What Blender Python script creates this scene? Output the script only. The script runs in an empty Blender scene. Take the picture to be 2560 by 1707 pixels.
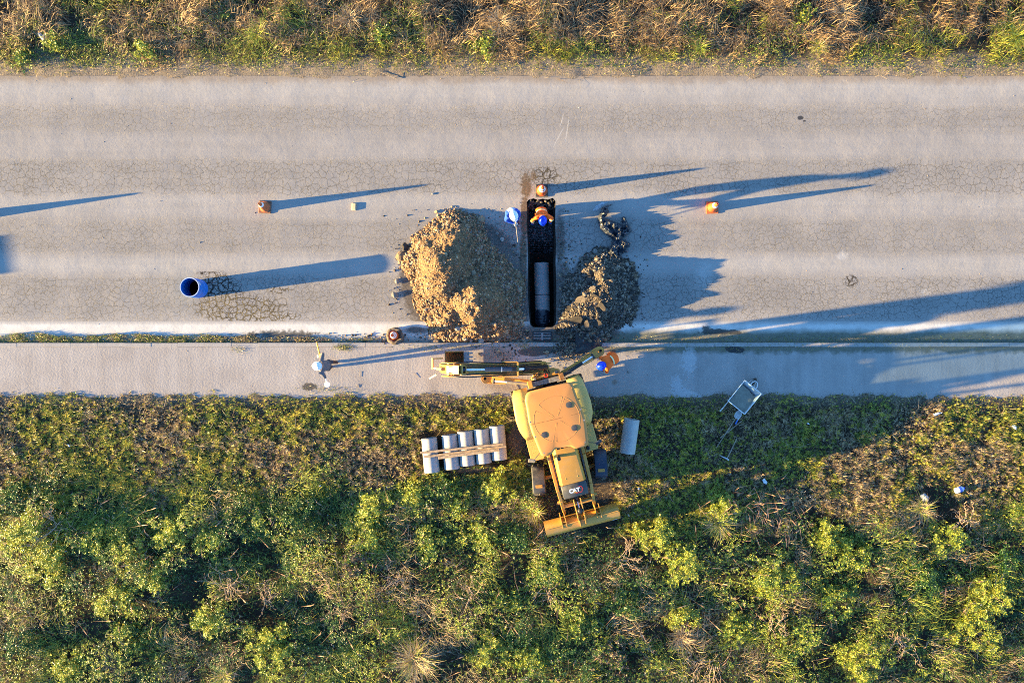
import bpy, bmesh, math, random
import numpy as np
from mathutils import Vector, Matrix

scene = bpy.context.scene
COL = scene.collection
R = math.radians
H_CAM = 28.0
PPM = 80.0

# ------------------------------------------------------------------ camera, sky, sun, exposure
SUN_EL = 8.35          # degrees above the horizon
SUN_AZ = 7.9           # direction the shadows run, degrees from +X towards +Y
cam_data = bpy.data.cameras.new('camera')
cam_data.sensor_width = 36.0
cam_data.lens = 31.5
cam_data.clip_start = 0.5
cam_data.clip_end = 2000.0
cam = bpy.data.objects.new('camera', cam_data)
cam.location = (0, 0, H_CAM)
COL.objects.link(cam)
scene.camera = cam

world = bpy.data.worlds.new('World')
scene.world = world
world.use_nodes = True
wn = world.node_tree
bg = wn.nodes['Background']
sky = wn.nodes.new('ShaderNodeTexSky')
sky.sky_type = 'NISHITA'
sky.sun_disc = False
sky.sun_elevation = R(SUN_EL)
sky.sun_rotation = math.atan2(-math.cos(R(SUN_AZ)), -math.sin(R(SUN_AZ)))
sky.air_density = 1.0
sky.dust_density = 0.0
sky.ozone_density = 4.6
wn.links.new(sky.outputs[0], bg.inputs[0])
bg.inputs[1].default_value = 0.10

sun_data = bpy.data.lights.new('sun', 'SUN')
sun_data.energy = 5.0
sun_data.angle = R(0.5)
sun_data.color = (1.0, 0.72, 0.30)
sun = bpy.data.objects.new('sun', sun_data)
ldir = Vector((math.cos(R(SUN_AZ)) * math.cos(R(SUN_EL)), math.sin(R(SUN_AZ)) * math.cos(R(SUN_EL)), -math.sin(R(SUN_EL))))
sun.rotation_euler = ldir.to_track_quat('-Z', 'Y').to_euler()
sun.location = (-40, -6, 10)
COL.objects.link(sun)

vs = scene.view_settings
vs.view_transform = 'Standard'
vs.look = 'None'
vs.exposure = 2.95
vs.gamma = 1.0
vs.use_curve_mapping = False
scene.cycles.max_bounces = 6
scene.cycles.filter_width = 1.0
scene.cycles.use_denoising = False
scene.cycles.transparent_max_bounces = 8

# ------------------------------------------------------------------ helpers
def P(px, py, z=0.0):
    """photo position (2560 x 1707) of a point at height z -> metres"""
    s = (H_CAM - z) / H_CAM / PPM
    return Vector(((px - 1280) * s, (853.5 - py) * s, z))

def tag(o, label=None, cat=None, group=None, kind=None):
    if label: o['label'] = label
    if cat: o['category'] = cat
    if group: o['group'] = group
    if kind: o['kind'] = kind
    return o

def thing(name, label, cat, loc=(0, 0, 0), rz=0.0, group=None):
    o = bpy.data.objects.new(name, None)
    o.location = loc
    o.rotation_euler = (0, 0, rz)
    o.empty_display_size = 0.2
    COL.objects.link(o)
    return tag(o, label, cat, group)

def link_mesh(name, me, mat=None, parent=None, smooth=False):
    o = bpy.data.objects.new(name, me)
    COL.objects.link(o)
    if mat is not None:
        for m in (mat if isinstance(mat, (list, tuple)) else [mat]):
            me.materials.append(m)
    if parent: o.parent = parent
    if smooth and len(me.polygons):
        me.polygons.foreach_set('use_smooth', [True] * len(me.polygons))
    return o

def copy_tree(o, parent=None):
    c = o.copy()
    COL.objects.link(c)
    c.parent = parent
    for ch in list(o.children):
        copy_tree(ch, c)
    return c

class MB:
    """collects simple solids; build() links them as one mesh"""
    def __init__(s):
        s.v = []; s.f = []; s.m = []; s.mi = 0
    def add(s, vs_, fs):
        b = len(s.v)
        s.v += [tuple(v) for v in vs_]
        s.f += [tuple(b + i for i in f) for f in fs]
        s.m += [s.mi] * len(fs)
        return s
    def box(s, x0, x1, y0, y1, z0, z1, M=None, tx=0, ty=0):
        """tx, ty: inset of the top face"""
        vs_ = [Vector(c) for c in ((x0, y0, z0), (x1, y0, z0), (x1, y1, z0), (x0, y1, z0),
               (x0 + tx, y0 + ty, z1), (x1 - tx, y0 + ty, z1), (x1 - tx, y1 - ty, z1), (x0 + tx, y1 - ty, z1))]
        if M is not None: vs_ = [M @ v for v in vs_]
        return s.add(vs_, [(3, 2, 1, 0), (4, 5, 6, 7), (0, 1, 5, 4), (1, 2, 6, 5), (2, 3, 7, 6), (3, 0, 4, 7)])
    def tube(s, pts, r, sides=10, cap=True):
        pts = [Vector(p) for p in pts]
        n = len(pts)
        rs = r if isinstance(r, (list, tuple)) else [r] * n
        vs_ = []
        up = None
        for i, p in enumerate(pts):
            t = (pts[min(i + 1, n - 1)] - pts[max(i - 1, 0)]).normalized()
            if up is None:
                up = Vector((0, 0, 1)) if abs(t.z) < 0.9 else Vector((1, 0, 0))
            a = t.cross(up).normalized()
            b = a.cross(t).normalized()
            up = b
            for k in range(sides):
                th = 2 * math.pi * k / sides
                vs_.append(p + (a * math.cos(th) + b * math.sin(th)) * rs[i])
        fs = []
        for i in range(n - 1):
            for k in range(sides):
                k2 = (k + 1) % sides
                fs.append((i * sides + k, i * sides + k2, (i + 1) * sides + k2, (i + 1) * sides + k))
        if cap:
            fs.append(tuple(reversed(range(sides))))
            fs.append(tuple((n - 1) * sides + k for k in range(sides)))
        return s.add(vs_, fs)
    def beam(s, a, b, w, h, w2=None, h2=None):
        """rectangular bar from a to b"""
        a, b = Vector(a), Vector(b)
        t = (b - a).normalized()
        up = Vector((0, 0, 1)) if abs(t.z) < 0.95 else Vector((1, 0, 0))
        sd = t.cross(up).normalized(); u = sd.cross(t).normalized()
        w2 = w2 or w; h2 = h2 or h
        vs_ = []
        for p, ww, hh in ((a, w, h), (b, w2, h2)):
            for sx, sy in ((-1, -1), (1, -1), (1, 1), (-1, 1)):
                vs_.append(p + sd * sx * ww / 2 + u * sy * hh / 2)
        return s.add(vs_, [(3, 2, 1, 0), (4, 5, 6, 7), (0, 1, 5, 4), (1, 2, 6, 5), (2, 3, 7, 6), (3, 0, 4, 7)])
    def prism(s, poly, z0, z1, M=None, inset=0.0):
        """polygon (x,y) extruded from z0 to z1"""
        n = len(poly)
        cx = sum(p[0] for p in poly) / n; cy = sum(p[1] for p in poly) / n
        lo = [Vector((x, y, z0)) for x, y in poly]
        hi = [Vector((x + (cx - x) * inset, y + (cy - y) * inset, z1)) for x, y in poly]
        vs_ = lo + hi
        if M is not None: vs_ = [M @ v for v in vs_]
        fs = [tuple(reversed(range(n))), tuple(range(n, 2 * n))]
        fs += [(i, (i + 1) % n, n + (i + 1) % n, n + i) for i in range(n)]
        return s.add(vs_, fs)
    def lathe(s, prof, sides=24, M=None, close=False, cap=True):
        """profile (r, z) turned round z"""
        n = len(prof); vs_ = []
        for r_, z_ in prof:
            for k in range(sides):
                th = 2 * math.pi * k / sides
                v = Vector((r_ * math.cos(th), r_ * math.sin(th), z_))
                vs_.append(M @ v if M is not None else v)
        fs = []
        rng = range(n) if close else range(n - 1)
        for i in rng:
            j = (i + 1) % n
            for k in range(sides):
                k2 = (k + 1) % sides
                fs.append((i * sides + k, i * sides + k2, j * sides + k2, j * sides + k))
        if not close and cap:
            if prof[0][0] > 1e-4: fs.append(tuple(reversed(range(sides))))
            if prof[-1][0] > 1e-4: fs.append(tuple((n - 1) * sides + k for k in range(sides)))
        return s.add(vs_, fs)
    def build(s, name, mat, parent=None, smooth=False, bevel=0.0, seg=2):
        me = bpy.data.meshes.new(name)
        me.from_pydata(s.v, [], s.f)
        me.validate()
        bm = bmesh.new(); bm.from_mesh(me)
        bmesh.ops.recalc_face_normals(bm, faces=bm.faces)
        bm.to_mesh(me); bm.free()
        o = link_mesh(name, me, mat, parent)
        if isinstance(mat, (list, tuple)):
            me.polygons.foreach_set('material_index', s.m[:len(me.polygons)])
        if smooth:
            me.polygons.foreach_set('use_smooth', [True] * len(me.polygons))
            me.set_sharp_from_angle(angle=R(38))
        if bevel > 0:
            b = o.modifiers.new('bevel', 'BEVEL')
            b.width = bevel; b.segments = seg; b.limit_method = 'ANGLE'; b.angle_limit = R(40)
        return o

def frame_along(p, d):
    """matrix placing local z along d at p"""
    return Matrix.Translation(Vector(p)) @ Vector(d).to_track_quat('Z', 'Y').to_matrix().to_4x4()

# ---- node material helpers
class NM:
    def __init__(s, name):
        s.m = bpy.data.materials.new(name); s.m.use_nodes = True
        s.t = s.m.node_tree; s.n = s.t.nodes
        s.b = s.n['Principled BSDF']; s.out = s.n['Material Output']
        s.tc = s.n.new('ShaderNodeTexCoord')
    def node(s, k, **kw):
        n = s.n.new(k)
        for a, b in kw.items(): setattr(n, a, b)
        return n
    def set(s, inp, v):
        if hasattr(v, 'is_linked') or isinstance(v, bpy.types.NodeSocket): s.t.links.new(v, inp)
        else: inp.default_value = v
    def noise(s, scale, detail=4, rough=0.55, vec=None, dist=0.0, col=False):
        n = s.node('ShaderNodeTexNoise')
        n.inputs['Scale'].default_value = scale; n.inputs['Detail'].default_value = detail
        n.inputs['Roughness'].default_value = rough; n.inputs['Distortion'].default_value = dist
        s.t.links.new(vec or s.tc.outputs['Object'], n.inputs['Vector'])
        return n.outputs['Color' if col else 'Fac']
    def math(s, op, a, b=0.0, c=None, clamp=False):
        n = s.node('ShaderNodeMath', operation=op); n.use_clamp = clamp
        s.set(n.inputs[0], a); s.set(n.inputs[1], b)
        if c is not None: s.set(n.inputs[2], c)
        return n.outputs[0]
    def ramp(s, fac, stops, interp='LINEAR'):
        n = s.node('ShaderNodeValToRGB'); cr = n.color_ramp; cr.interpolation = interp
        while len(cr.elements) < len(stops): cr.elements.new(0.5)
        for e, (p, c) in zip(cr.elements, stops):
            e.position = p
            e.color = (c, c, c, 1) if not isinstance(c, (tuple, list)) else tuple(c) + (1,)
        s.set(n.inputs[0], fac); return n.outputs[0]
    def mix(s, fac, a, b, op='MIX'):
        n = s.node('ShaderNodeMix', data_type='RGBA', blend_type=op)
        s.set(n.inputs[0], fac)
        for i, v in ((6, a), (7, b)):
            s.set(n.inputs[i], (tuple(v) + (1,)) if isinstance(v, (tuple, list)) and len(v) == 3 else v)
        return n.outputs[2]
    def bump(s, h, strength=0.5, dist=0.02, nrm=None):
        n = s.node('ShaderNodeBump'); n.inputs['Strength'].default_value = strength
        n.inputs['Distance'].default_value = dist
        s.set(n.inputs['Height'], h)
        if nrm: s.t.links.new(nrm, n.inputs['Normal'])
        return n.outputs[0]
    def sep(s, vec=None):
        n = s.node('ShaderNodeSeparateXYZ'); s.t.links.new(vec or s.tc.outputs['Object'], n.inputs[0]); return n.outputs
    def done(s, col, rough=0.8, normal=None, metal=0.0, spec=0.4):
        s.set(s.b.inputs['Base Color'], col if not (isinstance(col, (tuple, list)) and len(col) == 3) else tuple(col) + (1,))
        s.set(s.b.inputs['Roughness'], rough)
        s.b.inputs['Metallic'].default_value = metal
        s.b.inputs['Specular IOR Level'].default_value = spec
        if normal: s.t.links.new(normal, s.b.inputs['Normal'])
        return s.m

def mat_simple(name, col, rough=0.6, metal=0.0, var=0.25, scale=6.0, bump=0.0, bscale=40.0, dirt=None, spec=0.4):
    k = NM(name)
    n = k.noise(scale, 5)
    c2 = tuple(x * (1 - var) for x in col); c1 = tuple(min(1, x * (1 + var * 0.6)) for x in col)
    c = k.ramp(n, [(0.35, c2), (0.65, c1)])
    if dirt:
        d = k.ramp(k.noise(scale * 0.6 + 2.3, 8, 0.7), [(0.48, 0.0), (0.68, 1.0)])
        c = k.mix(k.math('MULTIPLY', d, dirt[1]), c, dirt[0])
    nr = k.bump(k.noise(bscale, 4), bump, 0.01) if bump else None
    return k.done(c, rough, nr, metal, spec)

YELLOW = (0.50, 0.245, 0.042)
M = {}
M['yellow'] = mat_simple('painted_yellow', YELLOW, 0.42, var=0.10, scale=3.0, dirt=((0.33, 0.24, 0.13), 0.35))
M['yellow_roof'] = mat_simple('roof_yellow', (0.52, 0.213, 0.052), 0.55, var=0.06, scale=2.0, dirt=((0.40, 0.22, 0.09), 0.3), bump=0.05, bscale=60)
M['fender'] = mat_simple('fender_yellow', (0.52, 0.325, 0.085), 0.45, var=0.08, scale=2.0, dirt=((0.36, 0.30, 0.16), 0.35))
M['dark'] = mat_simple('dark_steel', (0.022, 0.022, 0.024), 0.5, var=0.4, scale=9, dirt=((0.10, 0.075, 0.05), 0.4))
M['black'] = mat_simple('black_paint', (0.012, 0.013, 0.016), 0.35, var=0.3)
M['charcoal'] = mat_simple('charcoal_plastic', (0.05, 0.05, 0.052), 0.55, var=0.25, scale=8, dirt=((0.14, 0.115, 0.085), 0.5))
M['chrome'] = mat_simple('chrome_rod', (0.78, 0.78, 0.80), 0.38, metal=0.5, var=0.05)
M['steel'] = mat_simple('worn_steel', (0.26, 0.24, 0.23), 0.5, metal=0.3, var=0.3, scale=14, dirt=((0.20, 0.13, 0.08), 0.6))
M['galv'] = mat_simple('galvanised_steel', (0.42, 0.44, 0.45), 0.5, metal=0.3, var=0.25, scale=12, dirt=((0.32, 0.30, 0.27), 0.7))
M['rust'] = mat_simple('rusty_steel', (0.24, 0.105, 0.03), 0.8, var=0.4, scale=14, bump=0.3)
M['rubber'] = mat_simple('tyre_rubber', (0.045, 0.042, 0.04), 0.85, var=0.3, scale=10, dirt=((0.20, 0.15, 0.10), 0.75), bump=0.3)
M['rim'] = mat_simple('rim_yellow', (0.45, 0.26, 0.05), 0.5, dirt=((0.2, 0.15, 0.1), 0.6))
M['concrete'] = mat_simple('pipe_concrete', (0.37, 0.36, 0.34), 0.88, var=0.16, scale=5, bump=0.35, bscale=50, dirt=((0.26, 0.24, 0.21), 0.6))
M['wood'] = mat_simple('sawn_timber', (0.36, 0.25, 0.15), 0.8, var=0.3, scale=12, bump=0.3, bscale=60)
M['oldwood'] = mat_simple('grey_wood', (0.24, 0.19, 0.14), 0.85, var=0.3, scale=18)
M['orange'] = mat_simple('cone_orange', (0.62, 0.095, 0.018), 0.5, var=0.15, scale=10, dirt=((0.28, 0.12, 0.06), 0.5))
M['cone_dirty'] = mat_simple('cone_faded_orange', (0.42, 0.11, 0.035), 0.7, var=0.25, scale=14, dirt=((0.17, 0.10, 0.06), 0.8))
M['cone_base'] = mat_simple('cone_base_dirty', (0.20, 0.09, 0.05), 0.8, var=0.3, scale=14, dirt=((0.06, 0.05, 0.04), 0.8))
M['cone_black'] = mat_simple('cone_base_black', (0.03, 0.03, 0.032), 0.8, var=0.3, scale=14, dirt=((0.13, 0.10, 0.07), 0.6))
M['white'] = mat_simple('white_band', (0.75, 0.75, 0.74), 0.45, var=0.08, scale=14)
M['white_dirty'] = mat_simple('white_plastic', (0.62, 0.63, 0.64), 0.5, var=0.15, scale=16)
M['blue_drum'] = mat_simple('blue_plastic', (0.014, 0.15, 0.52), 0.38, var=0.12, scale=6, dirt=((0.06, 0.13, 0.28), 0.3))
M['drum_rim'] = mat_simple('drum_cut_rim', (0.35, 0.42, 0.55), 0.5, var=0.1)
M['hivis'] = mat_simple('hi_vis_orange_cloth', (0.90, 0.125, 0.010), 0.85, var=0.15, scale=12, bump=0.6, bscale=14)
M['stripe'] = mat_simple('reflective_stripe', (0.72, 0.74, 0.40), 0.5, var=0.1)
M['hat_blue'] = mat_simple('blue_helmet', (0.005, 0.045, 0.62), 0.3, var=0.05)
M['hat_white'] = mat_simple('white_helmet', (0.78, 0.79, 0.80), 0.3, var=0.04)
M['skin'] = mat_simple('skin', (0.27, 0.13, 0.075), 0.6, var=0.12)
M['shirt_blue'] = mat_simple('blue_cloth', (0.012, 0.07, 0.42), 0.85, var=0.2, scale=14, bump=0.5, bscale=14)
M['vest_pale'] = mat_simple('pale_blue_cloth', (0.42, 0.52, 0.68), 0.85, var=0.15, scale=14, bump=0.5, bscale=14)
M['shirt_grey'] = mat_simple('grey_cloth', (0.10, 0.10, 0.12), 0.85, var=0.2, scale=14, bump=0.5, bscale=14)
M['trouser'] = mat_simple('dark_trousers', (0.035, 0.04, 0.06), 0.9, var=0.2, scale=14, bump=0.5, bscale=14)
M['boot'] = mat_simple('brown_boot', (0.09, 0.035, 0.025), 0.6, var=0.2)
M['glove_blue'] = mat_simple('blue_glove', (0.02, 0.11, 0.40), 0.7, var=0.1)
M['glove_white'] = mat_simple('white_glove', (0.62, 0.62, 0.60), 0.8, var=0.1)
M['pole_yellow'] = mat_simple('yellow_pole', (0.75, 0.36, 0.01), 0.4, var=0.05)
M['red'] = mat_simple('red_decal', (0.55, 0.03, 0.02), 0.5, var=0.05)
M['plastic_black'] = mat_simple('black_plastic_sheet', (0.015, 0.020, 0.032), 0.42, var=0.3, scale=6, bump=0.35, bscale=20, dirt=((0.05, 0.05, 0.055), 0.4), spec=0.7)
M['sack'] = mat_simple('woven_sack', (0.46, 0.40, 0.34), 0.8, var=0.3, scale=12, bump=0.5, bscale=30)
M['foam_yellow'] = mat_simple('pale_yellow_block', (0.66, 0.45, 0.24), 0.8, var=0.1)
M['mortar'] = mat_simple('wet_mortar', (0.20, 0.185, 0.14), 0.7, var=0.15, scale=7, bump=0.4, bscale=18)

def mat_glass():
    k = NM('cab_glass')
    tr = k.node('ShaderNodeBsdfTransparent'); tr.inputs[0].default_value = (0.72, 0.78, 0.78, 1)
    gl = k.node('ShaderNodeBsdfGlossy'); gl.inputs['Roughness'].default_value = 0.05
    fr = k.node('ShaderNodeFresnel'); fr.inputs[0].default_value = 1.45
    mx = k.node('ShaderNodeMixShader')
    k.t.links.new(fr.outputs[0], mx.inputs[0]); k.t.links.new(tr.outputs[0], mx.inputs[1]); k.t.links.new(gl.outputs[0], mx.inputs[2])
    k.t.links.new(mx.outputs[0], k.out.inputs['Surface'])
    return k.m
M['glass'] = mat_glass()

def mat_clearplastic():
    k = NM('clear_plastic')
    tr = k.node('ShaderNodeBsdfTransparent'); tr.inputs[0].default_value = (0.9, 0.93, 0.95, 1)
    k.done(k.ramp(k.noise(9, 5), [(0.4, (0.35, 0.38, 0.42)), (0.6, (0.6, 0.63, 0.68))]), 0.25, k.bump(k.noise(12, 5), 0.8, 0.03), spec=0.6)
    mx = k.node('ShaderNodeMixShader'); mx.inputs[0].default_value = 0.55
    k.t.links.new(tr.outputs[0], mx.inputs[1]); k.t.links.new(k.b.outputs[0], mx.inputs[2])
    k.t.links.new(mx.outputs[0], k.out.inputs['Surface'])
    return k.m
M['clear'] = mat_clearplastic()

def mat_perforated():
    k = NM('perforated_step')
    v = k.node('ShaderNodeTexVoronoi'); v.inputs['Scale'].default_value = 17; v.inputs['Randomness'].default_value = 0.15
    k.t.links.new(k.tc.outputs['Object'], v.inputs['Vector'])
    d = k.ramp(v.outputs['Distance'], [(0.20, 1.0), (0.27, 0.0)])
    c = k.mix(d, (0.52, 0.31, 0.08), (0.14, 0.08, 0.03))
    return k.done(c, 0.55)
M['perforated'] = mat_perforated()

def mat_leaf(name, trans=0.25, rough=0.42):
    k = NM(name)
    a = k.node('ShaderNodeAttribute'); a.attribute_name = 'tint'
    k.done(a.outputs['Color'], rough, spec=0.5)
    tl = k.node('ShaderNodeBsdfTranslucent'); k.t.links.new(a.outputs['Color'], tl.inputs[0])
    mx = k.node('ShaderNodeMixShader'); mx.inputs[0].default_value = trans
    k.t.links.new(k.b.outputs[0], mx.inputs[1]); k.t.links.new(tl.outputs[0], mx.inputs[2])
    k.t.links.new(mx.outputs[0], k.out.inputs['Surface'])
    return k.m
M['leaf'] = mat_leaf('leaves')
M['straw'] = mat_leaf('dry_straw', 0.15, 0.6)

def mat_stone(name, ramp_stops, bump=0.5):
    k = NM(name)
    oi = k.node('ShaderNodeObjectInfo')
    a = k.node('ShaderNodeAttribute'); a.attribute_name = 'tint'
    f = k.math('ADD', k.math('MULTIPLY', k.noise(7, 5), 0.5), k.math('MULTIPLY', oi.outputs['Random'], 0.5))
    c = k.ramp(f, ramp_stops)
    return k.done(c, 0.9, k.bump(k.noise(26, 6, 0.65), bump, 0.03), spec=0.2)
M['stone'] = mat_stone('clod_stone', [(0.2, (0.13, 0.085, 0.052)), (0.5, (0.23, 0.155, 0.092)), (0.8, (0.34, 0.26, 0.18))])
M['stone_grey'] = mat_stone('grey_stone', [(0.2, (0.15, 0.14, 0.13)), (0.5, (0.24, 0.22, 0.19)), (0.8, (0.36, 0.34, 0.30))])
M['asphalt_lump'] = mat_stone('asphalt_lump', [(0.2, (0.028, 0.025, 0.023)), (0.5, (0.08, 0.065, 0.052)), (0.8, (0.17, 0.135, 0.10))])

# ---- numpy noise
def vnoise(x, y, seed=0):
    xi = np.floor(x).astype(np.int64); yi = np.floor(y).astype(np.int64)
    xf = x - xi; yf = y - yi
    def h(a, b):
        n = (a * 374761393 + b * 668265263 + seed * 974711) & 0x7fffffff
        n = ((n ^ (n >> 13)) * 1274126177) & 0x7fffffff
        return ((n ^ (n >> 16)) & 0xffff) / 65535.0
    u = xf * xf * (3 - 2 * xf); v = yf * yf * (3 - 2 * yf)
    return (h(xi, yi) * (1 - u) + h(xi + 1, yi) * u) * (1 - v) + (h(xi, yi + 1) * (1 - u) + h(xi + 1, yi + 1) * u) * v
def fbm(x, y, seed=0, octv=4):
    s = 0; a = 0.5; t = 0
    for i in range(octv):
        s = s + a * vnoise(x * 2 ** i, y * 2 ** i, seed + i * 17); t += a; a *= 0.5
    return s / t
def smooth(e0, e1, x):
    t = np.clip((x - e0) / (e1 - e0), 0, 1); return t * t * (3 - 2 * t)

def mesh_np(name, v, tris, tint=None, mat=None, parent=None, smooth_=False, me_only=False):
    me = bpy.data.meshes.new(name)
    n, m = len(v), len(tris)
    me.vertices.add(n); me.vertices.foreach_set('co', np.ascontiguousarray(v, dtype=np.float32).ravel())
    me.loops.add(m * 3); me.loops.foreach_set('vertex_index', np.ascontiguousarray(tris, dtype=np.int32).ravel())
    me.polygons.add(m); me.polygons.foreach_set('loop_start', np.arange(0, m * 3, 3, dtype=np.int32))
    me.polygons.foreach_set('use_smooth', np.full(m, smooth_, dtype=bool))
    me.update(calc_edges=True)
    if tint is not None:
        at = me.color_attributes.new('tint', 'FLOAT_COLOR', 'POINT')
        c = np.ones((n, 4), dtype=np.float32); c[:, :3] = tint
        at.data.foreach_set('color', c.ravel())
    if mat is not None: me.materials.append(mat)
    if me_only: return me
    o = bpy.data.objects.new(name, me); COL.objects.link(o)
    if parent: o.parent = parent
    return o
# ------------------------------------------------------------------ ground materials
def ell(k, px, py, rx, ry, soft=0.35, wob=0.5, rot=0.0, nscale=2.5):
    """soft-edged stain of its own shape (position in photo pixels on the ground)"""
    c = P(px, py)
    xyz = k.sep()
    dx = k.math('SUBTRACT', xyz[0], c.x); dy = k.math('SUBTRACT', xyz[1], c.y)
    ca, sa = math.cos(R(rot)), math.sin(R(rot))
    u = k.math('ADD', k.math('MULTIPLY', dx, ca), k.math('MULTIPLY', dy, sa))
    v = k.math('SUBTRACT', k.math('MULTIPLY', dy, ca), k.math('MULTIPLY', dx, sa))
    u = k.math('DIVIDE', u, rx / PPM); v = k.math('DIVIDE', v, ry / PPM)
    d = k.math('SQRT', k.math('ADD', k.math('MULTIPLY', u, u), k.math('MULTIPLY', v, v)))
    d = k.math('ADD', d, k.math('MULTIPLY', k.math('SUBTRACT', k.noise(nscale, 6, 0.65), 0.5), wob * 2))
    mr = k.node('ShaderNodeMapRange'); mr.interpolation_type = 'SMOOTHSTEP'
    k.set(mr.inputs[0], d)
    mr.inputs[1].default_value = 1.0; mr.inputs[2].default_value = 1.0 - soft
    return mr.outputs[0]

def maxall(k, l):
    o = l[0]
    for x in l[1:]: o = k.math('MAXIMUM', o, x)
    return o

def mat_road():
    k = NM('dusty_asphalt')
    xyz = k.sep()
    wob = k.math('MULTIPLY', k.math('SUBTRACT', k.noise(0.35, 3), 0.5), 0.30)
    wob2 = k.math('MULTIPLY', k.math('SUBTRACT', k.noise(3.0, 4), 0.5), 0.12)
    yy = k.math('ADD', k.math('ADD', xyz[1], wob), wob2)
    f = k.math('DIVIDE', yy, 8.3)
    F = lambda py: (853.5 - py) / 80 / 8.3
    pale = (0.315, 0.290, 0.264); mid = (0.285, 0.259, 0.235); dk = (0.250, 0.227, 0.206)
    col = k.ramp(f, [(F(812), mid), (F(795), mid), (F(770), dk), (F(700), dk), (F(684), mid), (F(672), pale), (F(650), pale), (F(638), mid),
                     (F(625), dk), (F(555), dk), (F(538), mid), (F(500), (0.305, 0.28, 0.255)), (F(485), mid), (F(470), dk), (F(405), dk), (F(385), mid), (F(350), mid),
                     (F(325), dk), (F(285), dk), (F(262), mid), (F(240), pale), (F(215), (0.325, 0.30, 0.272)), (F(198), (0.31, 0.27, 0.23))])
    # stretched wheel-track streaks
    mp = k.node('ShaderNodeMapping'); mp.inputs['Scale'].default_value = (0.12, 3.0, 1)
    k.t.links.new(k.tc.outputs['Object'], mp.inputs[0])
    st = k.ramp(k.noise(1.6, 6, 0.6, vec=mp.outputs[0]), [(0.3, 0.945), (0.7, 1.04)])
    col = k.mix(1.0, col, st, 'MULTIPLY')
    blot = k.ramp(k.noise(0.9, 7, 0.62), [(0.3, 0.90), (0.7, 1.07)])
    col = k.mix(1.0, col, blot, 'MULTIPLY')
    grain = k.noise(55, 3, 0.7)
    col = k.mix(1.0, col, k.ramp(grain, [(0.3, 0.88), (0.7, 1.10)]), 'MULTIPLY')
    # crazing
    cm = k.ramp(f, [(F(805), 0.0), (F(792), 0.9), (F(700), 1.0), (F(684), 0.05), (F(640), 0.05), (F(622), 0.75), (F(560), 0.75), (F(542), 0.08),
                    (F(492), 0.1), (F(478), 1.0), (F(410), 1.0), (F(392), 0.05), (F(335), 0.05), (F(318), 0.62), (F(272), 0.62), (F(255), 0.0)])
    patch = k.ramp(k.noise(0.7, 4), [(0.30, 0.35), (0.58, 1.0)])
    cm = k.math('MULTIPLY', cm, patch)
    dist = k.noise(5.0, 6, 0.7, col=True)
    vadd = k.node('ShaderNodeMix', data_type='VECTOR'); vadd.inputs[0].default_value = 0.20
    k.t.links.new(k.tc.outputs['Object'], vadd.inputs[4]); k.t.links.new(dist, vadd.inputs[5])
    def vor(scale):
        v = k.node('ShaderNodeTexVoronoi'); v.feature = 'DISTANCE_TO_EDGE'; v.voronoi_dimensions = '2D'
        v.inputs['Scale'].default_value = scale
        k.t.links.new(vadd.outputs[1], v.inputs['Vector']); return v.outputs['Distance']
    v1, v2 = vor(6.0), vor(11.5)
    thick = k.math('MULTIPLY', k.ramp(k.noise(2.6, 5, 0.7), [(0.35, 0.0), (0.7, 1.0)]), 0.055)
    e1 = k.math('DIVIDE', v1, k.math('ADD', thick, 0.010), clamp=True)
    e2 = k.math('DIVIDE', v2, k.math('ADD', thick, 0.008), clamp=True)
    inv1 = k.math('SUBTRACT', 1.0, e1); inv2 = k.math('MULTIPLY', k.math('SUBTRACT', 1.0, e2), k.ramp(k.noise(1.1, 3), [(0.40, 0.0), (0.6, 0.85)]))
    crack = k.math('MAXIMUM', inv1, inv2)
    cr = k.math('MULTIPLY', crack, cm)
    col = k.mix(k.math('MULTIPLY', cr, 0.45), col, (0.085, 0.088, 0.095))
    # wet open cracks beside the drum and north of the trench
    wet = maxall(k, [ell(k, 600, 770, 140, 40, 0.35, 0.35), ell(k, 640, 790, 130, 16, 0.3, 0.3), ell(k, 545, 712, 48, 40, 0.35, 0.3), ell(k, 560, 745, 70, 46, 0.4, 0.3),
                     ell(k, 1362, 440, 50, 32, 0.5, 0.35), ell(k, 2128, 702, 22, 18, 0.4, 0.4), ell(k, 530, 683, 50, 6, 0.5, 0.6), ell(k, 700, 725, 40, 10, 0.5, 0.6)])
    wetc = k.math('MULTIPLY', wet, k.math('MULTIPLY', k.math('SUBTRACT', 1.0, k.math('DIVIDE', k.math('MINIMUM', v1, k.math('MULTIPLY', v2, 1.3)), 0.11, clamp=True)), 2.4, clamp=True))
    col = k.mix(wetc, col, (0.035, 0.026, 0.020))
    # mud and soil trodden round the trench
    mud = maxall(k, [ell(k, 1316, 466, 17, 44, 0.5, 0.75, nscale=7), ell(k, 1312, 540, 13, 75, 0.4, 0.6, nscale=7), ell(k, 1308, 640, 13, 80, 0.5, 0.5, nscale=7), ell(k, 1335, 440, 12, 14, 0.8, 0.9, nscale=9)])
    col = k.mix(k.math('MULTIPLY', mud, 0.92), col, k.ramp(k.noise(14, 5), [(0.35, (0.085, 0.055, 0.032)), (0.65, (0.16, 0.105, 0.062))]))
    dark = maxall(k, [ell(k, 1400, 600, 17, 95, 0.6, 0.6, nscale=6), ell(k, 1404, 740, 30, 130, 0.5, 0.5, nscale=6), ell(k, 1300, 760, 36, 130, 0.5, 0.5, nscale=6),
                      ell(k, 1355, 830, 110, 30, 0.3, 0.3, nscale=4), ell(k, 1500, 740, 110, 110, 0.25, 0.25, nscale=5), ell(k, 1155, 700, 165, 165, 0.12, 0.15, nscale=6),
                      ell(k, 1200, 835, 120, 26, 0.3, 0.3, nscale=4)])
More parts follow.
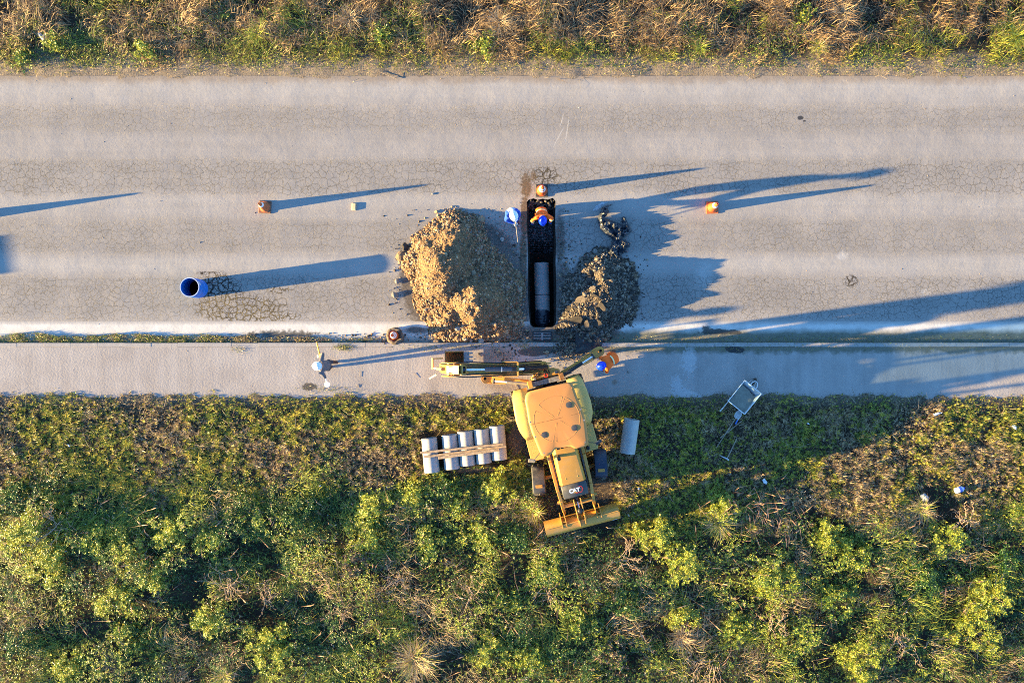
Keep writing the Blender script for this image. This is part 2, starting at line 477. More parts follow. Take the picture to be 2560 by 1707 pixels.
    col = k.mix(k.math('MULTIPLY', dark, 0.8), col, k.ramp(k.noise(18, 5), [(0.35, (0.045, 0.036, 0.03)), (0.65, (0.12, 0.095, 0.075))]))
    spots = maxall(k, [ell(k, 2001, 295, 9, 6, 0.3, 0.5, nscale=9), ell(k, 2011, 303, 5, 2.5, 0.4, 0.4)])
    col = k.mix(spots, col, (0.045, 0.045, 0.05))
    # small dark chips and specks
    sp = k.node('ShaderNodeTexVoronoi'); sp.inputs['Scale'].default_value = 2.2; k.t.links.new(k.tc.outputs['Object'], sp.inputs['Vector'])
    sd = k.math('LESS_THAN', sp.outputs['Distance'], k.math('MULTIPLY', k.noise(1.3, 2), 0.055))
    col = k.mix(k.math('MULTIPLY', sd, 0.8), col, (0.07, 0.06, 0.05))
    # chalky tyre scuffs
    scuff = maxall(k, [ell(k, 1418, 325, 2.4, 44, 0.7, 0.6, -9, 5), ell(k, 1398, 340, 1.8, 40, 0.7, 0.7, -28, 5), ell(k, 1405, 300, 1.6, 26, 0.7, 0.7, -14, 5), ell(k, 2105, 640, 20, 14, 0.8, 0.9, 0, 7)])
    col = k.mix(k.math('MULTIPLY', scuff, 0.40), col, (0.52, 0.49, 0.45))
    pr = maxall(k, [ell(k, 1760, 690, 30, 45, 0.9, 0.8, 0, 7), ell(k, 2310, 730, 20, 16, 0.9, 0.8, 0, 7)])
    col = k.mix(k.math('MULTIPLY', pr, 0.35), col, (0.48, 0.46, 0.43))
    # soil drifting in from the verge
    edge = k.ramp(k.math('ADD', f, k.math('MULTIPLY', k.math('SUBTRACT', k.noise(2.2, 7, 0.7), 0.5), 0.07)), [(F(212), 0.0), (F(196), 1.0)])
    col = k.mix(k.math('MULTIPLY', edge, 0.6), col, (0.22, 0.17, 0.125))
    h = k.math('ADD', k.math('MULTIPLY', k.math('SUBTRACT', 1.0, cr), 0.85), k.math('MULTIPLY', grain, 0.12))
    h = k.math('ADD', h, k.math('MULTIPLY', k.noise(14, 4), 0.10))
    n1 = k.bump(h, 1.0, 0.022)
    nr = k.bump(k.math('MULTIPLY', k.noise(1.2, 3), 1.0), 0.5, 0.03, n1)
    return k.done(col, k.mix(wetc, (0.93, 0.93, 0.93), (0.5, 0.5, 0.5)), nr, spec=0.2)

def mat_gutter():
    k = NM('gutter_concrete')
    xyz = k.sep()
    n = k.math('MULTIPLY', k.math('SUBTRACT', k.noise(1.5, 6, 0.65), 0.5), 0.22)
    y = k.math('ADD', xyz[1], n)
    c = k.ramp(k.noise(3, 5), [(0.35, (0.46, 0.435, 0.395)), (0.65, (0.55, 0.52, 0.475))])
    side = k.ramp(k.math('MULTIPLY', k.math('ADD', xyz[0], 16.0), 1 / 32.0), [(0.40, 0.0), (0.58, 1.0)])
    moss = k.ramp(y, [(0.02, 1.0), (0.28, 0.0)])   # the low edge, where silt collects
    mossr = k.math('MULTIPLY', k.ramp(k.math('ADD', xyz[1], n), [(0.24, 1.0), (0.42, 0.0)]), side)
    mm = k.math('MAXIMUM', k.math('MULTIPLY', moss, 0.75), mossr)
    silt = k.ramp(k.noise(9, 6, 0.7), [(0.35, (0.05, 0.052, 0.028)), (0.6, (0.11, 0.108, 0.065)), (0.75, (0.18, 0.17, 0.12))])
    c = k.mix(k.math('MULTIPLY', mm, 0.85), c, silt)
    dirt = maxall(k, [ell(k, 1200, 835, 150, 30, 0.3, 0.4, nscale=4), ell(k, 1400, 830, 130, 34, 0.3, 0.3, nscale=4), ell(k, 1040, 825, 45, 12, 0.6, 0.5), ell(k, 1520, 815, 40, 40, 0.5, 0.5, nscale=4)])
    c = k.mix(k.math('MULTIPLY', dirt, 0.88), c, k.ramp(k.noise(18, 5), [(0.35, (0.04, 0.032, 0.026)), (0.65, (0.12, 0.09, 0.07))]))
    wet = maxall(k, [ell(k, 1790, 829, 50, 8, 0.3, 0.9, nscale=7), ell(k, 1765, 822, 12, 12, 0.5, 0.9, nscale=7), ell(k, 1835, 830, 24, 7, 0.3, 0.9, nscale=7), ell(k, 700, 835, 120, 12, 0.6, 1.1, nscale=6), ell(k, 1576, 812, 6, 6, 0.4, 0.4)])
    c = k.mix(k.math('MULTIPLY', wet, 0.85), c, (0.035, 0.033, 0.03))
    road_blend = k.ramp(k.math('ADD', xyz[1], k.math('MULTIPLY', k.math('SUBTRACT', k.noise(4, 5), 0.5), 0.10)), [(0.50, 0.0), (0.60, 1.0)])  # upper edge of the gutter fades into the road's colour
    g = k.noise(50, 4)
    c = k.mix(1.0, c, k.ramp(g, [(0.3, 0.92), (0.7, 1.06)]), 'MULTIPLY')
    c = k.mix(k.math('MULTIPLY', road_blend, 0.85), c, (0.31, 0.285, 0.26))
    return k.done(c, 0.9, k.bump(k.math('ADD', k.noise(10, 5), k.math('MULTIPLY', g, 0.3)), 0.3, 0.012), spec=0.2)

def mat_sidewalk():
    k = NM('sidewalk_concrete')
    xyz = k.sep()
    c = k.ramp(k.noise(1.3, 7, 0.6), [(0.3, (0.285, 0.25, 0.225)), (0.7, (0.345, 0.31, 0.282))])
    mp = k.node('ShaderNodeMapping'); mp.inputs['Scale'].default_value = (2.2, 0.12, 1)
    k.t.links.new(k.tc.outputs['Object'], mp.inputs[0])
    c = k.mix(1.0, c, k.ramp(k.noise(1.5, 5, 0.6, vec=mp.outputs[0]), [(0.3, 0.90), (0.7, 1.07)]), 'MULTIPLY')
    g = k.noise(45, 4, 0.7)
    c = k.mix(1.0, c, k.ramp(g, [(0.3, 0.86), (0.7, 1.10)]), 'MULTIPLY')
    stain = maxall(k, [ell(k, 1834, 872, 28, 11, 0.18, 0.45, -6, 5), ell(k, 1340, 878, 52, 13, 0.2, 0.3, 4, 5), ell(k, 1395, 872, 90, 10, 0.4, 0.4, 0, 6), ell(k, 775, 967, 20, 12, 0.3, 0.6, 0, 7)])
    c = k.mix(k.math('MULTIPLY', stain, 0.85), c, (0.045, 0.04, 0.036))
    brown = maxall(k, [ell(k, 1240, 888, 60, 26, 0.5, 0.5, 0, 5), ell(k, 1440, 890, 80, 22, 0.6, 0.4, 0, 5), ell(k, 1270, 960, 90, 30, 0.7, 0.5, 0, 4), ell(k, 1535, 955, 10, 10, 0.6, 0.5)])
    c = k.mix(k.math('MULTIPLY', brown, 0.6), c, (0.20, 0.135, 0.085))
    mossb = k.math('MULTIPLY', k.ramp(k.math('ADD', k.math('MULTIPLY', xyz[1], -1), k.math('MULTIPLY', k.noise(3.5, 6, 0.7), -0.5)), [(0.02, 1.0), (0.16, 0.0)]),
                   k.ramp(k.math('MULTIPLY', k.math('ADD', xyz[0], 16.0), 1 / 32.0), [(0.52, 0.0), (0.60, 1.0)]))
    c = k.mix(k.math('MULTIPLY', mossb, 0.75), c, (0.085, 0.085, 0.05))
    white = maxall(k, [ell(k, 1722, 900, 20, 42, 0.35, 1.5, 0, 14), ell(k, 1690, 965, 16, 30, 0.35, 1.6, 0, 14), ell(k, 1720, 985, 40, 14, 0.35, 1.7, -20, 14)])
    c = k.mix(k.math('MULTIPLY', white, 0.35), c, (0.50, 0.50, 0.50))
    c = k.mix(k.math('MULTIPLY', ell(k, 1834, 872, 27, 10, 0.12, 0.35, -6, 5), 0.9), c, (0.035, 0.034, 0.036))
    soil = k.ramp(k.math('ADD', k.math('MULTIPLY', xyz[1], -1), k.math('MULTIPLY', k.noise(3.0, 6, 0.7), 0.30)), [(1.52, 0.0), (1.80, 1.0)])
    c = k.mix(k.math('MULTIPLY', soil, 0.8), c, (0.13, 0.105, 0.07))
    h = k.math('ADD', k.math('MULTIPLY', g, 0.5), k.noise(16, 5))
    return k.done(c, 0.93, k.bump(h, 0.42, 0.014), spec=0.2)

def mat_soil():
    k = NM('verge_soil')
    c = k.ramp(k.noise(2.0, 8, 0.65), [(0.3, (0.018, 0.014, 0.010)), (0.55, (0.040, 0.030, 0.019)), (0.75, (0.085, 0.066, 0.042))])
    xyz = k.sep()
    n = k.math('MULTIPLY', k.math('SUBTRACT', k.noise(1.6, 7, 0.7), 0.5), 0.9)
    yy = k.math('ADD', xyz[1], n)
    edge = k.ramp(k.math('MULTIPLY', yy, 0.1), [(0.80, 1.0), (0.872, 1.0), (0.905, 0.0)])
    north = k.math('GREATER_THAN', xyz[1], 5.0)
    c = k.mix(k.math('MULTIPLY', k.math('MULTIPLY', edge, north), 0.8), c, k.ramp(k.noise(20, 4), [(0.3, (0.17, 0.135, 0.10)), (0.7, (0.28, 0.23, 0.175))]))
    sedge = k.ramp(k.math('ADD', xyz[1], k.math('MULTIPLY', k.math('SUBTRACT', k.noise(3.5, 7, 0.7), 0.5), 0.6)), [(0.0, 0.0), (1.0, 1.0)])
    sed = k.node('ShaderNodeMapRange'); k.set(sed.inputs[0], k.math('ADD', xyz[1], k.math('MULTIPLY', k.math('SUBTRACT', k.noise(3.5, 7, 0.7), 0.5), 0.6)))
    sed.inputs[1].default_value = -2.15; sed.inputs[2].default_value = -1.65
    c = k.mix(k.math('MULTIPLY', k.math('MULTIPLY', sed.outputs[0], k.math('SUBTRACT', 1.0, north)), 0.9), c, k.ramp(k.noise(20, 4), [(0.3, (0.12, 0.095, 0.065)), (0.7, (0.24, 0.20, 0.15))]))
    bare = maxall(k, [ell(k, 1290, 1090, 26, 55, 0.4, 0.4, 0, 5), ell(k, 1500, 1225, 45, 40, 0.4, 0.4), ell(k, 1190, 1170, 90, 14, 0.6, 0.5)])
    c = k.mix(k.math('MULTIPLY', bare, 0.8), c, k.ramp(k.noise(30, 4), [(0.3, (0.09, 0.065, 0.042)), (0.7, (0.16, 0.12, 0.085))]))
    return k.done(c, 0.97, k.bump(k.noise(22, 6, 0.7), 0.8, 0.04), spec=0.1)

def mat_trench():
    k = NM('trench_earth')
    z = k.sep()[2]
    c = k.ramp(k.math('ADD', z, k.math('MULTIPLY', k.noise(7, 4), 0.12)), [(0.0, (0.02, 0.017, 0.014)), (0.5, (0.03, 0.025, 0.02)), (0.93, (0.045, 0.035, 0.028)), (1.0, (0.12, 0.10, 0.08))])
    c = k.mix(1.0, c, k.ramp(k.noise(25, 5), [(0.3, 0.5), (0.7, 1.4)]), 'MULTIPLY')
    return k.done(c, 0.95, k.bump(k.noise(20, 6, 0.7), 0.9, 0.05), spec=0.15)

M['road'] = mat_road(); M['gutter'] = mat_gutter(); M['sidewalk'] = mat_sidewalk()
M['soil'] = mat_soil(); M['trench'] = mat_trench()
M['kerb'] = mat_simple('kerb_concrete', (0.33, 0.30, 0.275), 0.92, var=0.16, scale=3, bump=0.4, bscale=40, dirt=((0.20, 0.17, 0.14), 0.5))

# ------------------------------------------------------------------ the setting
rng = np.random.default_rng(7)
random.seed(7)
Y_N, Y_G, Y_K, Y_S = (853.5 - 190) / 80, (853.5 - 803) / 80, (853.5 - 857) / 80, (853.5 - 990) / 80
# trench outline (photo pixels), from the gutter edge round the north end
tr_w = [(1324, 803), (1321, 760), (1319, 700), (1320, 640), (1318, 580), (1318, 530), (1317, 505)]
tr_n = [(1322, 499), (1334, 496), (1345, 500), (1356, 497), (1370, 499), (1382, 495)]
tr_e = [(1389, 503), (1388, 560), (1390, 610), (1389, 660), (1391, 720), (1390, 770), (1391, 803)]
tr_s_w = [(1326, 812), (1333, 818)]
tr_s_e = [(1388, 812), (1381, 818)]

def sheet(name, outline, z, mat):
    bm = bmesh.new()
    vs_ = [bm.verts.new((x, y, z)) for x, y in outline]
    es = [bm.edges.new((vs_[i], vs_[(i + 1) % len(vs_)])) for i in range(len(vs_))]
    bmesh.ops.triangle_fill(bm, edges=es, use_beauty=True)
    for f in bm.faces:
        if f.normal.z < 0: f.normal_flip()
    me = bpy.data.meshes.new(name); bm.to_mesh(me); bm.free()
    o = link_mesh(name, me, mat)
    return tag(o, kind='structure')

pw = [tuple(P(x, y)[:2]) for x, y in tr_w + tr_n + tr_e]
road_out = [(-260, Y_N), (-260, Y_G)] + [(x, Y_G) for x in (-40, -10)] + pw[0:1] + pw[1:-1] + pw[-1:] + [(40, Y_G), (260, Y_G), (260, Y_N)]
road = sheet('road', road_out, 0.0, M['road'])
gs = [tuple(P(x, y)[:2]) for x, y in [(1324, 803)] + tr_s_w + list(reversed(tr_s_e)) + [(1391, 803)]]
gut_out = [(-260, Y_G), (-260, Y_K)] + [(260, Y_K), (260, Y_G)] + list(reversed(gs))
gutter = sheet('gutter', gut_out, 0.0, M['gutter'])

# trench walls and floor
tv = []; tf = []
loop = [P(x, y) for x, y in tr_s_w[::-1] + tr_w + tr_n + tr_e + tr_s_e]
dens = []
for i in range(len(loop)):
    a, b = loop[i], loop[(i + 1) % len(loop)]
    nseg = max(1, int((b - a).length / 0.12))
    for j in range(nseg): dens.append(a.lerp(b, j / nseg))
ctr = sum(dens, Vector()) / len(dens)
levels = [0.0, -0.06, -0.14, -0.35, -0.6, -0.85, -1.12]
rs_ = random.Random(3)
for li, z in enumerate(levels):
    for p in dens:
        inward = Vector((ctr.x - p.x, 0, 0)).normalized() if abs(p.x - ctr.x) > 0.2 else Vector((0, 0, 0))
        q = p + inward * (0.0 if li == 0 else (-0.015 if li == 1 else 0.02 + 0.05 * rs_.random())) 
        tv.append((q.x, q.y, z))
n = len(dens)
for li in range(len(levels) - 1):
    for i in range(n):
        j = (i + 1) % n
        tf.append((li * n + i, li * n + j, (li + 1) * n + j, (li + 1) * n + i))
tf.append(tuple((len(levels) - 1) * n + i for i in range(n)))
me = bpy.data.meshes.new('trench'); me.from_pydata(tv, [], tf)
bm = bmesh.new(); bm.from_mesh(me); bmesh.ops.recalc_face_normals(bm, faces=bm.faces)
for f in bm.faces: f.normal_flip()
bm.to_mesh(me); bm.free()
trench = tag(link_mesh('trench', me, M['trench']), kind='structure')

# sidewalk slab, kerb stones
ZS = 0.115
sw = MB(); sw.box(-260, 260, Y_S - 0.25, Y_K - 0.125, -0.2, ZS)
sidewalk = tag(sw.build('sidewalk', M['sidewalk']), kind='structure')
kerb = thing('kerb', None, None); kerb['kind'] = 'structure'
ks = None
kx = -17.5
for i in range(42):
    L = 0.835
    if ks is None:
        b = MB(); b.box(-L / 2 + 0.0012, L / 2 - 0.0012, -0.06, 0.062, -0.2, ZS + 0.006)
        ks = b.build('kerb_stone', M['kerb'], kerb, bevel=0.005)
        o = ks
    else:
        o = ks.copy(); COL.objects.link(o); o.parent = kerb
    o.location = (kx + i * L, Y_K - 0.062 + random.uniform(-0.004, 0.004), random.uniform(-0.003, 0.004))
    o.rotation_euler = (0, 0, random.uniform(-0.003, 0.003))
for sx in (-1, 1):
    b = MB(); b.box(min(sx * 17.95, sx * 260), max(sx * 17.95, sx * 260), Y_K - 0.122, Y_K, -0.2, ZS)
    b.build('kerb_run', M['kerb'], kerb)

# verge and bank ground
def hz_south(x, y):
    d = Y_S - y
    z = ZS - 0.032 + 0.055 * smooth(-0.30, 0.22, d)
    z = z - np.maximum(0, d - 3.6) * 0.07
    amp = 0.03 + 0.22 * smooth(2.2, 4.5, d)
    z = z + amp * (fbm(x * 0.6, y * 0.6, 5, 3) - 0.5) * 2 * smooth(0, 0.7, d)
    z = z + (fbm(x * 3.0, y * 3.0, 6, 6) - 0.5) * 0.06 * (1 - smooth(0.2, 0.8, d))
    return np.maximum(z, -14)
def hz_north(x, y):
    d = y - Y_N
    z = -0.032 + 0.055 * smooth(-0.35, 0.30, d) + 0.09 * smooth(0.2, 0.9, d) + 0.06 * np.maximum(0, np.minimum(d, 12) - 0.6)
    z = z + (0.03 + 0.20 * smooth(0.4, 1.6, d)) * (fbm(x * 0.8, y * 0.8, 9) - 0.5) * 2 * smooth(0, 0.5, d)
    z = z + (fbm(x * 2.6, y * 2.6, 7, 6) - 0.5) * 0.065 * (1 - smooth(0.3, 0.9, d))
    return z
def terrain(name, y0, y1, fn, flip=False):
    xs = np.concatenate([[-260, -120, -60, -30], np.arange(-19, 19.01, 0.12), [30, 60, 120, 260]])
    yf = abs(y1 - y0)
    near = np.arange(0, 11.0, 0.12)
    far = np.array([13, 18, 30, 60, 120, 250.0])
    t = np.concatenate([near, far])
    ys = y0 + np.sign(y1 - y0) * t
    X, Y = np.meshgrid(xs, ys)
    Z = fn(X, Y)
    v = np.stack([X.ravel(), Y.ravel(), Z.ravel()], 1)
    nx, ny = len(xs), len(ys)
    i = np.arange(nx - 1)[None, :] + np.arange(ny - 1)[:, None] * nx
    i = i.ravel()
    a, b, c, d = i, i + 1, i + 1 + nx, i + nx
    if ys[1] < ys[0]: t1 = np.stack([a, c, b], 1); t2 = np.stack([a, d, c], 1)
    else: t1 = np.stack([a, b, c], 1); t2 = np.stack([a, c, d], 1)
    o = mesh_np(name, v, np.concatenate([t1, t2]), mat=M['soil'], smooth_=True)
    return tag(o, kind='structure')
terrain('verge_ground', Y_N - 0.4, 250, hz_north)
terrain('bank_ground', Y_S + 0.35, -250, hz_south)
def gz(x, y):
    """height of whatever ground is at x, y"""
    if y <= Y_S: return float(hz_south(np.array(x), np.array(y)))
    if y < Y_K: return ZS
    if y <= Y_N: return 0.0
    return float(hz_north(np.array(x), np.array(y)))
# ------------------------------------------------------------------ soil heaps
def rock_mesh(name, seed, flat=0.7, sub=2, rough=0.28):
    bm = bmesh.new(); bmesh.ops.create_icosphere(bm, subdivisions=sub, radius=1.0)
    r = random.Random(seed)
    dirs = [Vector((r.gauss(0, 1), r.gauss(0, 1), r.gauss(0, 1))).normalized() for _ in range(9)]
    cut = [r.uniform(0.55, 0.95) for _ in dirs]
    for v in bm.verts:
        d = v.co.normalized(); s = 1.0
        for q, c in zip(dirs, cut):
            t = d.dot(q)
            if t > 0.01: s = min(s, c / t)
        v.co = d * max(0.4, s) * (1 + r.uniform(-rough, rough) * 0.25)
        v.co.z *= flat
    me = bpy.data.meshes.new(name); bm.to_mesh(me); bm.free()
    return me
ROCKS = [rock_mesh('stone', 10 + i, [0.7, 0.55, 0.8, 0.6, 0.75][i % 5], 1 if i < 5 else 2) for i in range(8)]
for m_ in ROCKS: m_.materials.append(M['stone'])
ROCKS_G = [m_.copy() for m_ in ROCKS]
for m_ in ROCKS_G: m_.materials.clear(); m_.materials.append(M['stone_grey'])
ROCKS_A = [m_.copy() for m_ in ROCKS]
for m_ in ROCKS_A: m_.materials.clear(); m_.materials.append(M['asphalt_lump'])

def put_stone(name, me, loc, s, parent=None, stretch=None):
    o = bpy.data.objects.new(name, me); COL.objects.link(o)
    o.location = loc
    st = stretch or (random.uniform(0.8, 1.3), random.uniform(0.75, 1.1), random.uniform(0.7, 1.1))
    o.scale = (s * st[0], s * st[1], s * st[2])
    o.rotation_euler = (random.uniform(-0.4, 0.4), random.uniform(-0.4, 0.4), random.uniform(0, 6.28))
    if parent: o.parent = parent
    return o

def heap_field(peaks, edge_pts, res=0.035, seed=0, micro=0.035):
    xs0 = min(p[0] for p in edge_pts) - 10; xs1 = max(p[0] for p in edge_pts) + 10
    ys0 = min(p[1] for p in edge_pts) - 10; ys1 = max(p[1] for p in edge_pts) + 10
    a, b = P(xs0, ys1), P(xs1, ys0)
    xs = np.arange(a.x, b.x, res); ys = np.arange(a.y, b.y, res)
    X, Y = np.meshgrid(xs, ys)
    return X, Y

def make_heap(name, peaks, res, seed, micro):
    """peaks: (px, py, height, slope)"""
    PK = [(P(a, b).x, P(a, b).y, h, s) for a, b, h, s in peaks]
    def H(X, Y):
        wx = X + (fbm(X * 1.7, Y * 1.7, seed) - 0.5) * 0.5
        wy = Y + (fbm(X * 1.7, Y * 1.7, seed + 5) - 0.5) * 0.5
        acc = 0
        for x, y, h, s in PK:
            d = np.sqrt((wx - x) ** 2 + (wy - y) ** 2 + 0.012)
            c = np.maximum(h - s * d, -0.3)
            acc = acc + np.exp(15.0 * c)
        z = np.log(acc) / 15.0 - 0.04
        base = np.maximum(z, 0)
        m = smooth(-0.02, 0.12, z)
        z = z + m * ((fbm(X * 4, Y * 4, seed + 9) - 0.5) * 0.16 + (fbm(X * 14, Y * 14, seed + 3, 3) - 0.5) * 2 * micro)
        return np.where(z > 0.0, z, -0.04)
    x0 = min(p[0] - p[2] / p[3] for p in PK) - 0.5; x1 = max(p[0] + p[2] / p[3] for p in PK) + 0.5
    y0 = min(p[1] - p[2] / p[3] for p in PK) - 0.5; y1 = max(p[1] + p[2] / p[3] for p in PK) + 0.5
    xs = np.arange(x0, x1, res); ys = np.arange(y0, y1, res)
    X, Y = np.meshgrid(xs, ys); Z = H(X, Y)
    return X, Y, Z, H, (x0, x1, y0, y1)

TRX0, TRX1 = P(1316, 0).x, P(1392, 0).x
TRY0, TRY1 = P(0, 820).y, P(0, 497).y
def mat_heap(name, a, b, c):
    k = NM(name)
    col = k.ramp(k.noise(5, 8, 0.7), [(0.28, a), (0.5, b), (0.72, c)])
    col = k.mix(1.0, col, k.ramp(k.noise(1.0, 4), [(0.3, 0.8), (0.7, 1.15)]), 'MULTIPLY')
    return k.done(col, 0.96, k.bump(k.noise(30, 7, 0.75), 1.0, 0.05), spec=0.12)
M['heap_brown'] = mat_heap('heap_soil', (0.12, 0.072, 0.04), (0.21, 0.13, 0.068), (0.29, 0.19, 0.105))
M['heap_dark'] = mat_heap('heap_dark_soil', (0.055, 0.043, 0.034), (0.12, 0.092, 0.066), (0.22, 0.165, 0.115))

def heap(name, label, peaks, seed, mats, micro, nstone, ngrav, rocks, tints, ext=0.0):
    X, Y, Z, H, bb = make_heap(name, peaks, 0.035, seed, micro)
    ny, nx = X.shape
    intr = (X > TRX0 - 0.02) & (X < TRX1 + 0.02) & (Y > TRY0) & (Y < TRY1)
    ok = (Z > -0.03) & ~intr
    i = (np.arange(nx - 1)[None, :] + np.arange(ny - 1)[:, None] * nx)
    full = ok[:-1, :-1] | ok[1:, :-1] | ok[:-1, 1:] | ok[1:, 1:]
    anyin = intr[:-1, :-1] | intr[1:, :-1] | intr[:-1, 1:] | intr[1:, 1:]
    i = i[full & ~anyin]
    v = np.stack([X.ravel(), Y.ravel(), Z.ravel()], 1)
    t = np.concatenate([np.stack([i, i + 1, i + 1 + nx], 1), np.stack([i, i + 1 + nx, i + nx], 1)])
    used = np.unique(t); mp = np.zeros(len(v), int); mp[used] = np.arange(len(used))
    c0 = P(peaks[0][0], peaks[0][1])
    root = thing(name, label, 'soil heap', (c0.x, c0.y, 0))
    vv = v[used] - np.array([c0.x, c0.y, 0])
    o = mesh_np('soil', vv, mp[t], mat=mats, parent=root, smooth_=True)
    r = np.random.default_rng(seed)
    # bigger clods, each its own part
    made = 0
    while made < nstone:
        x = r.uniform(bb[0], bb[1]); y = r.uniform(bb[2], bb[3])
        z = float(H(np.array(x), np.array(y)))
        zz = float(make_z0(H, x, y))
        rim = zz < 0.30
        if z < -0.03 and not (r.random() < 0.06 and near_heap(H, x, y)): continue
        if TRX0 - 0.1 < x < TRX1 + 0.1 and TRY0 < y < TRY1: continue
        if not rim and r.random() < 0.62: continue
        if y < Y_K + 0.02: continue
        s = float(np.clip(r.lognormal(math.log(0.050), 0.35), 0.03, 0.105))
        if z > 0.4: s *= 0.8
        put_stone('stone', rocks[int(r.integers(len(rocks)))], (x - c0.x, y - c0.y, max(z, 0) + s * 0.15), s, root)
        made += 1
    # crumbs
    pts = []
    n0 = 0
    while n0 < ngrav:
        xx = r.uniform(bb[0], bb[1], 20000); yy = r.uniform(bb[2], bb[3], 20000)
        z = H(xx, yy)
        zb = H(xx * 0.94 + c0.x * 0.06, yy * 0.94 + c0.y * 0.06)
        keep = ((z > -0.03) | ((zb > 0.02) & (r.random(20000) < 0.5))) & ~((xx > TRX0 - 0.03) & (xx < TRX1 + 0.03) & (yy > TRY0) & (yy < TRY1)) & (yy > Y_K + 0.03)
        pts.append(np.stack([xx[keep], yy[keep], np.maximum(z[keep], 0)], 1)); n0 += keep.sum()
    pts = np.concatenate(pts)[:ngrav]
    gravel_mesh('crumbs', pts - np.array([c0.x, c0.y, 0]), np.clip(r.lognormal(math.log(0.0125), 0.5, len(pts)) * (1 + 0.7 * (pts[:, 2] < 0.35)), 0.006, 0.05), r, tints, root)
    return root, H

def make_z0(H, x, y): return H(np.array(x), np.array(y))
def near_heap(H, x, y):
    return any(float(H(np.array(x + dx), np.array(y + dy))) > 0.0 for dx, dy in ((0.12, 0), (-0.12, 0), (0, 0.12), (0, -0.12)))

OCT_V = np.array([(1, 0, 0), (-1, 0, 0), (0, 1, 0), (0, -1, 0), (0, 0, 1), (0, 0, -1)], float)
OCT_F = np.array([(0, 2, 4), (2, 1, 4), (1, 3, 4), (3, 0, 4), (2, 0, 5), (1, 2, 5), (3, 1, 5), (0, 3, 5)])
def mat_tinted(name):
    k = NM(name)
    a = k.node('ShaderNodeAttribute'); a.attribute_name = 'tint'
    return k.done(k.mix(1.0, a.outputs['Color'], k.ramp(k.noise(30, 4), [(0.3, 0.8), (0.7, 1.15)]), 'MULTIPLY'), 0.93, spec=0.15)
M['crumb'] = mat_tinted('crumbs')
def gravel_mesh(name, pts, size, r, tints, parent=None):
    n = len(pts)
    v = np.repeat(OCT_V[None], n, 0) * (1 + r.uniform(-0.35, 0.35, (n, 6, 1)))
    v[:, :, 2] *= 0.75
    v[:, :, 0] *= r.uniform(0.7, 1.5, (n, 1))
    a = r.uniform(0, 6.28, n); ca, sa = np.cos(a)[:, None], np.sin(a)[:, None]
    x = v[:, :, 0] * ca - v[:, :, 1] * sa; y = v[:, :, 0] * sa + v[:, :, 1] * ca
    v[:, :, 0], v[:, :, 1] = x, y
    ti = r.uniform(-0.5, 0.5, n)[:, None]; z = v[:, :, 2] * np.cos(ti) + x * np.sin(ti); v[:, :, 2] = z
    v = v * size[:, None, None] + pts[:, None, :] + np.array([0, 0, 1]) * (size * 0.15)[:, None, None]
    f = OCT_F[None] + (np.arange(n) * 6)[:, None, None]
    tints = np.array(tints)
    t = tints[r.integers(len(tints), size=n)] * r.uniform(0.75, 1.2, (n, 1))
    o = mesh_np(name, v.reshape(-1, 3), f.reshape(-1, 3), np.repeat(t, 6, 0), M['crumb'], parent)
    return tag(o, kind='stuff')

brown_t = [(0.25, 0.155, 0.08), (0.31, 0.205, 0.115), (0.17, 0.105, 0.06), (0.36, 0.26, 0.155), (0.22, 0.18, 0.15), (0.21, 0.115, 0.065), (0.13, 0.08, 0.05)]
dark_t = [(0.05, 0.042, 0.034), (0.08, 0.063, 0.048), (0.15, 0.115, 0.082), (0.25, 0.195, 0.14), (0.035, 0.03, 0.028), (0.17, 0.155, 0.14)]
heap1, H1 = heap('soil_heap', 'large brown heap of stony excavated soil on the road, left of the trench',
     [(1116, 664, 1.17, 0.90), (1134, 612, 0.88, 0.84), (1188, 752, 1.06, 0.86), (1112, 712, 0.98, 0.84), (1215, 690, 0.55, 0.62), (1150, 605, 0.55, 0.62), (1245, 800, 0.45, 0.60), (1130, 790, 0.62, 0.75), (1230, 745, 0.62, 0.7), (1084, 645, 0.85, 0.9), (1240, 850, 0.12, 0.3), (1275, 720, 0.30, 0.5), (1130, 850, 0.10, 0.3)],
     11, M['heap_brown'], 0.05, 270, 15000, ROCKS, brown_t)
heap2, H2 = heap('soil_heap', 'smaller dark heap of broken asphalt and soil on the road, right of the trench',
     [(1502, 702, 0.62, 0.62), (1502, 738, 0.64, 0.58), (1478, 785, 0.62, 0.70), (1525, 728, 0.48, 0.60), (1458, 728, 0.25, 0.5), (1540, 770, 0.35, 0.55), (1440, 795, 0.42, 0.7), (1470, 820, 0.40, 0.7), (1415, 815, 0.28, 0.7)],
     23, M['heap_dark'], 0.045, 190, 12000, ROCKS_A + ROCKS[:3], dark_t)
c2 = heap2.location
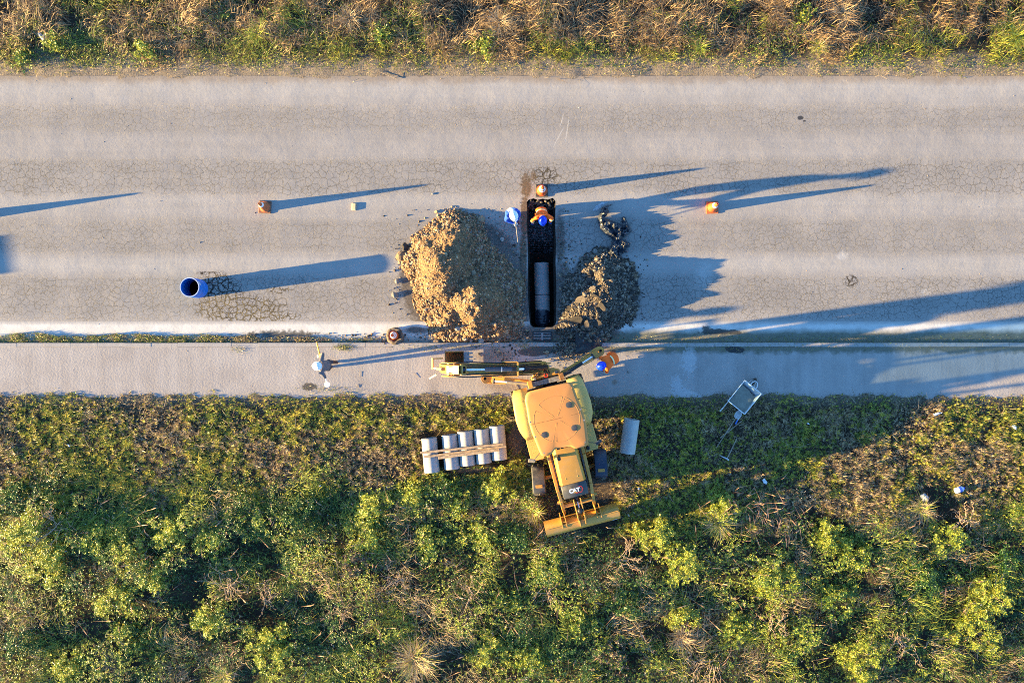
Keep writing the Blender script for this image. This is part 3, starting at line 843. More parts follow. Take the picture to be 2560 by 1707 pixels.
# broken asphalt plates lying on the second heap
def slab(px, py, w, l, rz, tilt, parent, sd, th=0.07):
    r = random.Random(sd); n_ = 7
    poly = [(math.cos(2 * math.pi * i / n_) * w * r.uniform(0.75, 1.1), math.sin(2 * math.pi * i / n_) * l * r.uniform(0.75, 1.1)) for i in range(n_)]
    b = MB(); b.prism(poly, -th / 2, th / 2)
    o = b.build('asphalt_slab', M['asphalt_lump'], parent, bevel=0.012)
    p = P(px, py); z = max(0.0, float(H2(np.array(p.x), np.array(p.y))))
    o.location = (p.x - c2.x, p.y - c2.y, z + 0.05)
    o.rotation_euler = (tilt[0], tilt[1], rz)
    return o
for a in [(1478, 722, 0.13, 0.07, 0.5, (0.1, -0.3)), (1450, 750, 0.2, 0.14, 0.3, (0.2, -0.35)), (1502, 768, 0.22, 0.09, -0.9, (0.2, -0.3)), (1440, 800, 0.24, 0.15, 0.1, (0.1, -0.3)),
          (1488, 808, 0.26, 0.13, -0.3, (0.15, -0.25)), (1465, 812, 0.10, 0.16, 0.2, (0.0, -0.3)), (1585, 745, 0.12, 0.1, 0.4, (0.1, 0.1)), (1483, 740, 0.17, 0.05, -0.5, (0.2, -0.2)),
          (1470, 700, 0.12, 0.09, 0.9, (0.1, -0.3)), (1578, 733, 0.09, 0.07, 0.2, (0.0, 0.1)), (1420, 772, 0.12, 0.1, 0.4, (0.1, -0.3))]:
    slab(*a[:4], a[4], a[5], heap2, int(a[0]))

# single stones lying on the road round the big heap
lone = [(988, 738, 0.105, 'G', 'round pale stone on the road left of the large soil heap, casting its own shadow'),
        (993, 704, 0.085, 'G', 'small pale stone just left of the large soil heap, above the round one'),
        (1000, 641, 0.16, 'B', 'big brown clod at the left foot of the large soil heap'),
        (1014, 618, 0.13, 'A', 'dark lump of asphalt at the upper left foot of the large soil heap'),
        (1076, 796, 0.115, 'B', 'smooth pale stone below the large soil heap, above the sacked cone'),
        (1058, 795, 0.10, 'B', 'brown clod beside the smooth pale stone below the large soil heap'),
        (1204, 549, 0.125, 'B', 'reddish clod on the road between the large heap and the man in the white helmet'),
        (1256, 599, 0.075, 'G', 'oval cream pebble on the shaded road near the trench'),
        (1243, 584, 0.065, 'G', 'flat grey pebble at the right foot of the large soil heap'),
        (1091, 530, 0.06, 'B', 'small tan stone alone on the road above the large soil heap'),
        (1091, 855, 0.10, 'B', 'brown clod against the kerb between the sacked cone and the torn sack'),
        (1204, 850, 0.12, 'G', 'grey brown boulder against the kerb right of the torn sack'),
        (1247, 835, 0.085, 'B', 'pale angular stone in the dirt left of the drain grate'),
        (1287, 832, 0.10, 'B', 'tan three cornered stone nearest the drain grate'),
        (1145, 821, 0.10, 'G', 'mauve grey stone at the bottom edge of the large soil heap'),
        (1367, 881, 0.075, 'B', 'pale stone on the dark wet stain on the sidewalk'),
        (1487, 629, 0.09, 'G', 'pale grey stone above the smaller soil heap'),
        (1566, 662, 0.075, 'G', 'light stone at the upper right edge of the smaller soil heap'),
        (1576, 811, 0.05, 'A', 'small dark lump alone on the pale gutter right of the smaller heap'),
        (1081, 485, 0.035, 'G', 'tiny pale chip on the road above the large soil heap')]
for px, py, s, kd, lab in lone:
    p = P(px, py); me = {'G': ROCKS_G, 'B': ROCKS, 'A': ROCKS_A}[kd][random.randrange(5, 8)]
    hz = max(gz(p.x, p.y), float(H1(np.array(p.x), np.array(p.y))), float(H2(np.array(p.x), np.array(p.y))))
    tag(put_stone('stone', me, (p.x, p.y, hz + s * 0.4), s, stretch=(1.15, 0.9, 0.9)), lab, 'stone')

# loose chips strewn on road, in the gutter and on the sidewalk
def scatter(n_, boxes, r):
    out = []
    for (x0, x1, y0, y1, w) in boxes:
        m_ = int(n_ * w)
        px = r.normal((x0 + x1) / 2, (x1 - x0) / 3.4, m_); py = r.normal((y0 + y1) / 2, (y1 - y0) / 3.4, m_)
        x = (px - 1280) / 80; y = (853.5 - py) / 80
        z = np.where(y < Y_K, ZS, 0.0)
        intr = (x > TRX0 - 0.03) & (x < TRX1 + 0.03) & (y > TRY0 - 0.03) & (y < TRY1 + 0.03)
        gr_ = (px > 1325) & (px < 1388) & (py > 822) & (py < 857)
        out.append(np.stack([x, y, z], 1)[~intr & ~gr_])
    return np.concatenate(out)
r5 = np.random.default_rng(55)
pts = scatter(5200, [(1395, 1450, 845, 885, 0.14), (1040, 1320, 520, 560, 0.02), (1270, 1325, 600, 850, 0.12), (1392, 1440, 560, 860, 0.12), (1100, 1420, 820, 856, 0.26), (1520, 1620, 600, 850, 0.06), (1200, 1320, 866, 905, 0.03), (1380, 1470, 860, 900, 0.07), (975, 1010, 580, 780, 0.012), (800, 1080, 835, 856, 0.05)], r5)
tag(gravel_mesh('loose_gravel', pts, np.clip(r5.lognormal(math.log(0.016), 0.45, len(pts)), 0.006, 0.045), r5, dark_t + brown_t[2:4]), label='loose gravel and crumbs strewn round the trench and heaps', kind='stuff')
pts = np.stack([r5.uniform(-17, 17, 420), r5.uniform(-1.6, 8.2, 420), np.zeros(420)], 1)
pts[:, 2] = np.where(pts[:, 1] < Y_K, ZS, 0)
intr = (pts[:, 0] > TRX0 - 0.05) & (pts[:, 0] < TRX1 + 0.05) & (pts[:, 1] > TRY0 - 0.05) & (pts[:, 1] < TRY1 + 0.05)
pts = pts[~intr]
tag(gravel_mesh('road_grit', pts, np.clip(r5.lognormal(math.log(0.0065), 0.45, len(pts)), 0.003, 0.02), r5, brown_t + dark_t + [(0.4, 0.38, 0.35)]), label='stray grit lying over the road surface', kind='stuff')

# gravel bed in the north half of the trench, soil bed under the pipes
def bed(name, py0, py1, ztop, tints, n_, size, seed, lab):
    r = np.random.default_rng(seed)
    a, b = P(1321, py1), P(1387, py0)
    res = 0.05
    xs = np.arange(a.x, b.x + 0.02, res); ys = np.arange(a.y, b.y, res)
    X, Y = np.meshgrid(xs, ys)
    Z = ztop + (fbm(X * 3, Y * 3, seed) - 0.5) * 0.12
    if name == 'gravel_bed': Z = Z - 0.42 * (1 - smooth(a.y, a.y + 0.55, Y)) + 0.42 * smooth(b.y - 0.35, b.y, Y)
    v = np.stack([X.ravel(), Y.ravel(), Z.ravel()], 1); nx, ny = len(xs), len(ys)
    i = (np.arange(nx - 1)[None, :] + np.arange(ny - 1)[:, None] * nx).ravel()
    t = np.concatenate([np.stack([i, i + 1, i + 1 + nx], 1), np.stack([i, i + 1 + nx, i + nx], 1)])
    root = thing(name, lab, name.split('_')[0], ((a.x + b.x) / 2, (a.y + b.y) / 2, ztop)); root['kind'] = 'structure'
    off = np.array(root.location)
    mesh_np('bed_surface', v - off, t, mat=M['trench'], parent=root, smooth_=True)
    x = r.uniform(a.x, b.x, n_); y = r.uniform(a.y, b.y, n_)
    ix = np.clip(((x - a.x) / res).astype(int), 0, nx - 1); iy = np.clip(((y - a.y) / res).astype(int), 0, ny - 1)
    gravel_mesh('bed_gravel', np.stack([x, y, Z[iy, ix]], 1) - off, np.clip(r.lognormal(math.log(size), 0.3, n_), 0.008, 0.05), r, tints, root)
bed('gravel_bed', 503, 632, -0.72, [(0.06, 0.062, 0.07), (0.10, 0.10, 0.11), (0.03, 0.03, 0.034), (0.20, 0.20, 0.21)], 3600, 0.020, 31, None)
bed('soil_bed', 625, 816, -0.98, [(0.03, 0.025, 0.02), (0.05, 0.04, 0.03)], 1500, 0.022, 32, None)
# broken asphalt lip at the north end
lipr = random.Random(8)
lip = thing('rubble_ledge', 'ragged ledge of broken asphalt and soil at the head of the trench', 'rubble', P(1354, 507, -0.1))
for i in range(46):
    p = P(lipr.uniform(1320, 1386), lipr.uniform(500, 520), 0)
    t_ = (p.y - P(0, 520).y) / (P(0, 500).y - P(0, 520).y)
    s = lipr.uniform(0.03, 0.075)
    put_stone('stone', ROCKS_A[lipr.randrange(8)], (p.x - lip.location.x, p.y - lip.location.y, -0.26 + 0.26 * t_ + 0.1), s, lip)

# ------------------------------------------------------------------ concrete pipes
def pipe(name, label, a, b, group=None, od=0.48, wall=0.05, mat=None, cat='pipe'):
    """hollow concrete pipe from a to b (axis ends)"""
    a, b = Vector(a), Vector(b); L = (b - a).length
    root_loc = (a + b) / 2
    ro, ri = od / 2, od / 2 - wall
    prof = [(ri, -L / 2 + 0.006), (ri + 0.006, -L / 2), (ro - 0.008, -L / 2), (ro, -L / 2 + 0.008)]
    nr_ = 9
    for i in range(1, nr_):
        z = -L / 2 + L * i / nr_
        prof += [(ro, z - 0.003), (ro - 0.001, z), (ro, z + 0.003)]
    prof += [(ro, L / 2 - 0.008), (ro - 0.008, L / 2), (ri + 0.006, L / 2), (ri, L / 2 - 0.006)]
    m = MB(); m.lathe(prof, 40, Vector(b - a).to_track_quat('Z', 'Y').to_matrix().to_4x4(), close=True)
    o = m.build(name, mat or M['concrete'], smooth=True)
    o.location = root_loc
    return tag(o, label, cat, group)
ax = (0.085, 1.0)
row = [(1075.8, 1138.2, 'leftmost concrete pipe of the row of five, set slightly apart'), (1126.4, 1130, 'second concrete pipe from the left in the row of five under the planks'),
       (1165.8, 1121, 'middle concrete pipe of the row of five under the planks'), (1206.2, 1115.5, 'fourth concrete pipe from the left in the row of five under the planks'),
       (1245.3, 1107, 'rightmost concrete pipe of the row of five, nearest the backhoe')]
PZ = 0.37
dax = Vector((ax[0], -ax[1], 0)).normalized()
for px, py, lab in row:
    c = P(px, py, PZ + 0.1)
    c.z = PZ
    pipe('concrete_pipe', lab, c - dax * 0.525, c + dax * 0.525, 'concrete pipes laid side by side on the grass')
c = P(1573.5, 1090, 0.36); c.z = 0.36
d2 = Vector((P(1568, 1130) - P(1579, 1048))); d2.z = 0; d2.normalize()
pipe('concrete_pipe', 'single concrete pipe lying on the grass right of the backhoe', c - d2 * 0.53 + Vector((0, 0, 0.03)), c + d2 * 0.53)
zt = -0.73
c1a, c1b = P(1354, 655.6, -0.5), P(1356, 735.5, -0.5)
c1a.z = c1b.z = zt
pipe('concrete_pipe', 'upper concrete pipe laid in the open trench', c1a, c1b, 'concrete pipes laid in the trench')
c2a, c2b = P(1356, 737.2, -0.5), P(1357.5, 806, -0.5)
c2a.z = c2b.z = zt
pipe('concrete_pipe', 'lower concrete pipe in the trench, half hidden by black plastic', c2a, c2b, 'concrete pipes laid in the trench')

# timbers across the row
def timber(label, a, b, w, h, z, sd):
    p0, p1 = P(a[0], a[1], z), P(b[0], b[1], z)
    m = MB(); L = (p1 - p0).length; mid = (p0 + p1) / 2
    r = random.Random(sd); n_ = 10
    vs_ = []
    for i in range(n_ + 1):
        t = i / n_; x = -L / 2 + L * t
        jw = w * (1 + r.uniform(-0.06, 0.06)); off = r.uniform(-0.004, 0.004)
        for sy, sz in ((-1, -1), (1, -1), (1, 1), (-1, 1)):
            vs_.append((x, off + sy * jw / 2, sz * h / 2))
    fs = [(3, 2, 1, 0), tuple(n_ * 4 + i for i in range(4))]
    for i in range(n_):
        for k in range(4):
            fs.append((i * 4 + k, i * 4 + (k + 1) % 4, i * 4 + 4 + (k + 1) % 4, i * 4 + 4 + k))
    m.add(vs_, fs)
    o = m.build('timber_plank', M['wood'], bevel=0.004)
    o.location = mid; o.rotation_euler = (0, 0, math.atan2(p1.y - p0.y, p1.x - p0.x))
    return tag(o, label, 'plank', 'timber planks laid across the pipe row')
ztp = PZ + 0.24
timber('upper timber plank lying across all five concrete pipes', (1051, 1131.5), (1258, 1110), 0.07, 0.045, ztp + 0.03, 1)
timber('long thin lower timber plank lying across the five concrete pipes', (1060, 1142), (1265, 1115.5), 0.065, 0.035, ztp + 0.022, 2)
timber('short wide timber plank lowest of the three across the pipes', (1095.5, 1144.5), (1248, 1124), 0.085, 0.03, ztp + 0.062, 3)

# ------------------------------------------------------------------ drain grate
g = thing('drain_grate', 'rectangular iron drain grate in the gutter below the trench', 'drain grate', P(1355.5, 840.5, 0.006))
w, d = 0.60, 0.30
m = MB()
for a in ((-w / 2, w / 2, -d / 2, -d / 2 + 0.03), (-w / 2, w / 2, d / 2 - 0.03, d / 2), (-w / 2, -w / 2 + 0.03, -d / 2 + 0.03, d / 2 - 0.03), (w / 2 - 0.03, w / 2, -d / 2 + 0.03, d / 2 - 0.03)):
    m.box(a[0], a[1], a[2], a[3], 0.0, 0.025)
m.build('grate_frame', M['dark'], g, bevel=0.003)
m = MB(); m.box(-0.03, 0.03, -d / 2 + 0.031, d / 2 - 0.031, 0.002, 0.022); m.build('centre_rib', M['steel'], g, bevel=0.003)
for i in range(5):
    y = -d / 2 + 0.055 + i * 0.048
    for sx in (-1, 1):
        m = MB(); x0, x1 = sorted((sx * 0.031, sx * (w / 2 - 0.031))); m.box(x0, x1, y - 0.010, y + 0.010, 0.003, 0.021); m.build('bar', M['steel'], g, bevel=0.003)
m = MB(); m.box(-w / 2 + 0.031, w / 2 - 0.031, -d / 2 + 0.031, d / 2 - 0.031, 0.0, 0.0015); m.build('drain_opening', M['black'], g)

# ------------------------------------------------------------------ crumpled plastic sheets
def sheet_np(name, label, cat, poly, z0, amp, seed, mat, sc=5.0, res=0.02, hfn=None):
    """crumpled sheet filling a photo-pixel outline"""
    pts_ = [P(a, b) for a, b in poly]
    x0 = min(p.x for p in pts_); x1 = max(p.x for p in pts_); y0 = min(p.y for p in pts_); y1 = max(p.y for p in pts_)
    xs = np.arange(x0 - 0.03, x1 + 0.03, res); ys = np.arange(y0 - 0.03, y1 + 0.03, res)
    X, Y = np.meshgrid(xs, ys)
    wx = X + (fbm(X * 6, Y * 6, seed + 1) - 0.5) * 0.05; wy = Y + (fbm(X * 6, Y * 6, seed + 2) - 0.5) * 0.05
    ins = np.zeros(X.shape, bool); npt = len(pts_); dist = np.full(X.shape, 9.0)
    for i in range(npt):
        a, b = pts_[i], pts_[(i + 1) % npt]
        c_ = ((a.y > wy) != (b.y > wy)) & (wx < (b.x - a.x) * (wy - a.y) / (b.y - a.y + 1e-12) + a.x)
        ins ^= c_
        ex, ey = b.x - a.x, b.y - a.y; t = np.clip(((wx - a.x) * ex + (wy - a.y) * ey) / (ex * ex + ey * ey), 0, 1)
        dist = np.minimum(dist, np.hypot(wx - a.x - t * ex, wy - a.y - t * ey))
    ridge = 1 - np.abs(fbm(X * sc, Y * sc, seed, 3) - 0.5) * 4
    ridge2 = 1 - np.abs(fbm(X * sc * 2.3, Y * sc * 2.3, seed + 4, 3) - 0.5) * 4
    Z = amp * (0.55 * np.clip(ridge, -0.3, 1) + 0.35 * np.clip(ridge2, -0.3, 1) + 0.3)
    Z = Z * (0.15 + 0.85 * np.clip(dist / 0.10, 0, 1)) + 0.006
    base = hfn(X, Y) if hfn else z0
    Z = Z + base
    nx = len(xs); i = (np.arange(nx - 1)[None, :] + np.arange(len(ys) - 1)[:, None] * nx)
    keep = ins[:-1, :-1] & ins[1:, 1:] & ins[1:, :-1] & ins[:-1, 1:]
    i = i[keep]
    t = np.concatenate([np.stack([i, i + 1, i + 1 + nx], 1), np.stack([i, i + 1 + nx, i + nx], 1)])
    v = np.stack([X.ravel(), Y.ravel(), Z.ravel()], 1)
    used = np.unique(t); mp = np.zeros(len(v), int); mp[used] = np.arange(len(used))
    v = v[used]; off = v.mean(0) * np.array([1, 1, 0])
    o = mesh_np(name, v - off, mp[t], mat=mat, smooth_=False)
    o.location = off
    return tag(o, label, cat)
tarp = [(1501, 520), (1514, 513), (1535, 508), (1532, 514), (1520, 519), (1524, 533), (1514, 545), (1524, 549), (1540, 555), (1552, 560), (1551, 543), (1562, 540), (1572, 562), (1581, 578), (1572, 590),
        (1556, 596), (1573, 606), (1578, 614), (1565, 622), (1572, 632), (1556, 636), (1553, 648), (1538, 652), (1524, 644), (1512, 634), (1523, 618), (1531, 600), (1512, 588), (1498, 572), (1493, 548)]
sheet_np('plastic_sheet', 'crumpled black plastic sheeting lying on the road above the smaller heap', 'plastic sheet', tarp, 0.0, 0.24, 4, M['plastic_black'], 4.2, 0.028)
sheet_np('plastic_sheet', 'clear thin plastic film beside the top of the black sheeting', 'plastic film', [(1478, 528), (1490, 513), (1504, 505), (1528, 504), (1512, 512), (1498, 523), (1492, 530)], 0.0, 0.05, 14, M['clear'], 4.0)
def hcap(X, Y):
    cx, cy = P(1357, 770).x, 0
    return zt + np.sqrt(np.maximum(0.255 ** 2 - (X - cx) ** 2, 0.0001)) * 1.0 + 0.01
sheet_np('plastic_sheet', 'black plastic sheet wrapped over the lower pipe end in the trench', 'plastic sheet',
         [(1336, 780), (1345, 771), (1352, 774), (1366, 772), (1378, 776), (1376, 800), (1371, 812), (1362, 817), (1346, 816), (1338, 806)], 0, 0.05, 24, M['plastic_black'], 5, hfn=hcap)
sheet_np('torn_sack', 'torn white and tan woven sack against the kerb at the foot of the large heap', 'sack', [(1140, 838), (1152, 834), (1165, 838), (1178, 842), (1184, 852), (1178, 862), (1170, 859), (1158, 858), (1148, 850)], 0.0, 0.16, 34, M['sack'], 4.5)
sheet_np('dark_board', 'dark dirt covered metal sheet lying over the kerb beside the drain', 'metal sheet', [(1437, 830), (1470, 827), (1502, 822), (1506, 850), (1505, 866), (1480, 872), (1460, 884), (1437, 886)], 0.13, 0.05, 44, M['asphalt_dark'] if 'asphalt_dark' in M else M['dark'], 2.5)
for lab, pl, sd in [('white scrap of paper in the lit grass near the right edge', [(2517, 1064), (2525, 1058), (2534, 1066), (2530, 1072), (2522, 1070)], 51),
                    ('crumpled white paper on the grass just below the sidewalk at the right', [(2322, 1032), (2336, 1028), (2348, 1028), (2340, 1034), (2326, 1040)], 52),
                    ('white and blue crumpled wrapper in the dark grass below the wheelbarrow', [(1900, 1196), (1906, 1190), (1914, 1202), (1912, 1208), (1903, 1204)], 53),
                    ('small white scrap in the grass right of the wheelbarrow', [(2010, 1054), (2016, 1054), (2018, 1060), (2012, 1060)], 54),
                    ('small white scrap beside the lower left wheel of the backhoe, near the single pipe', [(1590, 1216), (1595, 1212), (1598, 1219), (1592, 1222)], 55),
                    ('pale scrap in the grass at the far left, below the sidewalk', [(176, 1108), (180, 1106), (186, 1113), (183, 1115)], 56),
                    ('white scrap in the dark grass below the left end of the sidewalk grass', [(800, 1208), (806, 1207), (809, 1211), (803, 1213)], 57)]:
    c_ = P(*pl[0]); z_ = gz(c_.x, c_.y) + 0.10
    sheet_np('litter', lab, 'litter', pl, z_, 0.05, sd, M['white_dirty'], 9, 0.012)
for lab, pl, sd in [('clear plastic bag in the long grass at lower right', [(2288, 1234), (2300, 1227), (2310, 1236), (2309, 1248), (2296, 1248)], 61),
                    ('torn clear plastic bag among leaves by the upper left verge', [(108, 92), (116, 90), (122, 98), (132, 92), (140, 100), (132, 108), (124, 114), (114, 104)], 62)]:
    c_ = P(*pl[0]); z_ = gz(c_.x, c_.y) + 0.16
    sheet_np('plastic_bag', lab, 'plastic bag', pl, z_, 0.09, sd, M['clear'], 6, 0.012)
# plastic bottle with blue label
b = P(2391, 1221, 0.1); b.z = gz(b.x, b.y) + 0.16
root = thing('plastic_bottle', 'white and blue plastic container lying in the dark grass at lower right', 'plastic bottle', b, R(18))
Mx = Matrix.Rotation(R(90), 4, 'Y')
m = MB(); m.lathe([(0.0, -0.14), (0.07, -0.14), (0.085, -0.12), (0.088, -0.02)], 18, Mx); m.lathe([(0.088, 0.055), (0.085, 0.09), (0.05, 0.13), (0.03, 0.14), (0.0, 0.14)], 18, Mx)
m.build('bottle_body', M['white_dirty'], root, smooth=True)
m = MB(); m.lathe([(0.088, -0.02), (0.090, -0.018), (0.090, 0.053), (0.088, 0.055)], 18, Mx); m.build('label', M['shirt_blue'], root, smooth=True)
m = MB(); m.lathe([(0.0, 0.139), (0.032, 0.139), (0.032, 0.165), (0.0, 0.166)], 14, Mx); m.build('cap', M['hat_blue'], root, smooth=True)

# little yellow block on the road
o = MB().box(-0.075, 0.075, -0.12, 0.12, 0, 0.05, tx=0.02, ty=0.02).build('foam_block', M['foam_yellow'], bevel=0.012)
o.location = P(885, 517); o.rotation_euler = (0, 0, R(-4)); tag(o, 'small pale yellow block on the road right of the left cone', 'block')
# sticks
def stick(label, pts_, r0, mat, name='stick', z=0.012):
    ps = [P(a, b) for a, b in pts_]
    c_ = ps[0].copy(); c_.z = gz(c_.x, c_.y) + z
    q = [Vector((p.x - c_.x, p.y - c_.y, 0)) for p in ps]
    o = MB().tube(q, [r0] * (len(q) - 1) + [r0 * 0.6], 6).build(name, mat, smooth=True); o.location = c_
    return tag(o, label, 'stick')
stick('broken stick lying at the road edge below the top verge', [(947, 180), (966, 188), (990, 198), (998, 184)], 0.008, M['oldwood'])
stick('short dark curved twig on the sidewalk left of the backhoe arm', [(893, 960), (896, 968), (900, 960)], 0.005, M['oldwood'])
stick('short straight twig on the sidewalk below the worker shadow', [(902, 928), (901, 942)], 0.005, M['oldwood'])
stick('short thick twig on the sidewalk below the folded backhoe arm', [(1036, 932), (1046, 944)], 0.005, M['oldwood'])
stick('long thin twig on the grass edge of the sidewalk near the backhoe wheel', [(1288, 960), (1296, 978)], 0.006, M['oldwood'])
# ------------------------------------------------------------------ blue drum
bpos = P(498, 722)
d = thing('blue_drum', 'open blue plastic drum standing on the cracked asphalt', 'drum', bpos)
hD, rD = 0.84, 0.285
m = MB(); m.lathe([(rD - 0.02, 0.0), (rD, 0.02), (rD, 0.05), (rD + 0.008, 0.06), (rD, 0.075), (rD, 0.27), (rD + 0.012, 0.285), (rD + 0.012, 0.30), (rD, 0.315),
                   (rD, 0.55), (rD + 0.012, 0.565), (rD + 0.012, 0.58), (rD, 0.595), (rD, hD - 0.004)], 56, cap=False)
m.lathe([(rD - 0.008, hD - 0.004), (rD - 0.012, 0.55), (rD - 0.012, 0.03), (0.0, 0.025)], 56, cap=False)
m.build('drum_wall', M['blue_drum'], d, smooth=True)
m = MB(); m.lathe([(rD - 0.014, hD - 0.012), (rD - 0.014, hD + 0.004), (rD + 0.010, hD + 0.004), (rD + 0.010, hD - 0.012)], 56, close=True); m.build('rim', M['drum_rim'], d, smooth=True)
m = MB(); m.lathe([(0.0, 0.10), (rD - 0.014, 0.10)], 40); m.build('water', M['black'], d)
m = MB()
for i in range(7):
    a0 = R(14 + i * 3.2); a1 = R(14 + (i + 1) * 3.2); rr = rD + 0.004
    m.add([(rr * math.cos(a0), rr * math.sin(a0), hD - 0.20), (rr * math.cos(a1), rr * math.sin(a1), hD - 0.20), (rr * math.cos(a1), rr * math.sin(a1), hD - 0.05), (rr * math.cos(a0), rr * math.sin(a0), hD - 0.05)], [(0, 1, 2, 3)])
m.build('paper_label', M['drum_rim'], d)

# ------------------------------------------------------------------ traffic cones
def cone(px, py, label, kind, rz=0.0, lean=(0, 0), h=0.75):
    c = thing('traffic_cone', label, 'traffic cone', P(px, py), R(rz), 'traffic cones')
    body = {'clean': M['orange'], 'dirty': M['cone_dirty'], 'bright': M['orange']}[kind]
    base = {'clean': M['cone_black'], 'dirty': M['cone_base'], 'bright': M['cone_dirty']}[kind]
    m = MB(); m.box(-0.2, 0.2, -0.2, 0.2, 0.0, 0.035, tx=0.008, ty=0.008); m.build('base', base, c, bevel=0.02)
    Ml = Matrix.Rotation(R(lean[0]), 4, 'Y') @ Matrix.Rotation(R(lean[1]), 4, 'X')
    r = lambda z: 0.148 - (0.148 - 0.026) * (z - 0.04) / (h - 0.04)
    m = MB(); m.lathe([(0.178, 0.034), (0.176, 0.048), (r(0.05) + 0.006, 0.052), (r(0.07), 0.07), (r(0.36), 0.36), (r(h - 0.06), h - 0.06), (0.038, h - 0.05), (0.036, h - 0.035), (0.026, h - 0.03), (0.024, h), (0.018, h), (0.016, h - 0.10)], 32, Ml)
    m.build('cone_body', body, c, smooth=True)
    bands = {'clean': [(0.30, 0.40), (0.47, 0.56)], 'dirty': [(0.46, 0.56)], 'bright': [(0.40, 0.53)]}[kind]
    for a, b in bands:
        m = MB(); m.lathe([(r(a) + 0.001, a), (r(a) + 0.003, a + 0.002), (r(b) + 0.003, b - 0.002), (r(b) + 0.001, b)], 32, Ml); m.build('reflective_band', M['white'], c, smooth=True)
    m = MB(); m.lathe([(0.0, h - 0.012), (0.019, h - 0.012)], 12, Ml); m.build('tip_opening', M['black'], c)
    return c
cone(663, 518, 'dirty traffic cone with one white band, alone on the road above the blue drum', 'dirty', -3, (0.5, 0))
cone(1354.5, 477, 'traffic cone with two white bands on a black base at the head of the trench', 'clean', 0, (0.5, 0))
cone(1780, 519, 'traffic cone on the road at the right, beyond the black plastic sheeting', 'bright', 2, (0.4, 0))
c4 = cone(987, 838, 'traffic cone standing in a dirty old tyre casing by the kerb, below the large heap', 'clean', 25, (-1.0, 0), 0.72)
cone(-55, 539, 'traffic cone just outside the left edge whose long shadow falls on the road', 'dirty', 4)
# crushed tyre casing round the lower cone
t_ = thing('old_tyre', 'dirty collapsed tyre casing round the foot of the cone by the kerb', 'tyre', P(988, 840, 0.01))
m = MB(); vs_ = []; ns, nt = 26, 10
r6 = random.Random(6)
for i in range(ns):
    a = 2 * math.pi * i / ns; R0 = 0.205 + r6.uniform(-0.015, 0.018); rr = 0.065 + r6.uniform(-0.008, 0.01)
    for j in range(nt):
        b_ = 2 * math.pi * j / nt
        vs_.append(((R0 + rr * math.cos(b_)) * math.cos(a), (R0 + rr * math.cos(b_)) * math.sin(a), 0.075 + 0.8 * rr * math.sin(b_) + 0.01 * math.sin(3 * a)))
fs = [(i * nt + j, ((i + 1) % ns) * nt + j, ((i + 1) % ns) * nt + (j + 1) % nt, i * nt + (j + 1) % nt) for i in range(ns) for j in range(nt)]
M['old_rubber'] = mat_simple('old_dusty_rubber', (0.10, 0.075, 0.05), 0.9, var=0.4, scale=8, bump=0.9, bscale=14, dirt=((0.24, 0.19, 0.13), 0.7))
m.add(vs_, fs); m.build('casing', M['old_rubber'], t_, smooth=True)

# board added outside the left edge to cast a soft shadow; itself unseen
sb = thing('shadow_board', 'unseen board added beyond the left edge to cast a soft shadow on the road', 'sign', P(-862, 757), R(8))
m = MB(); m.box(-0.02, 0.02, -0.6, 0.6, 0.75, 1.65); m.build('board', M['orange'], sb, bevel=0.005)
for s in (-0.5, 0.5):
    m = MB(); m.box(-0.04, -0.021, s - 0.03, s + 0.03, 0.0, 1.6); m.box(-0.3, 0.3, s - 0.029, s + 0.029, 0.0, 0.04); m.build('post', M['steel'], sb, bevel=0.003)

# ------------------------------------------------------------------ wheelbarrow and hand tools
wb = thing('wheelbarrow', 'metal wheelbarrow with mortar in its tray at the edge of the sidewalk', 'wheelbarrow', P(1848, 990), R(51))
wb.location.z = 0.06
# local x = forward (towards the wheel), tray 0.80 x 0.64
m = MB()
o_ = [(-0.40, -0.325, 0.60), (0.41, -0.325, 0.60), (0.41, 0.325, 0.60), (-0.40, 0.325, 0.60)]
i_ = [(-0.30, -0.21, 0.36), (0.20, -0.21, 0.34), (0.20, 0.21, 0.34), (-0.30, 0.21, 0.36)]
def shell(o4, i4, t):
    A = [Vector(v) for v in o4]; B = [Vector(v) for v in i4]; C = [v + Vector((0, 0, 0)) for v in A]; n_ = 4
    cen = sum(A, Vector()) / 4
    C = [a + (cen - a).normalized() * t * 2 for a in A]; D = [b + Vector((0, 0, t)) + (sum(B, Vector()) / 4 - b).normalized() * t for b in B]
    vs_ = A + B + C + D
    fs = [(7, 6, 5, 4)] + [(k, (k + 1) % 4, 4 + (k + 1) % 4, 4 + k) for k in range(4)] + [(12, 13, 14, 15)] + [(8 + (k + 1) % 4, 8 + k, 12 + k, 12 + (k + 1) % 4) for k in range(4)] + [((k + 1) % 4, k, 8 + k, 8 + (k + 1) % 4) for k in range(4)]
    return vs_, fs
m.add(*shell(o_, i_, 0.006)); m.build('tray', M['galv'], wb, bevel=0.003)
m = MB()
for a, b in ((0, 1), (1, 2), (2, 3), (3, 0)): m.tube([o_[a], o_[b]], 0.011, 8)
m.build('tray_rim', M['white_dirty'], wb, smooth=True)
m = MB(); vs_ = []; G = 12
for i in range(G + 1):
    for j in range(G + 1):
        u, v = i / G, j / G; z = 0.53 + 0.02 * math.sin(5 * u + 3 * v) + 0.02 * random.random() - 0.06 * max(0, u - 0.7)
        k_ = (z - 0.355) / 0.245
        x0, x1 = -0.30 - 0.10 * k_ + 0.012, 0.20 + 0.21 * k_ - 0.10; y0, y1 = -0.21 - 0.115 * k_ + 0.012, 0.21 + 0.115 * k_ - 0.012
        vs_.append((x0 + (x1 - x0) * u, y0 + (y1 - y0) * v, z))
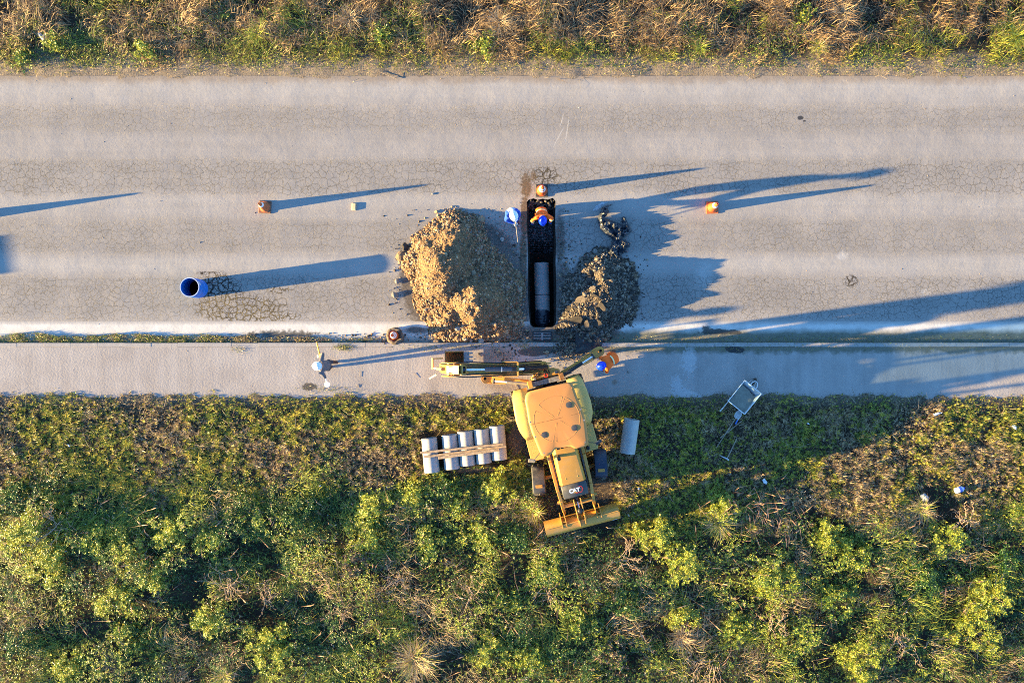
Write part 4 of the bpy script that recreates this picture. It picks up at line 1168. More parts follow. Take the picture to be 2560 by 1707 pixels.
fs = [(i * (G + 1) + j, (i + 1) * (G + 1) + j, (i + 1) * (G + 1) + j + 1, i * (G + 1) + j + 1) for i in range(G) for j in range(G)]
m.add(vs_, fs); m.build('mortar_load', M['mortar'], wb, smooth=True)
for s in (-1, 1):
    m = MB(); m.tube([(0.62, s * 0.06, 0.20), (0.35, s * 0.14, 0.30), (-0.40, s * 0.27, 0.42), (-0.74, s * 0.30, 0.52)], 0.016, 8); m.build('handle', M['galv'], wb, smooth=True)
    m = MB(); m.tube([(-0.66, s * 0.293, 0.49), (-0.80, s * 0.305, 0.54)], 0.021, 10); m.build('grip', M['glove_blue'] if s < 0 else M['galv'], wb, smooth=True)
    m = MB(); m.tube([(-0.15, s * 0.22, 0.37), (-0.30, s * 0.24, 0.02), (-0.42, s * 0.26, 0.40)], 0.013, 8); m.build('leg', M['galv'], wb, smooth=True)
m = MB(); m.tube([(0.41, 0.10, 0.585), (0.50, 0.10, 0.57), (0.60, 0.05, 0.52), (0.60, -0.05, 0.52), (0.50, -0.10, 0.57), (0.41, -0.10, 0.585)], 0.012, 8); m.build('front_guard', M['white_dirty'], wb, smooth=True)
w_ = thing('wheel', None, None, (0.56, 0, 0.18)); w_.parent = wb; w_.rotation_euler = (R(90), 0, 0)
def torus(mb, R0, r, ns=28, nt=10):
    vs_ = [((R0 + r * math.cos(2 * math.pi * j / nt)) * math.cos(2 * math.pi * i / ns), (R0 + r * math.cos(2 * math.pi * j / nt)) * math.sin(2 * math.pi * i / ns), r * math.sin(2 * math.pi * j / nt)) for i in range(ns) for j in range(nt)]
    mb.add(vs_, [(i * nt + j, ((i + 1) % ns) * nt + j, ((i + 1) % ns) * nt + (j + 1) % nt, i * nt + (j + 1) % nt) for i in range(ns) for j in range(nt)])
m = MB(); torus(m, 0.145, 0.036); m.build('tyre', M['rubber'], w_, smooth=True)
m = MB(); m.lathe([(0, -0.02), (0.112, -0.015), (0.112, 0.015), (0, 0.02)], 20); m.build('rim', M['galv'], w_, smooth=True)

def tool_handle(m, a, b, r=0.016): m.tube([a, Vector(a).lerp(Vector(b), 0.5) + Vector((0.004, 0.004, 0.0)), b], [r, r * 1.05, r * 0.9], 10)
sh = thing('shovel', 'round shovel with a long wooden handle leaning off the back of the wheelbarrow', 'shovel', P(1838, 1032))
a = Vector((0, 0, 0.40)); bb_ = P(1787, 1117) - P(1838, 1032); bb_.z = 0.20
m = MB(); tool_handle(m, a + (bb_ - a) * 0.12, bb_); m.build('handle', M['oldwood'], sh, smooth=True)
dirv = (a - bb_).normalized()
m = MB(); Ms = frame_along(a, Vector((dirv.x, dirv.y, -0.1)))
prof = [(0.0, -0.16), (0.055, -0.15), (0.095, -0.11), (0.105, -0.04), (0.095, 0.04), (0.06, 0.10), (0.0, 0.14), (-0.06, 0.10), (-0.095, 0.04), (-0.105, -0.04), (-0.095, -0.11), (-0.055, -0.15)]
vs_ = []
Mb = Matrix.Rotation(math.atan2(dirv.y, dirv.x) - R(90), 4, 'Z')
for zz in (0.0, 0.006):
    for x, y in prof: vs_.append(Vector(a) + Mb @ Vector((x, y, zz + 2.2 * x * x)))
n_ = len(prof); m.add(vs_, [tuple(reversed(range(n_))), tuple(range(n_, 2 * n_))] + [(k, (k + 1) % n_, n_ + (k + 1) % n_, n_ + k) for k in range(n_)])
m.build('blade', M['galv'], sh, bevel=0.002)
pk = thing('pickaxe', 'pickaxe lying in the shaded grass below the wheelbarrow', 'pickaxe', P(1812, 1143)); pk.location.z = gz(pk.location.x, pk.location.y) + 0.14
e = P(1836, 1092) - P(1812, 1143)
m = MB(); tool_handle(m, (0, 0, 0.02), (e.x, e.y, 0.05), 0.017); m.build('handle', M['oldwood'], pk, smooth=True)
h0 = P(1796, 1136) - P(1812, 1143); h1 = P(1816, 1147) - P(1812, 1143)
m = MB(); m.tube([Vector((h0.x, h0.y, -0.04)), Vector((h0.x * 0.45, h0.y * 0.4, 0.02)), Vector((0, 0, 0.03)), Vector((h1.x, h1.y, 0.0))], [0.008, 0.02, 0.03, 0.024], 8); m.build('head', M['galv'], pk, smooth=True)
wp = P(1848, 1050); e = P(1795, 1092) - wp
o = MB().tube([(0, 0, 0), (e.x * 0.5, e.y * 0.5, 0.02), (e.x, e.y, 0)], 0.017, 8).build('wooden_pole', M['oldwood'], smooth=True); o.location = (wp.x, wp.y, gz(wp.x, wp.y) + 0.15)
tag(o, 'loose wooden handle crossing the shovel in the grass below the wheelbarrow', 'pole')

# ------------------------------------------------------------------ people
def ik(a, b, l1, l2, pole):
    a, b, pole = Vector(a), Vector(b), Vector(pole)
    d_ = b - a; L = d_.length
    if L > (l1 + l2) * 0.995: b = a + d_.normalized() * (l1 + l2) * 0.995; d_ = b - a; L = d_.length
    x = (l1 * l1 - l2 * l2 + L * L) / (2 * L); h = math.sqrt(max(1e-6, l1 * l1 - x * x))
    u = d_.normalized(); p = (pole - u * pole.dot(u)).normalized()
    return a + u * x + p * h, b

def person(name_label, loc, rz, pel, bend, twist, hands, feet, top, legs, hat, boots, glove=None, bare=False, vest=None, stripe=False, bulk=1.0, headpitch=0.3, elbow=(( -0.4, 1, -0.6), (-0.4, -1, -0.6)), pants=None):
    """local frame: x forward, y to the person's left, z up; bend in degrees"""
    root = thing('person', name_label, 'person', loc, R(rz))
    pel = Vector(pel)
    b = R(bend); up = Vector((math.sin(b), 0, math.cos(b)))
    lat = Vector((math.sin(R(twist)), math.cos(R(twist)), 0))
    waist = pel + up * 0.14; chest = pel + up * 0.36; neckb = pel + up * 0.50
    hb = b * 0.75 + headpitch; hup = Vector((math.sin(hb * 0.7), 0, math.cos(hb * 0.7)))
    neck = neckb + hup * 0.05; head = neck + hup * 0.12; fwd = Vector((math.cos(hb), 0, -math.sin(hb)))
    J = {}; E = []; rad = []; lab = []
    vid = []
    def V(p, r_, l_):
        if l_ in ('top', 'leg'): r_ = (r_[0] * bulk, r_[1] * bulk)
        vid.append(Vector(p)); rad.append(r_); lab.append(l_); return len(vid) - 1
    def Ed(a_, b_): E.append((a_, b_)); return b_
    ip = V(pel, (0.155, 0.115), 'leg'); iw = Ed(ip, V(waist, (0.145, 0.105), 'top')); ic = Ed(iw, V(chest, (0.175, 0.12), 'top'))
    inb = Ed(ic, V(neckb, (0.11, 0.09), 'top')); inn = Ed(inb, V(neck, (0.058, 0.058), 'skin'))
    ih = Ed(inn, V(head - hup * 0.01 , (0.082, 0.090), 'skin')); it = Ed(ih, V(head + hup * 0.085, (0.080, 0.088), 'hair'))
    fingers = []
    for s, hp, ep in ((1, hands[0], elbow[0]), (-1, hands[1], elbow[1])):
        shd = pel + up * 0.465 + lat * 0.175 * s
        el, wr = ik(shd, hp, 0.29, 0.26, ep)
        ish = Ed(ic, V(shd, (0.075, 0.075), 'top')); iu = Ed(ish, V(shd.lerp(el, 0.5), (0.060, 0.060), 'top')); ie = Ed(iu, V(el, (0.050, 0.050), 'top'))
        fl = 'skin' if bare else 'top'
        ifa = Ed(ie, V(el.lerp(wr, 0.35), (0.047, 0.047), fl)); iwr = Ed(ifa, V(wr, (0.031, 0.028), fl))
        hd = (wr - el).normalized(); ihd = Ed(iwr, V(wr + hd * 0.05, (0.040, 0.026), 'hand'))
        fingers.append((wr, hd, s))
    for s, fp in ((1, feet[0]), (-1, feet[1])):
        hip = pel + Vector((0, 0.095 * s, -0.05)); fp = Vector(fp); ank = fp + Vector((0, 0, 0.085))
        kn, ank = ik(hip, ank, 0.44, 0.43, (1, 0.12 * s, 0.1))
        ihp = Ed(ip, V(hip, (0.098, 0.098), 'leg')); ith = Ed(ihp, V(hip.lerp(kn, 0.5), (0.085, 0.085), 'leg')); ik_ = Ed(ith, V(kn, (0.064, 0.064), 'leg'))
        icf = Ed(ik_, V(kn.lerp(ank, 0.35), (0.064, 0.064), 'leg')); ia = Ed(icf, V(ank, (0.048, 0.048), 'boot'))
        ihl = Ed(ia, V(ank + Vector((-0.03, 0, -0.05)), (0.040, 0.035), 'boot')); itoe = Ed(ia, V(ank + Vector((0.10, 0.01 * s, -0.05)), (0.045, 0.034), 'boot')); Ed(itoe, V(ank + Vector((0.19, 0.015 * s, -0.058)), (0.036, 0.026), 'boot'))
    me = bpy.data.meshes.new('tmp'); me.from_pydata(vid, E, [])
    ob = bpy.data.objects.new('tmp', me); COL.objects.link(ob)
    sk = ob.modifiers.new('skin', 'SKIN'); sk.use_smooth_shade = True
    for i, sv in enumerate(me.skin_vertices[0].data): sv.radius = rad[i]; sv.use_root = (i == 0)
    ob.modifiers.new('sub', 'SUBSURF').levels = 2
    dg = bpy.context.evaluated_depsgraph_get(); ev = ob.evaluated_get(dg)
    bm = bmesh.new(); bm.from_mesh(ev.to_mesh()); ev.to_mesh_clear()
    bpy.data.objects.remove(ob); bpy.data.meshes.remove(me)
    mats = {'top': top, 'leg': pants or top, 'skin': M['skin'], 'hair': M['black'], 'hand': glove or M['skin'], 'boot': boots}
    keys = list(mats)
    segs = [(vid[a_], vid[b_], lab[b_] if lab[b_] != 'hair' else 'hair') for a_, b_ in E]
    for f in bm.faces:
        c_ = f.calc_center_median(); best = 9; bl = 'top'
        for a_, b_, l_ in segs:
            ab = b_ - a_; t = max(0, min(1, (c_ - a_).dot(ab) / ab.length_squared)); dd = (c_ - a_ - ab * t).length
            if dd < best: best = dd; bl = l_
        f.material_index = keys.index(bl); f.smooth = True
    # fingers, nose, ears added to the same mesh
    def addtube(pts_, rs2, key):
        mb = MB().tube(pts_, rs2, 6); vv = [bm.verts.new(v) for v in mb.v]
        for fc in mb.f:
            try: f2 = bm.faces.new([vv[i] for i in fc]); f2.material_index = keys.index(key); f2.smooth = True
            except ValueError: pass
    for wr, hd, s in fingers:
        sd = hd.cross(Vector((0, 0, 1)));  sd = sd.normalized() if sd.length > 0.2 else Vector((1, 0, 0))
        dn = sd.cross(hd).normalized()
        if dn.z > 0: dn = -dn
        for q, (off, ln) in enumerate(((-0.030, 0.062), (-0.010, 0.070), (0.010, 0.066), (0.029, 0.052))):
            p0 = wr + hd * 0.065 + sd * off; p1 = p0 + hd * ln * 0.5 + dn * 0.006; p2 = p1 + hd * ln * 0.35 + dn * 0.022; p3 = p2 + dn * 0.022
            addtube([p0, p1, p2, p3], [0.0105, 0.010, 0.009, 0.007], 'hand')
        p0 = wr + hd * 0.03 - sd * 0.030 * s; addtube([p0, p0 - sd * 0.025 * s + hd * 0.02 + dn * 0.01, p0 - sd * 0.030 * s + hd * 0.05 + dn * 0.022], [0.013, 0.011, 0.008], 'hand')
    hl = Vector((0, 1, 0)); eye = head + fwd * 0.082 + hup * 0.02
    addtube([eye - hup * 0.005, eye - hup * 0.03 + fwd * 0.012, eye - hup * 0.045 + fwd * 0.020, eye - hup * 0.052 + fwd * 0.004], [0.008, 0.011, 0.014, 0.008], 'skin')
    for s in (1, -1):
        e0 = head + hl * 0.083 * s + hup * 0.0; addtube([e0 - hup * 0.028, e0 + hl * 0.010 * s, e0 + hup * 0.026], [0.010, 0.016, 0.010], 'skin')
        addtube([eye + hl * 0.030 * s, eye + hl * 0.030 * s + fwd * 0.006], [0.011, 0.006], 'hair')
    addtube([eye - hup * 0.072 + hl * 0.022 - fwd * 0.004, eye - hup * 0.073 + fwd * 0.004, eye - hup * 0.072 - hl * 0.022 - fwd * 0.004], [0.004, 0.006, 0.004], 'boot')
    me = bpy.data.meshes.new('body'); bm.to_mesh(me); bm.free()
    link_mesh('body', me, [mats[k_] for k_ in keys], root)
    # helmet
    hm = thing('helmet', None, None, head + hup * 0.055); hm.parent = root
    zax = hup; xax = (fwd - hup * fwd.dot(hup)).normalized(); yax = zax.cross(xax)
    hm.rotation_euler = Matrix((xax, yax, zax)).transposed().to_euler()
    m_ = MB(); prof = []
    for i in range(9):
        t = i / 8 * math.pi / 2; prof.append((0.122 * math.cos(t), 0.02 + 0.105 * math.sin(t)))
    Msc = Matrix.Diagonal((1.18, 0.95, 1, 1))
    m_.lathe([(0.118, 0.0)] + prof, 28, Msc); m_.build('helmet_shell', hat, hm, smooth=True)
    m_ = MB(); m_.lathe([(0.120, 0.0), (0.137, -0.004), (0.137, 0.004), (0.120, 0.012)], 28, Msc, close=True); m_.build('brim', hat, hm, smooth=True)
    m_ = MB(); m_.prism([(0.10, -0.085), (0.175, -0.06), (0.195, 0.0), (0.175, 0.06), (0.10, 0.085)], -0.006, 0.004, Matrix.Rotation(R(8), 4, 'Y')); m_.build('peak', hat, hm, bevel=0.003)
    m_ = MB(); m_.tube([(-0.11, 0, 0.083), (-0.05, 0, 0.122), (0.02, 0, 0.129), (0.09, 0, 0.105)], [0.006, 0.012, 0.012, 0.006], 8); m_.build('ridge', hat, hm, smooth=True)
    # stripes / vest as shells round the torso
    def band(t0, t1, sx, sy, mat, nm, n2=24):
        mm = MB(); vs2 = []
        for t in (t0, t1):
            c_ = pel + up * t; f_ = Vector((math.cos(b), 0, -math.sin(b)))
            for k in range(n2):
                th = 2 * math.pi * k / n2
                vs2.append(c_ + Vector((lat.x, lat.y, 0)) * sx * math.cos(th) + f_ * sy * math.sin(th))
        mm.add(vs2, [(k, (k + 1) % n2, n2 + (k + 1) % n2, n2 + k) for k in range(n2)])
        o2 = mm.build(nm, mat, root, smooth=True)
        sd_ = o2.modifiers.new('solid', 'SOLIDIFY'); sd_.thickness = 0.006
    if stripe:
        band(0.20, 0.245, 0.170, 0.130, M['stripe'], 'reflective_stripe')
        for (wr, hd, s) in fingers:
            p = wr - hd * 0.16
            mm = MB(); mm.lathe([(0.056, -0.018), (0.059, -0.016), (0.059, 0.016), (0.056, 0.018)], 16, frame_along(p, hd)); mm.build('reflective_stripe', M['stripe'], root, smooth=True)
    if vest:
        mm = MB(); vs2 = []; n2 = 28; lv = [(0.06, 0.165, 0.130), (0.18, 0.168, 0.132), (0.30, 0.186, 0.142), (0.40, 0.178, 0.132), (0.47, 0.13, 0.110)]
        for t, sx, sy in lv:
            c_ = pel + up * t; f_ = Vector((math.cos(b), 0, -math.sin(b)))
            for k in range(n2):
                th = 2 * math.pi * k / n2
                vs2.append(c_ + lat * sx * math.cos(th) + f_ * sy * math.sin(th) + Vector((0, 0, 0.004 * math.sin(5 * th))))
        mm.add(vs2, [(i * n2 + k, i * n2 + (k + 1) % n2, (i + 1) * n2 + (k + 1) % n2, (i + 1) * n2 + k) for i in range(len(lv) - 1) for k in range(n2)])
        o2 = mm.build('vest', vest, root, smooth=True); o2.modifiers.new('solid', 'SOLIDIFY').thickness = 0.008
    return root

# man in white helmet at the trench edge, bending over a long bar (heading south-south-east)
pA = P(1279, 543)
person('person in white helmet and pale blue vest bending at the left edge of the trench', pA, -70,
       (-0.05, 0.0, 0.94), 20, 0, [(0.30, 0.04, 0.90), (0.33, -0.05, 1.02)], [(0.10, 0.12, 0), (-0.12, -0.12, 0)], M['shirt_blue'], None, M['hat_white'], M['boot'], M['glove_white'], vest=M['vest_pale'], pants=M['shirt_blue'], headpitch=0.2, bulk=1.18)
a0, a1 = P(1290, 563, 0.98), P(1299, 641, 0.02)
bar = thing('digging_bar', 'long thin steel bar held by the man in the white helmet beside the trench', 'bar', a1)
m = MB(); q = a0 - a1; m.tube([(0, 0, 0), q, q * 1.18], [0.013, 0.014, 0.014], 8); m.build('shaft', M['steel'], bar, smooth=True)
m = MB(); m.beam(q * 1.18 + Vector((0.05, 0, 0)), q * 1.18 + Vector((-0.05, 0, 0)), 0.03, 0.03); m.build('grip', M['oldwood'], bar, bevel=0.004)
# worker down in the trench, bending towards the pipes (south)
person('person in orange clothes and blue helmet standing down in the trench', P(1353, 533, 0) + Vector((0, 0, -0.74)), -86,
       (-0.10, 0.0, 0.90), 38, 0, [(0.30, 0.26, 0.78), (0.30, -0.28, 0.76)], [(0.02, 0.17, 0.02), (-0.06, -0.17, 0.02)], M['hivis'], None, M['hat_blue'], M['boot'], M['glove_blue'], stripe=True, pants=M['hivis'], headpitch=0.35, elbow=((-0.2, 1, -0.2), (-0.2, -1, -0.2)))
# man carrying a yellow and white pole on the sidewalk (facing west)
pC = P(838, 911, 0); pC.z = ZS
person('person in white helmet and grey shirt on the sidewalk carrying a yellow pole', pC, 180,
       (0.0, 0.0, 0.95), 13, 0, [(0.12, 0.24, 0.99), (0.27, -0.28, 0.99)], [(0.08, 0.07, 0), (-0.10, -0.07, 0)], M['shirt_grey'], None, M['hat_white'], M['boot'], M['glove_white'], bare=True, pants=M['trouser'], headpitch=0.25)
a0, a1 = P(791.5, 855, 1.10), P(817, 957, 1.10)
pol = thing('signal_pole', 'yellow and white pole with a round white disc, carried by the man on the sidewalk', 'pole', (a0 + a1) / 2)
q0 = a0 - pol.location; q1 = a1 - pol.location; qm = q0.lerp(q1, 0.42)
m = MB(); m.tube([q0, qm], 0.021, 12); m.build('yellow_shaft', M['pole_yellow'], pol, smooth=True)
m = MB(); m.tube([qm, q1], 0.014, 12); m.build('white_shaft', M['white'], pol, smooth=True)
m = MB(); m.lathe([(0.0, -0.012), (0.082, -0.012), (0.086, 0.0), (0.082, 0.012), (0.0, 0.012)], 28, Matrix.Translation(q1 + (q1 - qm).normalized() * 0.05)); m.build('round_disc', M['white'], pol, smooth=True)
# worker bending beside the right stabiliser (heading west-south-west)
pD = P(1529, 893, 0); pD.z = ZS
person('person in orange clothes and blue helmet bending beside the right stabiliser', pD, 206,
       (-0.02, 0.0, 0.88), 58, 0, [(0.46, 0.20, 0.62), (0.42, -0.16, 0.55)], [(0.10, 0.15, 0), (-0.16, -0.14, 0)], M['hivis'], None, M['hat_blue'], M['boot'], M['glove_blue'], stripe=True, pants=M['hivis'], headpitch=0.0, elbow=((-0.1, 1, 0.1), (-0.1, -1, 0.1)))
# ------------------------------------------------------------------ backhoe loader
# local frame: origin under the cab roof centre, +y to the rear (backhoe end), +x to the picture's right
BH = thing('backhoe_loader', 'yellow backhoe loader parked on the grass with its digging arm folded to the left', 'backhoe loader', (1.254, -2.17, 0.12), R(14.5))
Y_, DK, CH = M['yellow'], M['dark'], M['chrome']
def part(mb, name, mat, parent=BH, **kw): return mb.build(name, mat, parent, **kw)
def B(*a, **k): return MB().box(*a, **k)

# wheels
def wheel(x, y, rad, w, steer=0, lugs=22):
    wr = thing('wheel', None, None, (x, y, rad)); wr.parent = BH
    wr.rotation_euler = (R(90), 0, R(90 + steer))
    m = MB()
    ri = rad * 0.56
    m.lathe([(ri, -w / 2 * 0.8), (rad * 0.82, -w / 2), (rad * 0.95, -w / 2 * 0.86), (rad * 0.97, 0), (rad * 0.95, w / 2 * 0.86), (rad * 0.82, w / 2), (ri, w / 2 * 0.8)], 48)
    for i in range(lugs):
        for s in (-1, 1):
            a = 2 * math.pi * (i + (0.5 if s > 0 else 0)) / lugs
            p0 = (rad * 0.985 * math.cos(a), rad * 0.985 * math.sin(a), 0.01 * s); a2 = a + 0.16
            p1 = (rad * 0.95 * math.cos(a2), rad * 0.95 * math.sin(a2), s * w * 0.47)
            m.beam(p0, p1, 0.045, 0.05)
    m.build('tyre', M['rubber'], wr, smooth=True)
    m = MB(); m.lathe([(0.0, -w * 0.1), (ri * 0.35, -w * 0.12), (ri * 0.5, -w * 0.3), (ri * 0.92, -w * 0.34), (ri * 1.01, -w * 0.40), (ri * 1.01, w * 0.40), (ri * 0.92, w * 0.34), (ri * 0.5, w * 0.3), (ri * 0.35, w * 0.12), (0, w * 0.1)], 32)
    m.build('rim', M['rim'], wr, smooth=True)
    return wr
wheel(-0.90, 0.30, 0.66, 0.44); wheel(0.90, 0.30, 0.66, 0.44)
wheel(-0.95, -1.88, 0.46, 0.33, -11, 18); wheel(0.98, -1.88, 0.46, 0.33, -11, 18)
part(MB().tube([(-0.7, 0.30, 0.66), (0.7, 0.30, 0.66)], 0.11, 12).box(-0.2, 0.2, 0.12, 0.48, 0.5, 0.85), 'rear_axle', DK, smooth=True)
part(MB().tube([(-0.85, -1.88, 0.46), (0.86, -1.88, 0.46)], 0.06, 10).box(-0.16, 0.16, -2.0, -1.76, 0.40, 0.62), 'front_axle', Y_, smooth=True)

# chassis and body
part(B(-0.34, 0.34, -2.5, 1.05, 0.48, 0.80), 'chassis', DK, bevel=0.02)
part(B(-0.62, 0.64, -0.95, 0.88, 0.80, 1.05), 'cab_floor', DK, bevel=0.02)
part(B(-0.20, 0.20, 0.25, 0.70, 1.05, 1.50, tx=0.02, ty=0.02), 'seat', M['charcoal'], bevel=0.05)
part(MB().box(-0.22, 0.22, -0.72, -0.5, 1.05, 1.65, tx=0.05, ty=0.05), 'dashboard', M['charcoal'], bevel=0.03)
# rear fenders
def fender(s, nm):
    ys = [0.97, 0.80, 0.45, 0.10, -0.20, -0.42, -0.55]
    zs = [1.16, 1.34, 1.43, 1.44, 1.42, 1.30, 1.14]
    xo = [1.00, 1.07, 1.12, 1.145, 1.12, 1.05, 0.99]
    xi = [0.60, 0.60, 0.60, 0.62, 0.66, 0.72, 0.74]
    m = MB(); vs_ = []
    for y, z, o_, i_ in zip(ys, zs, xo, xi):
        for x, zz in ((i_, z + 0.01), ((i_ + o_) / 2, z + 0.015), (o_ - 0.06, z), (o_ - 0.012, z - 0.035), (o_, z - 0.14)):
            vs_.append((s * x, y, zz))
    k = 5
    m.add(vs_, [(i * k + j, i * k + j + 1, (i + 1) * k + j + 1, (i + 1) * k + j) for i in range(len(ys) - 1) for j in range(k - 1)])
    o = part(m, 'rear_fender', M['fender'], smooth=True)
    sd = o.modifiers.new('solid', 'SOLIDIFY'); sd.thickness = 0.02; sd.offset = 1 if s < 0 else -1
    sd.offset = 0
    return o
fender(-1, 'w'); fender(1, 'e')
for x, y in ((0.72, 0.62), (0.80, 0.28), (-0.80, 0.62)):
    part(MB().lathe([(0.0, 0.0), (0.018, 0.0), (0.018, 0.02), (0, 0.022)], 10, Matrix.Translation((x, y, 1.445))), 'fender_bolt', DK)
# front fenders with yellow badge plates
def ffender(x, s):
    fr = thing('front_fender', None, None, (x, -1.88, 0.46)); fr.parent = BH; fr.rotation_euler = (0, 0, R(-11))
    m = MB(); vs_ = []; n_ = 9
    for i in range(n_):
        a = R(22 + 105 * i / (n_ - 1)); rr = 0.525
        y, z = rr * math.cos(a), rr * math.sin(a)
        w = 0.20
        for xx, dz in ((-w, -0.05), (-w + 0.03, 0.0), (0, 0.012), (w - 0.03, 0), (w, -0.05)):
            vs_.append((xx, y - 0.03, z + dz))
    m.add(vs_, [(i * 5 + j, i * 5 + j + 1, (i + 1) * 5 + j + 1, (i + 1) * 5 + j) for i in range(n_ - 1) for j in range(4)])
    o = m.build('fender_shell', M['charcoal'] if s < 0 else M['navy'], fr, smooth=True); o.modifiers.new('solid', 'SOLIDIFY').thickness = 0.018
    yb = -0.12
    m = B(-0.10, 0.10, yb - 0.045, yb + 0.045, 0.525, 0.545); m.build('badge_plate', Y_, fr, bevel=0.004)
    for q in (-0.065, 0.065): MB().lathe([(0, 0.545), (0.009, 0.545), (0.009, 0.551), (0, 0.552)], 8, Matrix.Translation((q, yb, 0))).build('bolt', DK, fr)
M['navy'] = mat_simple('dark_blue_plastic', (0.018, 0.030, 0.058), 0.5, var=0.2, scale=8, dirt=((0.08, 0.08, 0.09), 0.4))
ffender(-0.95, -1); ffender(0.98, 1)

# cab: pillars, glass, roof
pil = [(-0.55, 0.80), (0.56, 0.80), (-0.70, 0.02), (0.70, 0.02), (-0.52, -0.78), (0.53, -0.78)]
for x, y in pil: part(B(x - 0.035, x + 0.035, y - 0.035, y + 0.035, 1.051, 2.66), 'cab_pillar', DK, bevel=0.01)
def pane(a, b, z0, z1):
    m = MB(); d_ = (Vector(b) - Vector(a)).normalized() * 0.04
    a2 = Vector(a) + d_; b2 = Vector(b) - d_; nrm = Vector((-d_.y, d_.x)).normalized() * 0.003
    m.add([(a2.x - nrm.x, a2.y - nrm.y, z0), (b2.x - nrm.x, b2.y - nrm.y, z0), (b2.x - nrm.x, b2.y - nrm.y, z1), (a2.x - nrm.x, a2.y - nrm.y, z1),
           (a2.x + nrm.x, a2.y + nrm.y, z0), (b2.x + nrm.x, b2.y + nrm.y, z0), (b2.x + nrm.x, b2.y + nrm.y, z1), (a2.x + nrm.x, a2.y + nrm.y, z1)],
          [(0, 1, 2, 3), (7, 6, 5, 4), (0, 4, 5, 1), (1, 5, 6, 2), (2, 6, 7, 3), (3, 7, 4, 0)])
    part(m, 'window_pane', M['glass'])
pane(pil[0], pil[2], 1.48, 2.64); pane(pil[2], pil[4], 1.10, 2.64); pane(pil[1], pil[3], 1.48, 2.64); pane(pil[3], pil[5], 1.10, 2.64)
pane(pil[4], pil[5], 1.80, 2.64); pane(pil[0], pil[1], 1.50, 2.64)
part(B(-0.5, 0.5, -0.80, -0.74, 1.05, 1.79), 'firewall', DK, bevel=0.01)
rp = [(-0.69, 0.84), (-0.64, 0.90), (-0.55, 0.935), (0.0, 0.93), (0.56, 0.915), (0.64, 0.89), (0.68, 0.83), (0.70, 0.55), (0.755, 0.15), (0.775, -0.15), (0.77, -0.35), (0.70, -0.84), (0.66, -0.92), (0.58, -0.95), (0.34, -0.94), (0.27, -0.92), (0.22, -0.87), (0.18, -0.84),
      (-0.20, -0.80), (-0.27, -0.82), (-0.34, -0.88), (-0.42, -0.93), (-0.60, -0.93), (-0.67, -0.89), (-0.70, -0.78), (-0.775, -0.20), (-0.785, 0.12), (-0.765, 0.32), (-0.745, 0.52), (-0.735, 0.72)]
m = MB(); n_ = len(rp); vs_ = []
cx_, cy_ = 0, 0
for sc, z in ((0.97, 2.66), (1.0, 2.68), (1.0, 2.755), (0.985, 2.785), (0.955, 2.80), (0.90, 2.806), (0.4, 2.815)):
    vs_ += [(x * sc, y * sc, z) for x, y in rp]
fs = [tuple(reversed(range(n_)))]
for l in range(6): fs += [(l * n_ + i, l * n_ + (i + 1) % n_, (l + 1) * n_ + (i + 1) % n_, (l + 1) * n_ + i) for i in range(n_)]
fs.append(tuple(6 * n_ + i for i in range(n_)))
m.add(vs_, fs); roof = part(m, 'cab_roof', M['yellow_roof'], smooth=True)
# embossed panels on the roof: raised sector outlines
def emboss(parent, a0, a1, R0, R1, ctr=(0, 0)):
    """closed raised outline of a circle sector"""
    pts_ = []
    for i in range(13):
        a = R(a0 + (a1 - a0) * i / 12); pts_.append((ctr[0] + R1 * math.cos(a), ctr[1] + R1 * math.sin(a)))
    for a in (a1, a0): pts_.append((ctr[0] + R0 * math.cos(R(a)), ctr[1] + R0 * math.sin(R(a))))
    for i in range(len(pts_)):
        p, q = pts_[i], pts_[(i + 1) % len(pts_)]
        if i == 13: continue
        yield p, q
zr = 2.806
def zroof(x, y):
    e = max(abs(x) / 0.775, abs(y) / 0.93)
    return 2.806 + 0.009 * max(0, min(1, (0.9 - e) / 0.5))
for a0, a1 in ((62, 128), (145, 246), (254, 316), (-36, 56)):
    m = MB()
    for p, q in emboss(roof, a0, a1, 0.10, 0.645):
        m.tube([(p[0], p[1], zroof(*p) - 0.0075), (q[0], q[1], zroof(*q) - 0.0075)], 0.0115, 6)
    m.build('embossed_panel', M['yellow_roof'], roof, smooth=True)
m = MB(); m.beam((-0.77, 0.03, zroof(-0.7, 0)), (-0.1, 0.01, 2.816), 0.012, 0.004); m.beam((-0.1, 0.01, 2.816), (0.62, 0.0, zroof(0.6, 0)), 0.012, 0.004); m.build('seam', M['rust'], roof)
for x, y in ((0.42, 0.30), (0.41, -0.36), (-0.45, -0.34)):
    m = MB(); m.lathe([(0, 0), (0.085, 0), (0.085, 0.010), (0.075, 0.012), (0, 0.012)], 28, Matrix.Translation((x, y, zroof(x, y)))); m.build('roof_plug', M['charcoal'], roof, smooth=True)
for x, y, sx, sy in ((-0.50, 0.79, 0.028, 0.05), (-0.25, 0.80, 0.026, 0.035), (-0.02, 0.80, 0.032, 0.065), (0.24, 0.80, 0.026, 0.035), (0.47, 0.79, 0.03, 0.05), (-0.60, 0.74, 0.035, 0.03), (0.60, 0.74, 0.035, 0.03)):
    m = MB(); m.lathe([(1.0, -0.002), (0.86, 0.004), (0.6, 0.0), (0, -0.002)], 18, Matrix.Translation((x, y, 2.803)) @ Matrix.Diagonal((sx, sy, 1, 1))); m.build('moulded_boss', M['yellow_roof'], roof, smooth=True)
